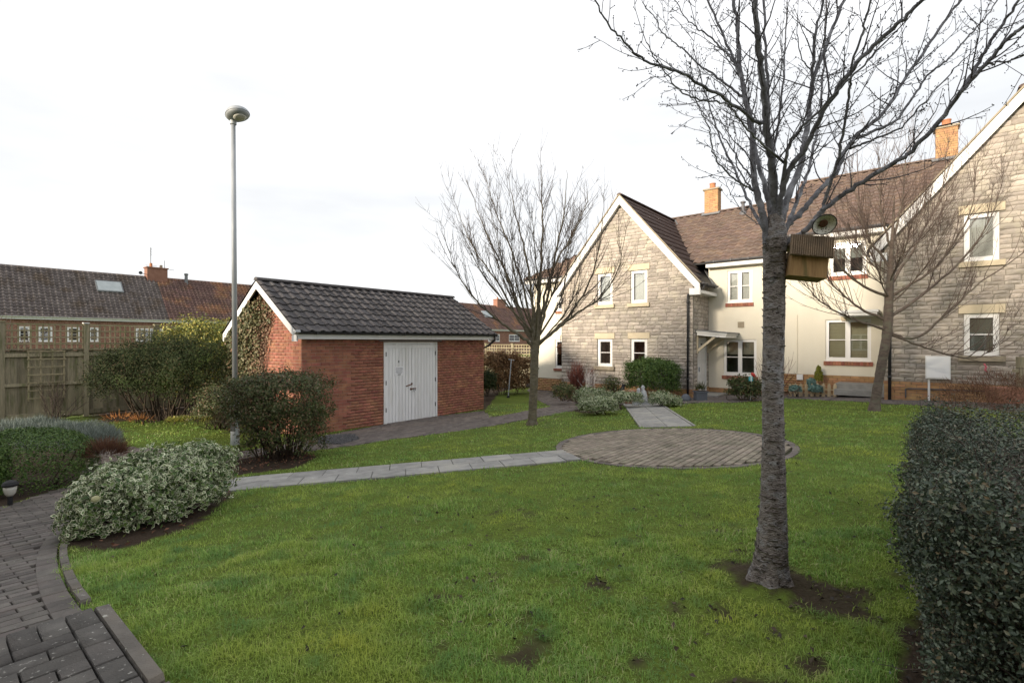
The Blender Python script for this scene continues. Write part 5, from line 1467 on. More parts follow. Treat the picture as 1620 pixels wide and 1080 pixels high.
# foreground cherry: limbs traced as (image column, row, depth offset) at the trunk's distance
CT = gp(1219, 922)
TY = CT[1]
LIMBS = [
    # (points, start radius m, end radius m)
    ([(1213, 385, 0), (1209, 350, .0), (1200, 315, .03), (1191, 259, .08), (1189, 207, .12), (1180, 159, .18), (1171, 111, .25), (1168, 55, .32), (1160, -5, .40), (1150, -80, .5), (1142, -150, .6)], .025, .008),
    ([(1220, 340, .02), (1213, 307, .06), (1202, 267, .16), (1194, 228, .25), (1186, 180, .35), (1175, 130, .45), (1150, 70, .6), (1120, 0, .75), (1100, -60, .85)], .018, .006),
    ([(1226, 385, 0), (1226, 345, -.01), (1226, 315, -.03), (1221, 259, -.08), (1213, 204, -.13), (1210, 159, -.18), (1202, 93, -.25), (1197, 37, -.32), (1193, -10, -.36), (1187, -110, -.44), (1183, -190, -.5)], .031, .010),
    ([(1226, 310, -.02), (1222, 270, .04), (1216, 207, .06), (1214, 130, .1), (1211, 74, .14), (1208, 0, .2), (1206, -90, .28)], .015, .006),
    ([(1236, 350, .02), (1246, 311, .08), (1265, 267, .16), (1276, 207, .25), (1283, 148, .34), (1290, 115, .4), (1310, 63, .5), (1335, 0, .62), (1360, -70, .75)], .024, .009),
    ([(1283, 148, .34), (1287, 100, .3), (1290, 50, .28), (1303, 0, .28), (1312, -70, .3)], .013, .006),
    ([(1232, 340, -.03), (1238, 300, -.08), (1252, 262, -.14), (1273, 237, -.18), (1302, 178, -.28), (1340, 119, -.38), (1389, 67, -.48), (1425, 34, -.55), (1462, -3, -.62), (1520, -70, -.75)], .020, .008),
    ([(1236, 300, -.06), (1243, 259, -.16), (1250, 226, -.22), (1268, 202, -.26), (1290, 180, -.3), (1320, 150, -.4), (1360, 110, -.5), (1400, 66, -.6)], .012, .004),
    ([(1240, 366, .02), (1252, 350, .03), (1273, 330, .08), (1298, 300, .16), (1321, 274, .24), (1339, 237, .32), (1352, 218, .36), (1398, 177, .46), (1428, 131, .54), (1468, 73, .64), (1496, 31, .70), (1520, 0, .76), (1560, -60, .9)], .019, .008),
    ([(1350, 221, .36), (1380, 208, .46), (1416, 190, .56), (1450, 145, .66), (1471, 116, .72), (1502, 92, .78), (1530, 60, .85), (1562, 25, .92), (1590, -20, 1.0)], .011, .005),
    ([(1345, 235, .34), (1370, 225, .25), (1420, 205, .15), (1450, 175, .1), (1490, 130, .05), (1530, 90, 0)], .009, .003),
    ([(1241, 384, -.02), (1262, 374, -.05), (1282, 357, -.10), (1295, 341, -.13), (1310, 326, -.16), (1339, 304, -.2), (1395, 269, -.28), (1435, 245, -.34), (1480, 199, -.42), (1520, 147, -.5), (1566, 95, -.58), (1594, 61, -.64), (1625, 40, -.7), (1680, 0, -.8)], .0185, .008),
    ([(1522, 143, -.5), (1545, 105, -.5), (1565, 72, -.52), (1590, 31, -.55), (1618, -4, -.6), (1650, -50, -.65)], .011, .005),
    ([(1560, 100, -.57), (1580, 98, -.6), (1600, 95, -.62), (1640, 80, -.66)], .006, .003),
    ([(1297, 338, -.12), (1305, 318, -.14), (1317, 281, -.2), (1328, 240, -.26), (1336, 200, -.32), (1343, 148, -.38), (1348, 108, -.44), (1365, 48, -.52), (1376, 0, -.58), (1386, -60, -.64)], .011, .004),
    ([(1211, 194, -.12), (1195, 192, -.16), (1180, 180, -.2), (1146, 156, -.28), (1110, 135, -.36), (1082, 118, -.42), (1036, 102, -.5), (1006, 87, -.56), (986, 63, -.6), (960, 35, -.66), (940, -3, -.72)], .0125, .0035),
    ([(1241, 258, -.14), (1215, 235, -.22), (1189, 211, -.28), (1168, 185, -.32), (1146, 163, -.36), (1100, 156, -.42), (1073, 141, -.46), (1042, 101, -.52), (1021, 67, -.56)], .008, .0025),
    ([(1178, 155, .2), (1160, 143, .25), (1131, 119, .32), (1103, 101, .38), (1079, 76, .42), (1051, 55, .46), (1036, 28, .5), (1016, 4, .55)], .009, .003),
    ([(1171, 112, .26), (1155, 92, .3), (1131, 64, .36), (1110, 50, .4), (1091, 34, .44), (1064, -2, .5)], .008, .003),
    ([(1192, 300, .05), (1186, 294, .08), (1168, 269, .12), (1163, 240, .15), (1163, 214, .18), (1161, 180, .2)], .007, .002),
    ([(1192, 302, .05), (1175, 292, .02), (1146, 269, -.04), (1128, 239, -.08), (1122, 205, -.12), (1110, 180, -.14), (1103, 165, -.15), (1094, 138, -.18)], .007, .002),
    ([(1190, 282, .1), (1172, 258, .16), (1155, 232, .22), (1135, 205, .28), (1119, 188, .32), (1100, 160, .36)], .006, .002),
    ([(1207, 360, .04), (1195, 352, .08), (1180, 340, .1), (1165, 320, .12), (1148, 288, .14)], .004, .0018),
    ([(1287, 115, .4), (1270, 95, .3), (1262, 60, .25), (1262, 15, .2)], .005, .002),
    ([(1240, 372, .06), (1256, 330, .4), (1275, 280, .7), (1290, 220, .95), (1300, 150, 1.15), (1305, 60, 1.35), (1308, -30, 1.5)], .016, .006),
    ([(1222, 372, .1), (1216, 320, .4), (1220, 260, .7), (1232, 190, .95), (1240, 110, 1.15), (1245, 20, 1.3)], .015, .006),
    ([(1207, 360, .05), (1185, 320, .3), (1165, 275, .55), (1140, 220, .8), (1120, 160, 1.0), (1100, 90, 1.2)], .012, .004),
]
def build_cherry():
    rng = np.random.default_rng(11)
    t = thing('cherry_tree', 'large bare cherry tree with grey trunk and nest box, rooted in the near lawn', 'tree', tuple(CT))
    # trunk with flared foot and rough rings
    rows = [(925, 1217, 70), (910, 1217, 63), (893, 1218, 56), (875, 1219.5, 52), (850, 1221, 48.5), (800, 1222.5, 43), (740, 1223.5, 38.5), (680, 1223.7, 35), (600, 1223, 34.5), (520, 1224, 35), (450, 1224.5, 35.5), (410, 1225, 36.5), (385, 1226, 38), (365, 1227, 36), (340, 1227, 24)]
    P = []; R = []
    for y, x, w in rows:
        p = ray(x, y, TY); P.append(p); R.append(w / 2 * TY / FPX * 0.89)
    Pc = catmull(P, 8); Rc = np.interp(np.linspace(0, 1, len(Pc)), np.linspace(0, 1, len(R)), R)
    n = 28
    v, f = tube_np(Pc, Rc, n)
    v = v.reshape(len(Pc), n, 3)
    for i in range(len(Pc)):
        th = np.arange(n) * 2 * math.pi / n
        hgt = Pc[i][2] - CT[2]
        lump = 1 + 0.03 * np.sin(3 * th + hgt * 5) + 0.012 * np.sin(hgt * 23 + 2.5 * np.sin(th * 2 + hgt * 3)) + 0.004 * np.sin(hgt * 97 + np.sin(th)) + rng.normal(size=n) * 0.012
        lump += 0.28 * np.exp(-hgt / 0.075) * (0.55 + 0.55 * np.sin(th * 5 + 1.1 + 0.6 * np.sin(th))) * (hgt < 0.5)
        v[i] = Pc[i] + (v[i] - Pc[i]) * lump[:, None]
    v = v.reshape(-1, 3)
    np_mesh('trunk', v, f, M['bark'], t, smooth=True)
    # peeling bark flakes and rings
    fl = MB()
    for k in range(420):
        i = rng.integers(0, len(Pc) - 14); th = rng.uniform(0, 2 * math.pi)
        nrm = np.array([math.cos(th), math.sin(th), 0.05]); tg = np.array([-nrm[1], nrm[0], 0])
        w = rng.uniform(0.015, 0.06) * (1.5 if i < 30 else 1); h = rng.uniform(0.004, 0.014) * (1.8 if i < 30 else 1)
        c = Pc[i] + nrm * (Rc[i] * 1.015)
        a0, a1 = -w / 2, w / 2
        fl.add([c + tg * a0 - nrm * w * w * 1.5, c + tg * a1 - nrm * w * w * 1.5, c + tg * a1 * 0.8 + Z3 * h + nrm * 0.006, c + tg * a0 * 0.7 + Z3 * h + nrm * 0.004, c + tg * a0 * 0.6 + nrm * 0.001 - Z3 * 0.003], [(0, 1, 2, 3), (4, 1, 0)])
    fl.build('bark_flakes', M['bark'], t)["kind"] = "stuff"
    tw = TubeSet(); buds = []
    for pts, r0, r1 in LIMBS:
        P = catmull([ray(x, y, TY + d * 1.0) for x, y, d in pts], 6)
        P[3:] += rng.normal(size=(len(P) - 3, 3)) * 0.0035
        R = r0 + (r1 - r0) * np.linspace(0, 1, len(P)) ** 0.75
        v, f = tube_np(P, R * (1 + rng.normal(size=len(P)) * 0.04), 9)
        np_mesh('branch', v, f, M['bark_limb'], t, smooth=True)
        seg = np.concatenate([[0], np.cumsum(np.linalg.norm(np.diff(P, axis=0), axis=1))])
        s = seg[-1] * 0.16 + rng.uniform(0, 0.05)
        while s < seg[-1]:
            p = along(P, seg, s); q = along(P, seg, min(s + 0.03, seg[-1])); tg = q - p
            if np.linalg.norm(tg) < 1e-4: break
            rr = np.interp(s, seg, R)
            frac = s / seg[-1]
            ln = rng.uniform(0.10, 0.42) * (0.75 + 0.5 * min(1, rr / 0.012))
            if rng.random() < 0.45: ln = rng.uniform(0.02, 0.06)
            d = side_dir(tg, rng.uniform(0.6, 1.15), rng) + Z3 * 0.15
            twig(tw, buds, p + d / np.linalg.norm(d) * rr * 0.5, d, ln, min(rr * 0.42, 0.0045), rng, 0)
            s += rng.uniform(0.025, 0.070)
        twig(tw, buds, P[-1], P[-1] - P[-3], 0.22, R[-1] * 0.9, rng, 0)
    tw.build('twigs', M['twig'], t)
    # bud clusters
    B = np.array(buds)
    oct_v = np.array([[1, 0, 0], [-1, 0, 0], [0, 1, 0], [0, -1, 0], [0, 0, 1.5], [0, 0, -1.2]]) * 0.0029
    oct_f = np.array([[0, 2, 4], [2, 1, 4], [1, 3, 4], [3, 0, 4], [2, 0, 5], [1, 2, 5], [3, 1, 5], [0, 3, 5]])
    V = (B[:, None, :] + oct_v[None] * rng.uniform(0.7, 1.4, size=(len(B), 1, 1))).reshape(-1, 3)
    F = (oct_f[None] + (np.arange(len(B)) * 6)[:, None, None]).reshape(-1, 3)
    o = np_mesh('buds', V, F, M['twig'], t); o["kind"] = "stuff"
    return t

def twig(ts, buds, p, d, ln, r, rng, lvl):
    segs = max(3, int(ln / 0.05))
    P, R = shoot(p, d, ln, max(r, 0.0016), 0.0013, segs, 0.45 if lvl == 0 else 0.2, 0.10, rng)
    ts.add(P, R, 5 if r > 0.003 else 4)
    buds.append(P[-1])
    if rng.random() < 0.7:
        for k in range(2): buds.append(P[-1] + rng.normal(size=3) * 0.005)
    if lvl >= 2: return
    seg = np.linspace(0, ln, segs + 1)
    s = rng.uniform(0.03, 0.07)
    while s < ln - 0.01:
        q = along(P, seg, s); tg = along(P, seg, min(s + 0.01, ln)) - q
        if lvl == 0 and ln > 0.22 and rng.random() < 0.28: l2 = rng.uniform(0.07, 0.20)
        else: l2 = rng.uniform(0.010, 0.034)
        dd = side_dir(tg + 1e-6, rng.uniform(0.6, 1.1), rng)
        twig(ts, buds, q, dd, l2, 0.0020, rng, lvl + 1)
        s += rng.uniform(0.03, 0.075)
build_cherry()

def young_tree(name, label, trunk_px, Y, limbs, widths, tr_mat, tw_mat, seed, n_shoot, shoot_len, extra, up=0.9, fine=1.0, lw=1.0):
    """slender tree: trunk, traced main limbs, extra limbs in depth, long upright shoots and fine side twigs"""
    rng = np.random.default_rng(seed)
    base = ray(*trunk_px[0], Y)
    t = thing(name, label, 'tree', tuple(base))
    P = catmull([ray(x, y, Y) for x, y in trunk_px], 8)
    P[0][2] -= 0.08
    R = np.interp(np.linspace(0, 1, len(P)), np.linspace(0, 1, len(widths)), np.array(widths) / 2 * Y / FPX)
    R = R * (1 + rng.normal(size=len(P)) * 0.03)
    R[:3] *= (1.35, 1.2, 1.08)
    v, f = tube_np(P, R, 14)
    v = v + rng.normal(size=v.shape) * 0.003
    np_mesh('trunk', v, f, tr_mat, t, smooth=True)
    tw = TubeSet(); tops = []
    for pts, dz, w0 in limbs:
        L_ = catmull([ray(x, y, Y + dz * k / (len(pts) - 1)) for k, (x, y) in enumerate(pts)], 6)
        L_[2:] += rng.normal(size=(len(L_) - 2, 3)) * 0.012
        tops.append((L_, lw * w0 / 2 * Y / FPX))
    for (p0, d0, ln, r0, u_) in extra(rng):
        L_, _ = shoot(p0, d0, ln, r0, 0.004, 14, u_, 0.05, rng)
        tops.append((L_, r0 * lw))
    for L_, r0 in tops:
        Rl = r0 * (1 - np.linspace(0, 1, len(L_))) ** 1.1 + 0.0035
        v, f = tube_np(L_, Rl, 7)
        np_mesh('branch', v, f, tr_mat, t, smooth=True)
        seg = np.concatenate([[0], np.cumsum(np.linalg.norm(np.diff(L_, axis=0), axis=1))]); T_ = seg[-1]
        for k in range(n_shoot):
            s = T_ * rng.uniform(0.22, 0.98)
            p = along(L_, seg, s); tg = along(L_, seg, min(s + 0.05, T_)) - along(L_, seg, max(s - 0.05, 0))
            out = p - base; out[2] = 0; out /= np.linalg.norm(out) + 1e-6
            d = side_dir(tg, rng.uniform(0.35, 0.8), rng) + Z3 * 0.35 + out * 0.15
            ln = rng.uniform(*shoot_len) * (1.1 - 0.35 * s / T_)
            S, Rs = shoot(p, d, ln, min(0.0085, np.interp(s, seg, Rl) * 0.55), 0.0020, max(6, int(ln / 0.12)), up, 0.05, rng)
            tw.add(S, Rs, 5)
            sg2 = np.linspace(0, ln, len(S))
            for q in range(int(rng.uniform(5, 10) * fine)):
                s2 = ln * rng.uniform(0.1, 0.92)
                pp = along(S, sg2, s2); t2 = along(S, sg2, min(s2 + 0.02, ln)) - along(S, sg2, max(s2 - 0.02, 0))
                l3 = rng.uniform(0.08, 0.5) * (1 if rng.random() < 0.6 else 0.3)
                S3, R3 = shoot(pp, side_dir(t2, rng.uniform(0.5, 0.95), rng) + Z3 * 0.2, l3, 0.0034, 0.0018, 4, up * 0.5, 0.07, rng)
                tw.add(S3, R3, 4)
    tw.build('twigs', tw_mat, t)
    return t

Y2 = gp(843, 671)[1]
f2 = ray(846, 548, Y2)
def extra2(rng):
    out = []
    for k in range(9):
        az = 2 * math.pi * (k + rng.uniform(-.3, .3)) / 9; tilt = rng.uniform(0.45, 1.0)
        out.append((f2 + Z3 * rng.uniform(-0.05, 0.35), np.array([math.cos(az) * math.sin(tilt), math.sin(az) * math.sin(tilt), math.cos(tilt)]), rng.uniform(2.2, 3.6), rng.uniform(0.025, 0.04), 0.9))
    return out
young_tree('young_tree', 'bare vase-shaped young tree between the shed and the stone house', [(842, 673), (843, 640), (845, 600), (846, 560), (848, 530), (852, 490)], Y2, [
    ([(845, 548), (820, 530), (790, 508), (755, 478), (720, 425), (697, 350)], -0.6, 9),
    ([(846, 545), (826, 500), (805, 440), (772, 375), (737, 282)], 0.5, 9),
    ([(848, 535), (842, 480), (835, 420), (817, 345), (803, 275)], -0.4, 9),
    ([(850, 520), (853, 470), (856, 400), (858, 320), (856, 262)], 0.3, 11),
    ([(850, 540), (862, 490), (880, 400), (893, 330), (898, 268)], -0.5, 9),
    ([(848, 548), (875, 525), (905, 492), (935, 440), (950, 375), (955, 305)], 0.5, 9),
    ([(848, 546), (880, 522), (910, 497), (950, 470), (978, 425), (990, 365)], -0.7, 8),
    ([(846, 545), (828, 518), (790, 452), (745, 385), (717, 312)], 0.9, 8),
    ([(847, 540), (838, 500), (812, 405), (784, 335), (767, 275)], 1.0, 8),
    ([(850, 530), (870, 440), (900, 380), (925, 330), (930, 300)], 1.1, 7),
], [15, 13, 12.5, 13, 15, 8], M['bark2'], M['twig2'], 21, 23, (0.5, 1.5), extra2, 0.6, 0.85, 0.62)

Y3 = gp(1383, 649)[1]
f3 = ray(1408, 470, Y3)
def extra3(rng):
    out = []
    for k in range(10):
        az = 2 * math.pi * (k + rng.uniform(-.3, .3)) / 10; tilt = rng.uniform(0.7, 1.3)
        out.append((f3 + Z3 * rng.uniform(-0.6, 0.9), np.array([math.cos(az) * math.sin(tilt), math.sin(az) * math.sin(tilt), math.cos(tilt)]), rng.uniform(1.3, 2.3), rng.uniform(0.016, 0.026), 0.9))
    return out
young_tree('young_tree', 'bare leaning young tree with reddish shoots before the right-hand stone gable', [(1383, 651), (1388, 615), (1396, 570), (1403, 530), (1406, 480), (1409, 420), (1412, 370), (1415, 310)], Y3, [
    ([(1404, 525), (1440, 535), (1480, 512), (1540, 455), (1620, 398), (1680, 340)], -0.5, 9),
    ([(1407, 502), (1470, 458), (1530, 402), (1570, 340), (1590, 270)], 0.4, 9),
    ([(1408, 470), (1480, 422), (1530, 345), (1548, 255)], -0.5, 8),
    ([(1410, 450), (1450, 385), (1488, 305), (1500, 215)], 0.5, 8),
    ([(1404, 508), (1352, 482), (1312, 442), (1290, 395)], 0.4, 8),
    ([(1406, 470), (1350, 442), (1312, 392), (1297, 330)], -0.5, 8),
    ([(1409, 425), (1372, 372), (1352, 302), (1346, 245)], 0.4, 7),
    ([(1402, 522), (1345, 503), (1292, 472), (1262, 432)], -0.4, 7),
    ([(1404, 528), (1452, 545), (1525, 566), (1572, 552), (1602, 515)], -0.6, 6),
    ([(1412, 385), (1425, 330), (1432, 270), (1438, 215)], 0.2, 7),
    ([(1412, 400), (1395, 340), (1392, 280), (1388, 230)], -0.3, 6),
], [15, 13, 13, 13.5, 12, 7.5, 4.5, 1.6], M['bark3'], M['twig3'], 33, 26, (0.4, 1.7), extra3, 0.75, 1.0, 0.55)

# ------------------------------------------------------------------ leaf shrubs
def leaf_batch(C, Nn, size, aspect, rng, rim=False, fold=0.25, droop=0.0):
    """leaf blades at C, facing roughly Nn; returns verts, faces, per-vertex rnd (and rim)"""
    n = len(C)
    Nn = Nn + rng.normal(size=(n, 3)) * 0.55; Nn /= np.linalg.norm(Nn, axis=1)[:, None] + 1e-9
    A = rng.normal(size=(n, 3)); A[:, 2] -= droop
    A -= Nn * (A * Nn).sum(1)[:, None]; A /= np.linalg.norm(A, axis=1)[:, None] + 1e-9
    B = np.cross(Nn, A)
    s = size * rng.uniform(0.65, 1.25, size=(n, 1)); w = s * aspect
    base = C - A * s * 0.5; tip = C + A * s * 0.5
    lf = C + B * w * 0.5 + Nn * w * fold - A * s * 0.05; rt = C - B * w * 0.5 + Nn * w * fold - A * s * 0.05
    r = rng.random(n)
    if rim:
        V = np.stack([base, rt, tip, lf, C], 1).reshape(-1, 3); k = np.arange(n)[:, None] * 5
        F = np.concatenate([k + np.array([[0, 1, 4]]), k + np.array([[1, 2, 4]]), k + np.array([[2, 3, 4]]), k + np.array([[3, 0, 4]])])
        return V, F, np.repeat(r, 5), (rng.uniform(0.55, 1.25, size=(n, 1)) * np.array([[1, 1, 1, 1, 0.0]])).ravel()
    V = np.stack([base, rt, tip, lf], 1).reshape(-1, 3); k = np.arange(n)[:, None] * 4
    F = np.concatenate([k + np.array([[0, 1, 2]]), k + np.array([[0, 2, 3]])])
    return V, F, np.repeat(r, 4), None

def blob_points(blobs, n, rng, shell=0.35, power=2.0, lump=0.16, clump=0.5):
    """points near the skin of a union of superellipsoids (centre, radii); normals outward"""
    vol = np.array([b[1][0] * b[1][1] + b[1][0] * b[1][2] + b[1][1] * b[1][2] for b in blobs]); pr = vol / vol.sum()
    C, N_ = [], []
    for (c, r, *rot), k in zip(blobs, (pr * n).astype(int)):
        d = rng.normal(size=(k, 3)); d /= np.linalg.norm(d, axis=1)[:, None]
        d[:, 2] = np.where(d[:, 2] < -0.45, -d[:, 2], d[:, 2])
        sup = (np.abs(d) ** power).sum(1) ** (-1 / power)
        ph = np.sin(d[:, 0] * 7 + c[0] * 3) * np.sin(d[:, 1] * 6 + c[1]) + np.sin(d[:, 2] * 9 + d[:, 0] * 5) * 0.7 + np.sin(d[:, 0] * 17 + d[:, 2] * 13) * 0.5
        rad = sup * (1 + lump * 0.5 * ph)
        depth = 1 - shell * rng.random(k) ** 1.6
        q = d * (rad * depth)[:, None] * np.array(r)
        if rot:
            a = rot[0]; q = np.stack([q[:, 0] * math.cos(a) - q[:, 1] * math.sin(a), q[:, 0] * math.sin(a) + q[:, 1] * math.cos(a), q[:, 2]], 1)
            nn = np.stack([d[:, 0] * math.cos(a) - d[:, 1] * math.sin(a), d[:, 0] * math.sin(a) + d[:, 1] * math.cos(a), d[:, 2]], 1)
        else: nn = d
        C.append(np.array(c) + q); N_.append(nn)
    return np.concatenate(C), np.concatenate(N_)

def clumped(C, N_, rng, frac, nc, rad):
    """pull a share of the leaves into sprays so that the skin shows tufts and gaps"""
    k = rng.integers(0, len(C), nc); pick = rng.random(len(C)) < frac
    idx = np.where(pick)[0]; a = k[rng.integers(0, nc, len(idx))]
    C[idx] = C[a] + rng.normal(size=(len(idx), 3)) * rad + N_[a] * rad * 0.6
    N_[idx] = N_[a]
    return C, N_

def shrub(name, label, cat, base, blobs, n, size, aspect, mat, seed, rim=False, shell=0.35, power=2.4, lump=0.16, clump=(0.5, 120, 0.05), stems=16, stem_mat='stem', stem_r=0.012, floor=True, fold=0.25, group=None, core=None):
    rng = np.random.default_rng(seed)
    t = thing(name, label, cat, tuple(base), group)
    C, N_ = blob_points(blobs, n, rng, shell, power, lump)
    if clump: C, N_ = clumped(C, N_, rng, *clump)
    if floor:
        g = G(C[:, 0], C[:, 1]) + 0.02
        C[:, 2] = np.maximum(C[:, 2], g + rng.random(len(C)) * 0.05)
    V, F, r, rm = leaf_batch(C, N_, size, aspect, rng, rim, fold)
    at = {"rnd": r}
    if rim: at["rim"] = rm
    np_mesh('foliage', V, F, mat, t, attrs=at)
    if stems:
        ts = TubeSet(); b0 = np.array(base)
        for k in range(stems):
            tgt = C[rng.integers(0, len(C))]
            s0 = b0 + np.array([rng.normal() * 0.07, rng.normal() * 0.07, -0.03]) * (1 + 2 * (blobs[0][1][0] > 0.8)) + (tgt - b0) * np.array([0.35, 0.35, 0])
            mid = s0 * 0.5 + tgt * 0.5 + rng.normal(size=3) * 0.06
            P = catmull([s0, mid, tgt], 5); ts.add(P, np.linspace(stem_r, stem_r * 0.25, len(P)), 5)
        ts.build('stems', M[stem_mat], t)
    return t

def B(px, py, Y, rx, ry, rz, rot=0.0):
    """ellipsoid blob centred at image point (px, py) at depth Y"""
    return (ray(px, py, Y), (rx, ry, rz), rot)
WROT = math.atan2(W[1], W[0])
# variegated bush by the path
vb = gp(235, 815)
shrub('variegated_shrub', 'large low variegated green and white shrub beside the path', 'shrub', vb,
      [B(198, 795, 4.80, 0.40, 0.44, 0.36, 0.3), B(260, 776, 5.15, 0.46, 0.46, 0.40, 0.3), B(310, 760, 5.50, 0.34, 0.40, 0.39), B(155, 810, 4.65, 0.27, 0.30, 0.29)],
      15000, 0.050, 0.55, L['varieg'], 101, rim=True, shell=0.30, lump=0.14, clump=(0.55, 420, 0.030), stems=40, stem_r=0.009)
pb_ = ray(151, 789, 4.18)
o = MB().lathe(pb_, [(0.01, -0.02), (0.025, -0.014), (0.033, 0.0), (0.027, 0.014), (0.01, 0.02)], 12, (0.2, -0.5, 1)).build('stone', M['pale_clump'], None, smooth=True, origin=tuple(pb_))  # pale yellowish clump among the leaves, modelled as a rounded blob
tag(o, 'pale yellow rounded clump among the variegated leaves', 'stone')
# clipped hedge and lavender to the left
hb = gp(60, 770)
shrub('clipped_shrub', 'rounded clipped dark green shrub left of the path', 'shrub', hb, [B(40, 737, 6.9, 0.80, 0.62, 0.50, 0.1), B(-85, 750, 6.7, 0.6, 0.6, 0.45)], 34000, 0.027, 0.6, L['hedge'], 102, shell=0.12, power=2.6, lump=0.035, clump=(0.3, 900, 0.016), stems=20)
shrub('clipped_shrub', 'small green shrub behind the path light', 'shrub', gp(-30, 790), [B(-28, 768, 6.25, 0.24, 0.2, 0.25)], 2600, 0.034, 0.6, L['hedge'], 103, shell=0.2, power=2.6, clump=None, stems=6)
def spiky(name, label, cat, base, cloud, n, ln, wd, mat, seed, lean=0.5, group=None, rand=0.35):
    """tufts of narrow upright leaves"""
    rng = np.random.default_rng(seed)
    t = thing(name, label, cat, tuple(base), group)
    C, N_ = blob_points(cloud, n, rng, 0.35, 2.6, 0.15)
    C[:, 2] = np.maximum(C[:, 2], G(C[:, 0], C[:, 1]) + 0.03)
    d = N_ * lean + Z3 * 0.8 + rng.normal(size=C.shape) * rand; d /= np.linalg.norm(d, axis=1)[:, None]
    s = np.cross(d, rng.normal(size=C.shape)); s /= np.linalg.norm(s, axis=1)[:, None]
    l_ = ln * rng.uniform(0.5, 1.3, size=(n if len(C) == n else len(C), 1))
    V = np.stack([C - s * wd / 2, C + s * wd / 2, C + d * l_], 1).reshape(-1, 3)
    F = np.arange(len(V)).reshape(-1, 3)
    np_mesh('foliage', V, F, mat, t, attrs={"rnd": np.repeat(rng.random(len(C)), 3)})
    return t
spiky('lavender', 'grey-blue lavender row along the left fence bed', 'lavender', gp(80, 705), [B(20, 693, 8.8, 1.1, 0.5, 0.27), B(110, 695, 8.7, 0.7, 0.5, 0.26), B(150, 700, 8.5, 0.32, 0.4, 0.2), B(60, 688, 9.0, 0.4, 0.3, 0.28)], 26000, 0.085, 0.007, L['lav'], 104)
spiky('dead_perennial', 'collapsed brown dead stems beside the path behind the variegated shrub', 'plant', gp(165, 722), [B(165, 716, 7.2, 0.24, 0.2, 0.08)], 1200, 0.16, 0.008, L['mulch'], 105, 1.6)
spiky('bracken', 'orange dead bracken fronds under the dark shrub', 'fern', gp(205, 666), [B(190, 663, 13.0, 0.35, 0.25, 0.09), B(220, 664, 12.8, 0.3, 0.2, 0.06)], 200, 0.17, 0.012, L['bracken'], 106, 3.0)
# big shrubs by the fence and the shed
shrub('evergreen_shrub', 'big spreading dark evergreen shrub in front of the board fence', 'shrub', gp(265, 664), [B(230, 600, 13.4, 1.35, 0.9, 0.95), B(310, 600, 13.2, 1.2, 1.0, 1.05), B(265, 570, 13.6, 1.0, 0.9, 0.62), B(180, 595, 13.6, 0.6, 0.6, 0.6)],
      46000, 0.058, 0.32, L['dark'], 107, shell=0.5, power=2.2, lump=0.22, clump=(0.6, 500, 0.10), stems=46, stem_r=0.022)
shrub('golden_shrub', 'sunlit yellow-green shrub rising behind the dark shrub', 'shrub', ray(315, 655, 15.6), [B(320, 545, 15.6, 0.95, 0.8, 0.75), B(285, 560, 15.6, 0.7, 0.7, 0.6), B(355, 560, 15.4, 0.55, 0.6, 0.75), B(320, 600, 15.7, 0.9, 0.7, 0.9)],
      18000, 0.075, 0.55, L['yellow'], 108, shell=0.5, lump=0.34, clump=(0.7, 170, 0.12), stems=20, stem_r=0.02, floor=False)
shrub('russet_shrub', 'square clipped russet-green bush in front of the shed corner', 'shrub', gp(448, 722), [B(445, 640, 8.45, 0.80, 0.62, 0.52), B(448, 686, 8.45, 0.66, 0.5, 0.48), B(395, 645, 8.8, 0.45, 0.5, 0.45)],
      30000, 0.044, 0.5, L['russet'], 109, shell=0.4, power=3.4, lump=0.10, clump=(0.5, 500, 0.05), stems=60, stem_r=0.013)
shrub('small_shrub', 'small loose green shrub left of the lamp column', 'shrub', gp(345, 672), [B(345, 640, 11.4, 0.42, 0.4, 0.42), B(325, 655, 11.6, 0.3, 0.3, 0.2)], 5000, 0.05, 0.5, L['russet'], 110, shell=0.6, lump=0.25, clump=(0.5, 120, 0.07), stems=20)
spiky('ground_cover', 'low yellow-green ground cover under the dark shrub', 'plant', gp(305, 668), [B(300, 664, 12.6, 0.55, 0.3, 0.06)], 1200, 0.07, 0.016, L['yellow'], 111, 1.4)
# ivy on the shed gable
rng = np.random.default_rng(112)
ivy = thing('ivy', 'ivy climbing the shed gable, green fading to dry brown', 'ivy', tuple(H(-13.3, SB0 - 0.05, -0.1)))
n_i = 16000
ua = rng.uniform(-14.25, -11.9, n_i); za = rng.uniform(-0.1, 3.4, n_i)
edge_r = np.interp(za, [0, 0.6, 1.2, 2.0, 2.6, 3.1, 3.4], [-13.0, -12.75, -12.55, -12.3, -12.0, -12.15, -12.4]) + 0.22 * (vnoise(za, za * 0, 4, 3) - 0.5) + rng.normal(size=n_i) * 0.07
top_l = SRIDGE - 0.28 - pitch_s * np.abs(ua - SAC)
ok = (ua < edge_r) & (za < top_l)
ua, za, er_ = ua[ok], za[ok], edge_r[ok]
dist = er_ - ua
thick = np.clip(dist * 0.25, 0.01, 0.22) * rng.random(len(ua)) * (0.6 + 0.8 * vnoise(ua, za, 2.5, 6))
C = H(0, 0)[None] + ua[:, None] * U3 + (SB0 - 0.02 - thick)[:, None] * W3 + za[:, None] * Z3
NN = np.tile(-W3 + Z3 * 0.3, (len(C), 1))
dry = rng.random(len(C)) < np.clip(1.15 - dist / 0.75 + 0.3 * (vnoise(ua, za, 3, 9) - 0.5), 0, 1)
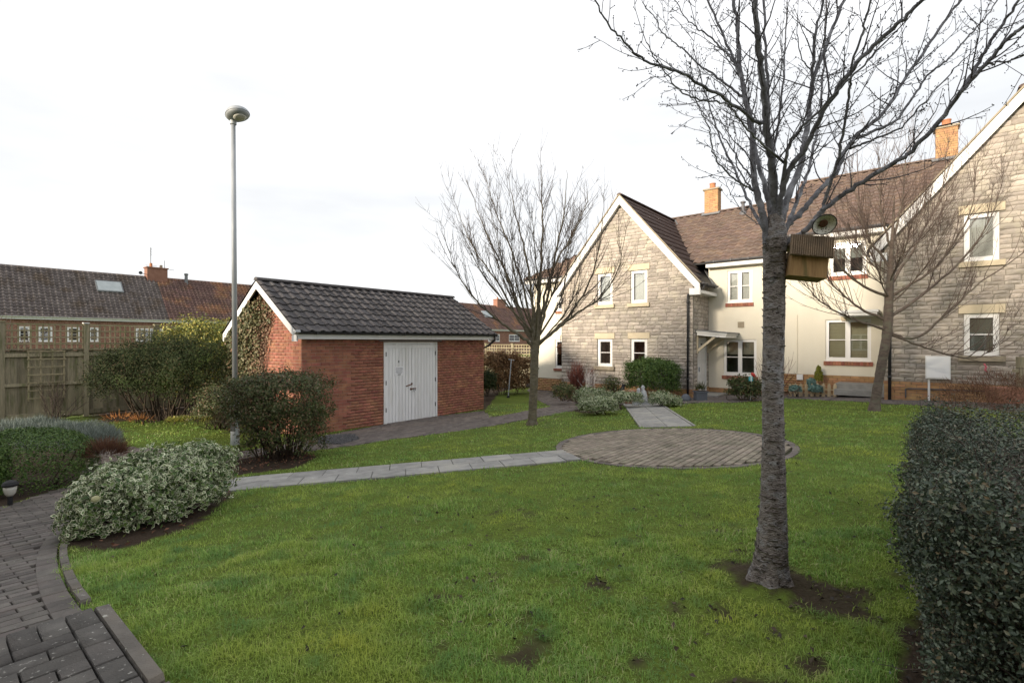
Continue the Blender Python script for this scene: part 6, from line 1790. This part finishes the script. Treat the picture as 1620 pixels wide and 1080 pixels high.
for nm, msk, mt, sz in (('green_leaves', ~dry, L['ivy'], 0.075), ('dry_leaves', dry & (rng.random(len(C)) < 0.8), L['ivydead'], 0.05)):
    V, F, r, _ = leaf_batch(C[msk], NN[msk], sz, 0.85, rng)
    np_mesh(nm, V, F, mt, ivy, attrs={"rnd": r})
ts = TubeSet()
for k in range(40):
    u_ = rng.uniform(-14, -12.6); P = [H(u_, SB0 - 0.03, -0.05)]
    for q in range(8): P.append(P[-1] + U3 * rng.normal() * 0.10 + U3 * 0.07 + Z3 * rng.uniform(0.2, 0.4))
    P = [p for p in P if p[2] < SRIDGE - 0.35 - pitch_s * abs(p[:2] @ U - SAC)]
    if len(P) > 2: ts.add(catmull(P, 3), np.linspace(0.010, 0.004, (len(P) - 1) * 3 + 1), 4)
ts.build('stems', M['stem'], ivy)

# big dark hedge at the right, close to the camera
rng = np.random.default_rng(113)
hg = thing('cotoneaster_hedge', 'dense dark small-leaved hedge at the right edge near the camera', 'hedge', tuple(H(1.0, 4.2, float(G(3.5, 3.0)))))
def hedge_cloud(n, b_lo, b_hi, a_hi):
    b = rng.uniform(b_lo, b_hi, n); side = rng.random(n)
    zt = 1.47 + 0.05 * np.sin(b * 4.1) + 0.04 * np.sin(b * 9.3)
    a = np.empty(n); z = np.empty(n); N_ = np.zeros((n, 3))
    lft = side < 0.46; top = (side >= 0.46) & (side < 0.78); end = side >= 0.78; near_ = side >= 0.83
    z[lft] = rng.uniform(0, 1, lft.sum()) ** 0.85
    gz = G((H(0, 1)[0]) * b, H(0, 1)[1] * b)
    z = np.where(lft, gz + 0.03 + z * (zt - gz - 0.03), zt)
    rel = np.clip((z - gz) / (zt - gz), 0, 1)
    a_face = 0.13 - 0.16 * np.sin(rel * 2.4) + 0.05 * np.sin(b * 5 + z * 7) + 0.03 * np.sin(b * 13 - z * 11) + 0.10 * np.clip(rel - 0.85, 0, 1) / 0.15
    a[lft] = a_face[lft]
    a[top] = rng.uniform(0.0, a_hi, top.sum()); a[end] = rng.uniform(0, a_hi, end.sum())
    zz = z.copy(); zz[top] += 0.06 * np.sin(a[top] * 5 + b[top] * 3) + 0.03 * np.sin(a[top] * 14 + b[top] * 9)
    be = np.where(near_, 2.6 + 0.05 * np.sin(a * 7 + z * 9), 6.0 + 0.06 * np.sin(a * 6)); a = np.where(near_, rng.random(n) * 1.3 * a_hi / 2.2, a)
    b = np.where(end, be, b); zz = np.where(end, gz + rng.random(n) * (zt - gz), zz)
    C = a[:, None] * U3 + b[:, None] * W3 + zz[:, None] * Z3
    N_[lft] = -U3 * 0.9 + Z3 * 0.35; N_[top] = Z3; N_[end] = W3; N_[near_] = -W3 + Z3 * 0.3
    C -= N_ * (rng.random(n) ** 1.7 * 0.22)[:, None]
    return C, N_
C, N_ = hedge_cloud(135000, 2.6, 6.0, 2.2)
C, N_ = clumped(C, N_, rng, 0.55, 3500, 0.026)
V, F, r, _ = leaf_batch(C, N_, 0.018 * rng.uniform(0.6, 1.5, size=(len(C), 1)), 0.55, rng)
np_mesh('foliage', V, F, L['coton'], hg, attrs={"rnd": r})
ts = TubeSet()
Cs, Ns = hedge_cloud(2400, 2.6, 6.0, 2.0)
lv = []
for c, nn in zip(Cs, Ns):
    d = nn + rng.normal(size=3) * 0.7 + Z3 * 0.35; ln = rng.uniform(0.06, 0.20)
    P, R = shoot(c - nn * 0.06, d, ln, 0.0026, 0.0011, 4, 0.3, 0.14, rng); ts.add(P, R, 4)
    for q in range(9): lv.append(P[rng.integers(1, 5)] + rng.normal(size=3) * 0.010)
ts.build('sprigs', M['twig2'], hg)
lv = np.array(lv); V, F, r, _ = leaf_batch(lv, rng.normal(size=lv.shape), 0.015, 0.5, rng)
np_mesh('sprig_leaves', V, F, L['coton'], hg, attrs={"rnd": r})
# dark woody inside so the hedge is not see-through
cr = MB(); cr.prism([H(0.24, 2.85, 0.5), H(0.24, 5.8, 0.5), H(2.2, 5.8, 0.5), H(2.2, 2.85, 0.5)][::-1], (0, 0, 0.76)); cr.build('woody_core', M['stem'], hg)
spiky('twiggy_shrub', 'brown twiggy shrub rising behind the dark hedge', 'shrub', gp(1575, 655), [B(1585, 640, 7.2, 0.75, 0.5, 0.42), B(1545, 650, 7.0, 0.4, 0.4, 0.3)], 3600, 0.15, 0.005, L['mulch'], 114, 0.8, rand=1.1)

# shrubs and pots along the houses
shrub('box_hedge', 'clipped dense green hedge below the stone gable windows', 'shrub', ray(1046, 629, 15.4), [(H(-7.0, 15.85, 0.80), (0.88, 0.42, 0.62), math.atan2(U[1], U[0]))], 15000, 0.06, 0.5, L['hedge'], 120, shell=0.3, power=4.0, lump=0.08, clump=(0.5, 400, 0.05), stems=14)
shrub('variegated_shrub', 'low variegated mound at the lawn corner by the brick path', 'shrub', gp(946, 652), [B(946, 641, 12.9, 0.48, 0.40, 0.19)], 5200, 0.055, 0.55, L['varieg'], 121, rim=True, power=2.6, clump=(0.5, 200, 0.04), stems=8)
shrub('variegated_shrub', 'variegated low hedge running below the red-stemmed bush', 'shrub', gp(960, 640), [B(935, 627, 14.2, 0.45, 0.3, 0.22), B(985, 631, 14.3, 0.55, 0.3, 0.17)], 6000, 0.055, 0.55, L['varieg'], 122, rim=True, power=2.6, clump=(0.5, 200, 0.04), stems=8)
shrub('variegated_shrub', 'small variegated mound beside the slab path near the porch', 'shrub', gp(1052, 641), [B(1046, 632, 14.2, 0.30, 0.28, 0.19), B(1066, 636, 14.1, 0.22, 0.22, 0.12)], 3800, 0.055, 0.55, L['varieg'], 123, rim=True, power=2.4, clump=(0.5, 150, 0.04), stems=8)
shrub('flowering_shrub', 'rounded olive-green shrub under the cream house window', 'shrub', gp(1179, 635), [B(1178, 617, 14.9, 0.45, 0.4, 0.34)], 3200, 0.085, 0.42, L['rhodo'], 124, shell=0.5, lump=0.2, clump=(0.5, 90, 0.06), stems=14)
def stem_shrub(name, label, base, n, h, spread, mat, seed, r=0.006, group=None, sub=3):
    rng = np.random.default_rng(seed); t = thing(name, label, 'shrub', tuple(base), group); ts = TubeSet()
    for k in range(n):
        az = rng.uniform(0, 2 * math.pi); tl = abs(rng.normal()) * spread
        d = np.array([math.cos(az) * math.sin(tl), math.sin(az) * math.sin(tl), math.cos(tl)])
        ln = h * rng.uniform(0.6, 1.05)
        P, R = shoot(np.array(base) + rng.normal(size=3) * np.array([0.08, 0.08, 0]), d, ln, r, r * 0.35, 7, 0.25, 0.08, rng); ts.add(P, R, 5)
        for q in range(sub):
            i = rng.integers(2, 7); P2, R2 = shoot(P[i], side_dir(P[i] - P[i - 1], 0.6, rng) + Z3 * 0.3, ln * rng.uniform(0.15, 0.4), r * 0.5, r * 0.25, 4, 0.4, 0.08, rng); ts.add(P2, R2, 4)
    ts.build('stems', mat, t)
    return t
stem_shrub('red_stemmed_shrub', 'bare red-stemmed bush against the corner of the stone gable', ray(914, 626, 17.4), 150, 1.15, 0.38, M['redstem'], 130, 0.010)
stem_shrub('white_stemmed_shrub', 'white-stemmed plant beside the red-stemmed bush', ray(931, 612, 17.0), 26, 0.62, 0.25, M['palestem'], 131, 0.009, sub=2)
stem_shrub('rose_bush', 'bare reddish rose bush by the cream wall behind the big trunk', gp(1222, 629), 26, 1.35, 0.5, M['redstem'], 132, 0.009, sub=5)
stem_shrub('bare_shrub', 'bare brown shrub in front of the trellis panel', gp(85, 668), 22, 1.1, 0.45, M['twig2'], 133, 0.009, sub=6)
stem_shrub('bare_shrub', 'bare pinkish twigs rising above the fence trellis at far left', H(FNA - 2.6, 1.6, 0.9), 60, 2.0, 0.5, M['twig3'], 134, 0.012, sub=6)
shrub('dry_shrub', 'brown dried flowering shrub between the gable and the low hedge', 'shrub', ray(972, 620, 16.4), [B(968, 612, 16.4, 0.35, 0.3, 0.35)], 1100, 0.06, 0.5, L['rhodo'], 135, shell=0.8, clump=None, stems=24)
shrub('low_shrub', 'untidy brown-green shrub at the foot of the drainpipe', 'shrub', ray(892, 632, 16.2), [B(892, 622, 16.2, 0.4, 0.4, 0.3)], 2200, 0.06, 0.5, L['russet'], 136, shell=0.6, stems=12)
shrub('beech_hedge', 'brown-leaved hedge along the short fence beside the shed', 'hedge', ray(795, 628, 21.0), [B(785, 595, 20.5, 1.1, 0.5, 0.95), B(812, 598, 21.0, 0.9, 0.4, 0.9)], 13000, 0.085, 0.6, L['beech'], 137, shell=0.4, power=3.4, lump=0.1, clump=(0.5, 300, 0.08), stems=20, stem_r=0.015)
shrub('dark_shrub', 'small dark green shrub at the shed end in front of the brown hedge', 'shrub', ray(772, 626, 18.5), [B(772, 607, 18.5, 0.3, 0.35, 0.42)], 3000, 0.08, 0.5, L['dark'], 138, shell=0.5, stems=8)
shrub('golden_conifer', 'tiny golden conifer against the buff brick plinth', 'conifer', gp(1296, 625), [B(1295, 597, 15.2, 0.13, 0.13, 0.25), B(1295, 588, 15.2, 0.08, 0.08, 0.2)], 2600, 0.04, 0.4, L['conifer'], 139, shell=0.4, power=1.8, clump=None, stems=4, floor=False)
shrub('blue_leaved_plant', 'blue-green leafy plant behind the picket fence', 'plant', gp(1263, 625), [B(1258, 616, 14.9, 0.16, 0.14, 0.12)], 600, 0.08, 0.5, L['tealleaf'], 140, clump=None, stems=4)
shrub('blue_leaved_plant', 'larger blue-green plant beside the golden conifer', 'plant', gp(1292, 626), [B(1290, 616, 14.8, 0.20, 0.15, 0.14), B(1283, 606, 15.1, 0.12, 0.12, 0.14)], 900, 0.08, 0.5, L['tealleaf'], 141, clump=None, stems=4)
# ------------------------------------------------------------------ small things
# nest box hung on the lowest right limb, with a dish above it
NY = TY - 0.07
nb_c = ray(1277, 412, NY)
tilt = math.radians(8)
nx = np.array([math.cos(tilt), 0, -math.sin(tilt)]); nz = np.array([math.sin(tilt), 0, math.cos(tilt)]); ny = np.array([0, 1.0, 0])
yaw = math.radians(-14)
nx, ny = nx * math.cos(yaw) + ny * math.sin(yaw), ny * math.cos(yaw) - nx * math.sin(yaw)
nest = thing('nest_box', 'tilted wooden nest box hanging from the lowest limb of the cherry tree', 'nest box', tuple(nb_c))
q = NY / FPX
MB().box(nb_c + nz * -8 * q + nx * -2 * q, (52 * q, 0.16, 40 * q), nx, ny, nz).build('box', M['wood_box'], nest)
MB().box(nb_c + nz * -28.6 * q + nx * -2 * q, (54 * q, 0.17, 0.006), nx, ny, nz).build('floor_board', M['wood_box'], nest)
rfm = nb_c + nz * 17 * q + nx * -3 * q + ny * -0.095
rr = MB()
ry_ = ny * 0.22 + nz * 0.975; rn_ = np.cross(nx, ry_)
rr.box(rfm, (60 * q, 31 * q * 1.1, 0.012), nx, ry_, rn_)
rs = rr.build('roof', M['wood_box_roof'], nest)
pieces(BRICK_T, [(rfm + nx * (i - 9.5) * 3.0 * q + rn_ * 0.010, nx * 1.6 * q, ry_ * 31 * q * 1.09, rn_ * 0.010) for i in range(20)], M['wood_box_roof'], rs, 'groove_slat')
MB().box(nb_c + nz * 22 * q + ny * 0.06, (60 * q, 0.012, 0.22), nx, nz, ny).build('lid', M['wood_box_roof'], nest)
MB().tube([nb_c + nz * 30 * q + ny * 0.05, ray(1272, 365, NY)], 0.004, 6).build('hanger', M['steel_dark'], nest)
ds = ray(1304, 355, TY - 0.22)
ax = np.array([-0.15, -0.80, -0.62]); 
dish = thing('feeding_dish', 'small speckled enamel dish hung in the cherry tree above the nest box', 'dish', tuple(ds))
MB().lathe(ds, [(0.010, -0.028), (0.040, -0.022), (0.058, -0.004), (0.063, 0.004), (0.060, 0.005), (0.054, -0.002), (0.038, -0.017), (0.012, -0.022)], 24, ax).build('bowl', M['enamel'], dish, smooth=True)
axn = ax / np.linalg.norm(ax)
MB().lathe(ds - axn * 0.016, [(0.0, 0), (0.022, 0.0), (0.024, 0.006), (0.016, 0.010)], 14, ax).build('rusty_centre', M['rust'], dish)
tr_ = MB(); 
tr_.tube([ds + 0.063 * np.array([math.cos(t), 0.3 * math.sin(t), math.sin(t) * 0.9]) * 0 + (np.cross(axn, Z3) / np.linalg.norm(np.cross(axn, Z3)) * math.cos(t) + np.cross(axn, np.cross(axn, Z3)) / np.linalg.norm(np.cross(axn, Z3)) * math.sin(t)) * 0.063 + axn * 0.004 for t in np.linspace(0, 2 * math.pi, 25)], 0.003, 6)
tr_.build('rim', M['black'], dish, smooth=True)
MB().tube([ds - axn * 0.02 + Z3 * 0.02, ray(1296, 338, TY - 0.13)], 0.003, 5).build('hanger', M['steel_dark'], dish)

# path light by the clipped shrub
pl_ = gp(16, 800)
lt = thing('path_light', 'black post light with clear globe beside the clipped shrub', 'garden light', tuple(pl_))
MB().tube([pl_, pl_ + Z3 * 0.13], 0.026, 10).build('post', M['black'], lt)
MB().lathe(pl_ + Z3 * 0.12, [(0.03, 0), (0.05, 0.03), (0.062, 0.08), (0.062, 0.12)], 16).build('globe', M['lens'], lt, smooth=True)
MB().lathe(pl_ + Z3 * 0.24, [(0.075, 0), (0.078, 0.02), (0.06, 0.05), (0.03, 0.065)], 16).build('cap', M['black'], lt)

# things by the porch and along the fronts
gpot = gp(1108, 633)
gpo = thing('planter', 'grey square planter by the white front door', 'planter', tuple(gpot))
MB().prism([gpot + np.array([x, y, 0]) for x, y in ((-.16, -.15), (.16, -.15), (.16, .15), (-.16, .15))], (0, 0, 0.27)).box(gpot + Z3 * 0.275, (0.37, 0.34, 0.04)).build('pot', M['grey_pot'], gpo)
MB().box(gpot + Z3 * 0.297, (0.30, 0.27, 0.012)).build('soil', M['soil'], gpo)
spiky('potted_plant', 'spiky grey-green plant in the grey planter', 'plant', gpot + Z3 * 0.3, [(gpot + Z3 * 0.34, (0.12, 0.11, 0.06))], 160, 0.22, 0.014, L['rhodo'], 150, 0.4)
sg = gp(1085, 634)
so = MB().lathe(sg, [(0.10, 0), (0.15, 0.02), (0.15, 0.06), (0.13, 0.14), (0.08, 0.20), (0.02, 0.22)], 16).build('garden_lamp', M['grey_pot'], None, smooth=True, origin=tuple(sg))
tag(so, 'small grey dome-shaped garden lamp at the foot of the drainpipe', 'lamp')
# cast stone ornament: two leaning figures
so_ = ray(1014, 634, 15.0); so_[2] = float(G(so_[0], so_[1]))
orn = thing('garden_statue', 'pale cast-stone garden statue of two leaning figures by the hedge', 'statue', tuple(so_))
for dx, hh in ((-0.12, 0.50), (0.10, 0.58)):
    c = so_ + np.array([dx, 0, 0]); lean = -dx * 0.35
    P = [c, c + np.array([lean * 0.3, 0, hh * 0.35]), c + np.array([lean * 0.8, 0, hh * 0.68]), c + np.array([lean * 1.0, 0, hh * 0.78]), c + np.array([lean * 1.2, 0, hh * 0.90]), c + np.array([lean * 1.25, 0, hh])]
    MB().tube(P, [0.13, 0.105, 0.085, 0.04, 0.062, 0.02], 12).build('figure', M['statue'], orn, smooth=True)
MB().box(so_ + Z3 * 0.02, (0.46, 0.30, 0.05)).build('plinth', M['statue'], orn)
for k, (px_, py_, Y_, w_, h_, lb) in enumerate(((997, 622, 15.6, 0.40, 0.40, 'terracotta square planter below the stone gable'), (1590, 632, 11.0, 0.62, 0.34, 'terracotta trough against the right-hand stone wall'))):
    c = ray(px_, py_, Y_); c[2] = float(G(c[0], c[1]))
    if k: c[2] += 0.12
    t_ = thing('terracotta_planter', lb, 'planter', tuple(c))
    MB().add([c + np.array([sx * w_ / 2 * kk, sy * 0.16 * kk, zz]) for zz, kk in ((0, .86), (h_ - .05, 1), (h_ - .05, 1.06), (h_, 1.06)) for sx, sy in ((-1, -1), (1, -1), (1, 1), (-1, 1))],
             [(b + i, b + (i + 1) % 4, b + 4 + (i + 1) % 4, b + 4 + i) for b in (0, 4, 8) for i in range(4)] + [(12, 13, 14, 15), (3, 2, 1, 0)]).build('pot', M['terracotta'], t_)
rb_c = ray(981, 618, 15.9); rb_c[2] = float(G(rb_c[0], rb_c[1]))
o = MB().tube([rb_c, rb_c + np.array([0.06, 0.05, 0.3]), rb_c + np.array([0.13, 0.08, 0.58])], [0.06, 0.07, 0.05], 10).build('rolled_mat', M['black'], None, origin=tuple(rb_c))
tag(o, 'black rolled mat leaning beside the terracotta planter', 'mat')
# windmill ornament on a stick
wm = gp(1187, 634); wt_ = ray(1189, 594, wm[1])
wmo = thing('garden_windmill', 'red and turquoise toy windmill stuck in the bed under the window', 'ornament', tuple(wm))
MB().tube([wm, wt_ - Z3 * 0.03], 0.008, 6).build('stick', M['upvc'], wmo)
MB().lathe(wt_ + np.array([0.05, 0, 0.03]), [(0.0, -0.06), (0.065, -0.03), (0.085, 0.012), (0.03, 0.04), (0.0, 0.045)], 6, (0.4, -0.5, 0.6)).build('sail', M['red'], wmo)
MB().box(wt_ + np.array([-0.03, -0.02, -0.09]), (0.11, 0.03, 0.13)).build('body', M['cyan'], wmo)
MB().box(wt_ + np.array([-0.03, -0.04, -0.09]), (0.03, 0.02, 0.13)).build('stripe', M['upvc'], wmo)
# pink ribbon under right window, black scrap at the step, post at the right edge
pr_ = H(1.13, GB - 0.11, 1.52)
o = MB().tube([pr_, pr_ + np.array([0.03, -0.02, -0.08]), pr_ + np.array([0.0, -0.02, -0.15]), pr_ + np.array([0.06, -0.02, -0.2])], [0.018, 0.022, 0.02, 0.012], 6).build('ribbon', M['pink'], None, origin=tuple(pr_))
tag(o, 'pink ribbon hanging from the right-hand window sill', 'ribbon')
bs = gp(1399, 629) + Z3 * 0.10
o = MB().box(bs, (0.16, 0.12, 0.13), (0.9, 0.3, 0.1), (-0.3, 0.9, 0.1)).build('boot_scraper', M['black'], None, origin=tuple(bs)); tag(o, 'small black boot scraper box at the top of the concrete step', 'scraper')
pp = ray(1614, 640, 11.0); pp[2] = float(G(pp[0], pp[1]))
gpst = thing('gate_post', 'dark wooden gate post with crossbar at the right picture edge', 'post', tuple(pp))
MB().box(pp + Z3 * 0.55, (0.10, 0.10, 1.15)).build('post', M['wood_fence'], gpst)
MB().box(pp + np.array([0.12, 0, 0.82]), (0.55, 0.05, 0.07)).build('crossbar', M['wood_fence'], gpst)
# hanging feeder, bags, clothes prop
hf = ray(887, 550, 21.0)
hfo = thing('bird_feeder', 'dark brown lantern-shaped bird feeder hanging by the cream house window', 'bird feeder', tuple(hf))
MB().lathe(hf, [(0.10, -0.28), (0.14, -0.22), (0.16, 0.0), (0.19, 0.02), (0.10, 0.14), (0.02, 0.18)], 12).build('body', M['rust'], hfo)
MB().tube([hf + Z3 * 0.17, hf + np.array([0, 0, 0.5]), hf + np.array([0.1, 0.42, 0.55])], 0.012, 6).build('bracket', M['black'], hfo)
def sack(name, label, c, r, mat, seed):
    rng = np.random.default_rng(seed); V, F = [], []
    n, m = 14, 8
    for j in range(m + 1):
        ph = math.pi * j / m
        for i in range(n):
            th = 2 * math.pi * i / n; k = 1 + 0.10 * math.sin(3 * th + j) + 0.06 * rng.normal()
            V.append(c + np.array([r[0] * math.sin(ph) * math.cos(th) * k, r[1] * math.sin(ph) * math.sin(th) * k, max(-r[2] * 0.75, r[2] * math.cos(ph) * k) + r[2] * 0.75]))
    for j in range(m):
        for i in range(n): F.append((j * n + i, (j + 1) * n + i, (j + 1) * n + (i + 1) % n, j * n + (i + 1) % n))
    o = MB().add(V, F).build(name, M[mat], None, smooth=True, origin=tuple(c)); tag(o, label, 'bag')
c = gp(862, 610); sack('refuse_bag', 'black refuse bag lying by the cream house wall', c, (0.42, 0.3, 0.30), 'bag_black', 1)
c = gp(871, 610.5) + np.array([0, -0.25, 0]); sack('rucksack', 'red bag leaning on the black refuse bag', c, (0.17, 0.15, 0.27), 'red', 2)
c = gp(842, 613); sack('refuse_bag', 'smaller dark bag at the end of the short fence', c, (0.26, 0.25, 0.2), 'bag_black', 3)
c = gp(880, 624); sack('refuse_bag', 'tiny black bag at the edge of the brick path', c, (0.14, 0.14, 0.09), 'bag_black', 4)
cpb = gp(804, 629); cpt = ray(809, 568, cpb[1] + 0.2)
cpo = thing('clothes_post', 'thin leaning metal clothes-line post on the small lawn', 'clothes post', tuple(cpb))
MB().tube([cpb, cpt], 0.02, 8).build('pole', M['galv'], cpo)
MB().bar(cpt + np.array([-0.12, 0, 0.0]), cpt + np.array([0.12, 0, -0.04]), 0.03, 0.03, (0, 1, 0)).build('crosspiece', M['galv'], cpo)
MB().lathe(cpb, [(0.06, -0.02), (0.06, 0.05), (0.03, 0.09)], 10).build('socket', M['black'], cpo)

# ------------------------------------------------------------------ grass
rng = np.random.default_rng(200)
def grass_field(bands):
    VV, FF3, RR = [], [], []; nv = 0
    for (y0, y1, dens, hgt, wid, segs) in bands:
        ym = (y0 + y1) / 2; half = 1.06 * y1 + 0.4
        n = int((y1 - y0) * 2 * half * dens)
        x = rng.uniform(-half, half, n); y = rng.uniform(y0, y1, n)
        jx, jy = rng.normal(size=n) * 0.028, rng.normal(size=n) * 0.028
        keep = (np.abs(x) < 1.06 * y + 0.4) & ~hard_mask(x + jx, y + jy) & ~inpoly(x, y, STEP_POLY)
        bed = bed_mask(x, y)
        keep &= ~(bed & (rng.random(n) > 0.012))
        ba_ = bare_amount(x, y); keep &= rng.random(n) > ba_ * 0.93
        tuft = vnoise(x, y, 9.0, 12); keep &= rng.random(n) < 0.35 + 0.9 * tuft
        # keep clear of the shed and the houses
        a_ = x * U[0] + y * U[1]; b_ = x * W[0] + y * W[1]
        keep &= ~((a_ > SA0 - 0.05) & (a_ < SA1 + 0.08) & (b_ > SB0 - 0.05) & (b_ < SB1 + 0.3)) & (b_ < GB + 0.3) & (a_ > FNA + 0.1)
        x, y, tuft = x[keep], y[keep], tuft[keep]; n = len(x)
        patch = vnoise(x, y, 1.1, 15)
        h = hgt * rng.uniform(0.45, 1.3, n) * (0.55 + 0.9 * tuft) * (0.8 + 0.4 * patch)
        az = rng.uniform(0, 2 * math.pi, n); ln = rng.uniform(0.2, 1.25, n) * h
        sx, sy = -np.sin(az), np.cos(az); w = wid * rng.uniform(0.6, 1.3, n)
        z = G(x, y) - 0.006 + 0.02 * (vnoise(x, y, 1.4, 1) - 0.5) + 0.022 * (vnoise(x, y, 5.0, 2) - 0.5)
        b0 = np.stack([x - sx * w / 2, y - sy * w / 2, z], 1); b1 = np.stack([x + sx * w / 2, y + sy * w / 2, z], 1)
        tp = np.stack([x + np.cos(az) * ln, y + np.sin(az) * ln, z + np.sqrt(np.maximum(h * h - (ln * 0.75) ** 2, h * h * 0.1))], 1)
        rv = np.clip(0.72 * rng.random(n) + 0.28 * vnoise(x, y, 2.2, 21), 0, 1)
        rv = np.where(rng.random(n) < 0.05, 1.0, rv)
        if segs == 2:
            m0 = b0 * 0.55 + np.stack([x, y, z], 1) * 0 + 0.45 * tp; md = np.stack([x + np.cos(az) * ln * 0.28, y + np.sin(az) * ln * 0.28, z + h * 0.58], 1)
            m0 = md - np.stack([sx, sy, 0 * sx], 1) * (w * 0.4)[:, None]; m1 = md + np.stack([sx, sy, 0 * sx], 1) * (w * 0.4)[:, None]
            V = np.stack([b0, b1, m1, m0, tp], 1).reshape(-1, 3); k = nv + np.arange(n)[:, None] * 5
            FF3.append(np.concatenate([k + np.array([[0, 1, 2]]), k + np.array([[0, 2, 3]]), k + np.array([[3, 2, 4]])])); RR.append(np.repeat(rv, 5))
        else:
            V = np.stack([b0, b1, tp], 1).reshape(-1, 3); k = nv + np.arange(n)[:, None] * 3
            FF3.append(k + np.array([[0, 1, 2]])); RR.append(np.repeat(rv, 3))
        VV.append(V); nv += len(V)
    o = np_mesh('grass', np.concatenate(VV), np.concatenate(FF3), L['grass'], None, attrs={"rnd": np.concatenate(RR)})
    tag(o, 'short uneven lawn grass with mossy and worn patches', 'grass', kind='stuff')
grass_field([(1.5, 2.6, 15000, 0.036, 0.0032, 2), (2.6, 4.0, 9500, 0.036, 0.0042, 2), (4.0, 6.5, 4000, 0.036, 0.0068, 1), (6.5, 10.0, 1500, 0.036, 0.012, 1), (10.0, 17.0, 420, 0.038, 0.022, 1)])
# fallen leaves and mud crumbs
n = 2600
x = rng.normal(1.0, 1.6, n); y = np.abs(rng.normal(2.6, 1.4, n)) + 1.2
ok = ~hard_mask(x, y) & ((bare_amount(x, y) > 0.25) | bed_mask(x, y) | (rng.random(n) < 0.09))
x, y = x[ok], y[ok]
C = np.stack([x, y, G(x, y) + 0.012], 1); V, F, r, _ = leaf_batch(C, np.tile(Z3, (len(C), 1)), 0.036, 0.6, rng)
o = np_mesh('leaf_litter', V, F, L['litter'], None, attrs={"rnd": r}); tag(o, 'dark fallen leaves scattered on the muddy lawn', 'leaves', kind='stuff')
n = 1400
P_ = BEDS[1]; P2 = BEDS[0]
xs, ys = [], []
for poly in (BEDS[0], BEDS[1], BEDS[3], BEDS[4], BEDS[-1]):
    A = np.array(poly); k = 420
    x = rng.uniform(A[:, 0].min(), A[:, 0].max(), k); y = rng.uniform(A[:, 1].min(), A[:, 1].max(), k)
    m = inpoly(x, y, poly); xs.append(x[m]); ys.append(y[m])
x, y = np.concatenate(xs), np.concatenate(ys)
C = np.stack([x, y, G(x, y) + 0.025], 1); V, F, r, _ = leaf_batch(C, np.tile(Z3, (len(C), 1)), 0.05, 0.5, rng)
o = np_mesh('bed_litter', V, F, L['mulch'], None, attrs={"rnd": r}); tag(o, 'brown leaf mulch on the planting beds', 'leaves', kind='stuff')
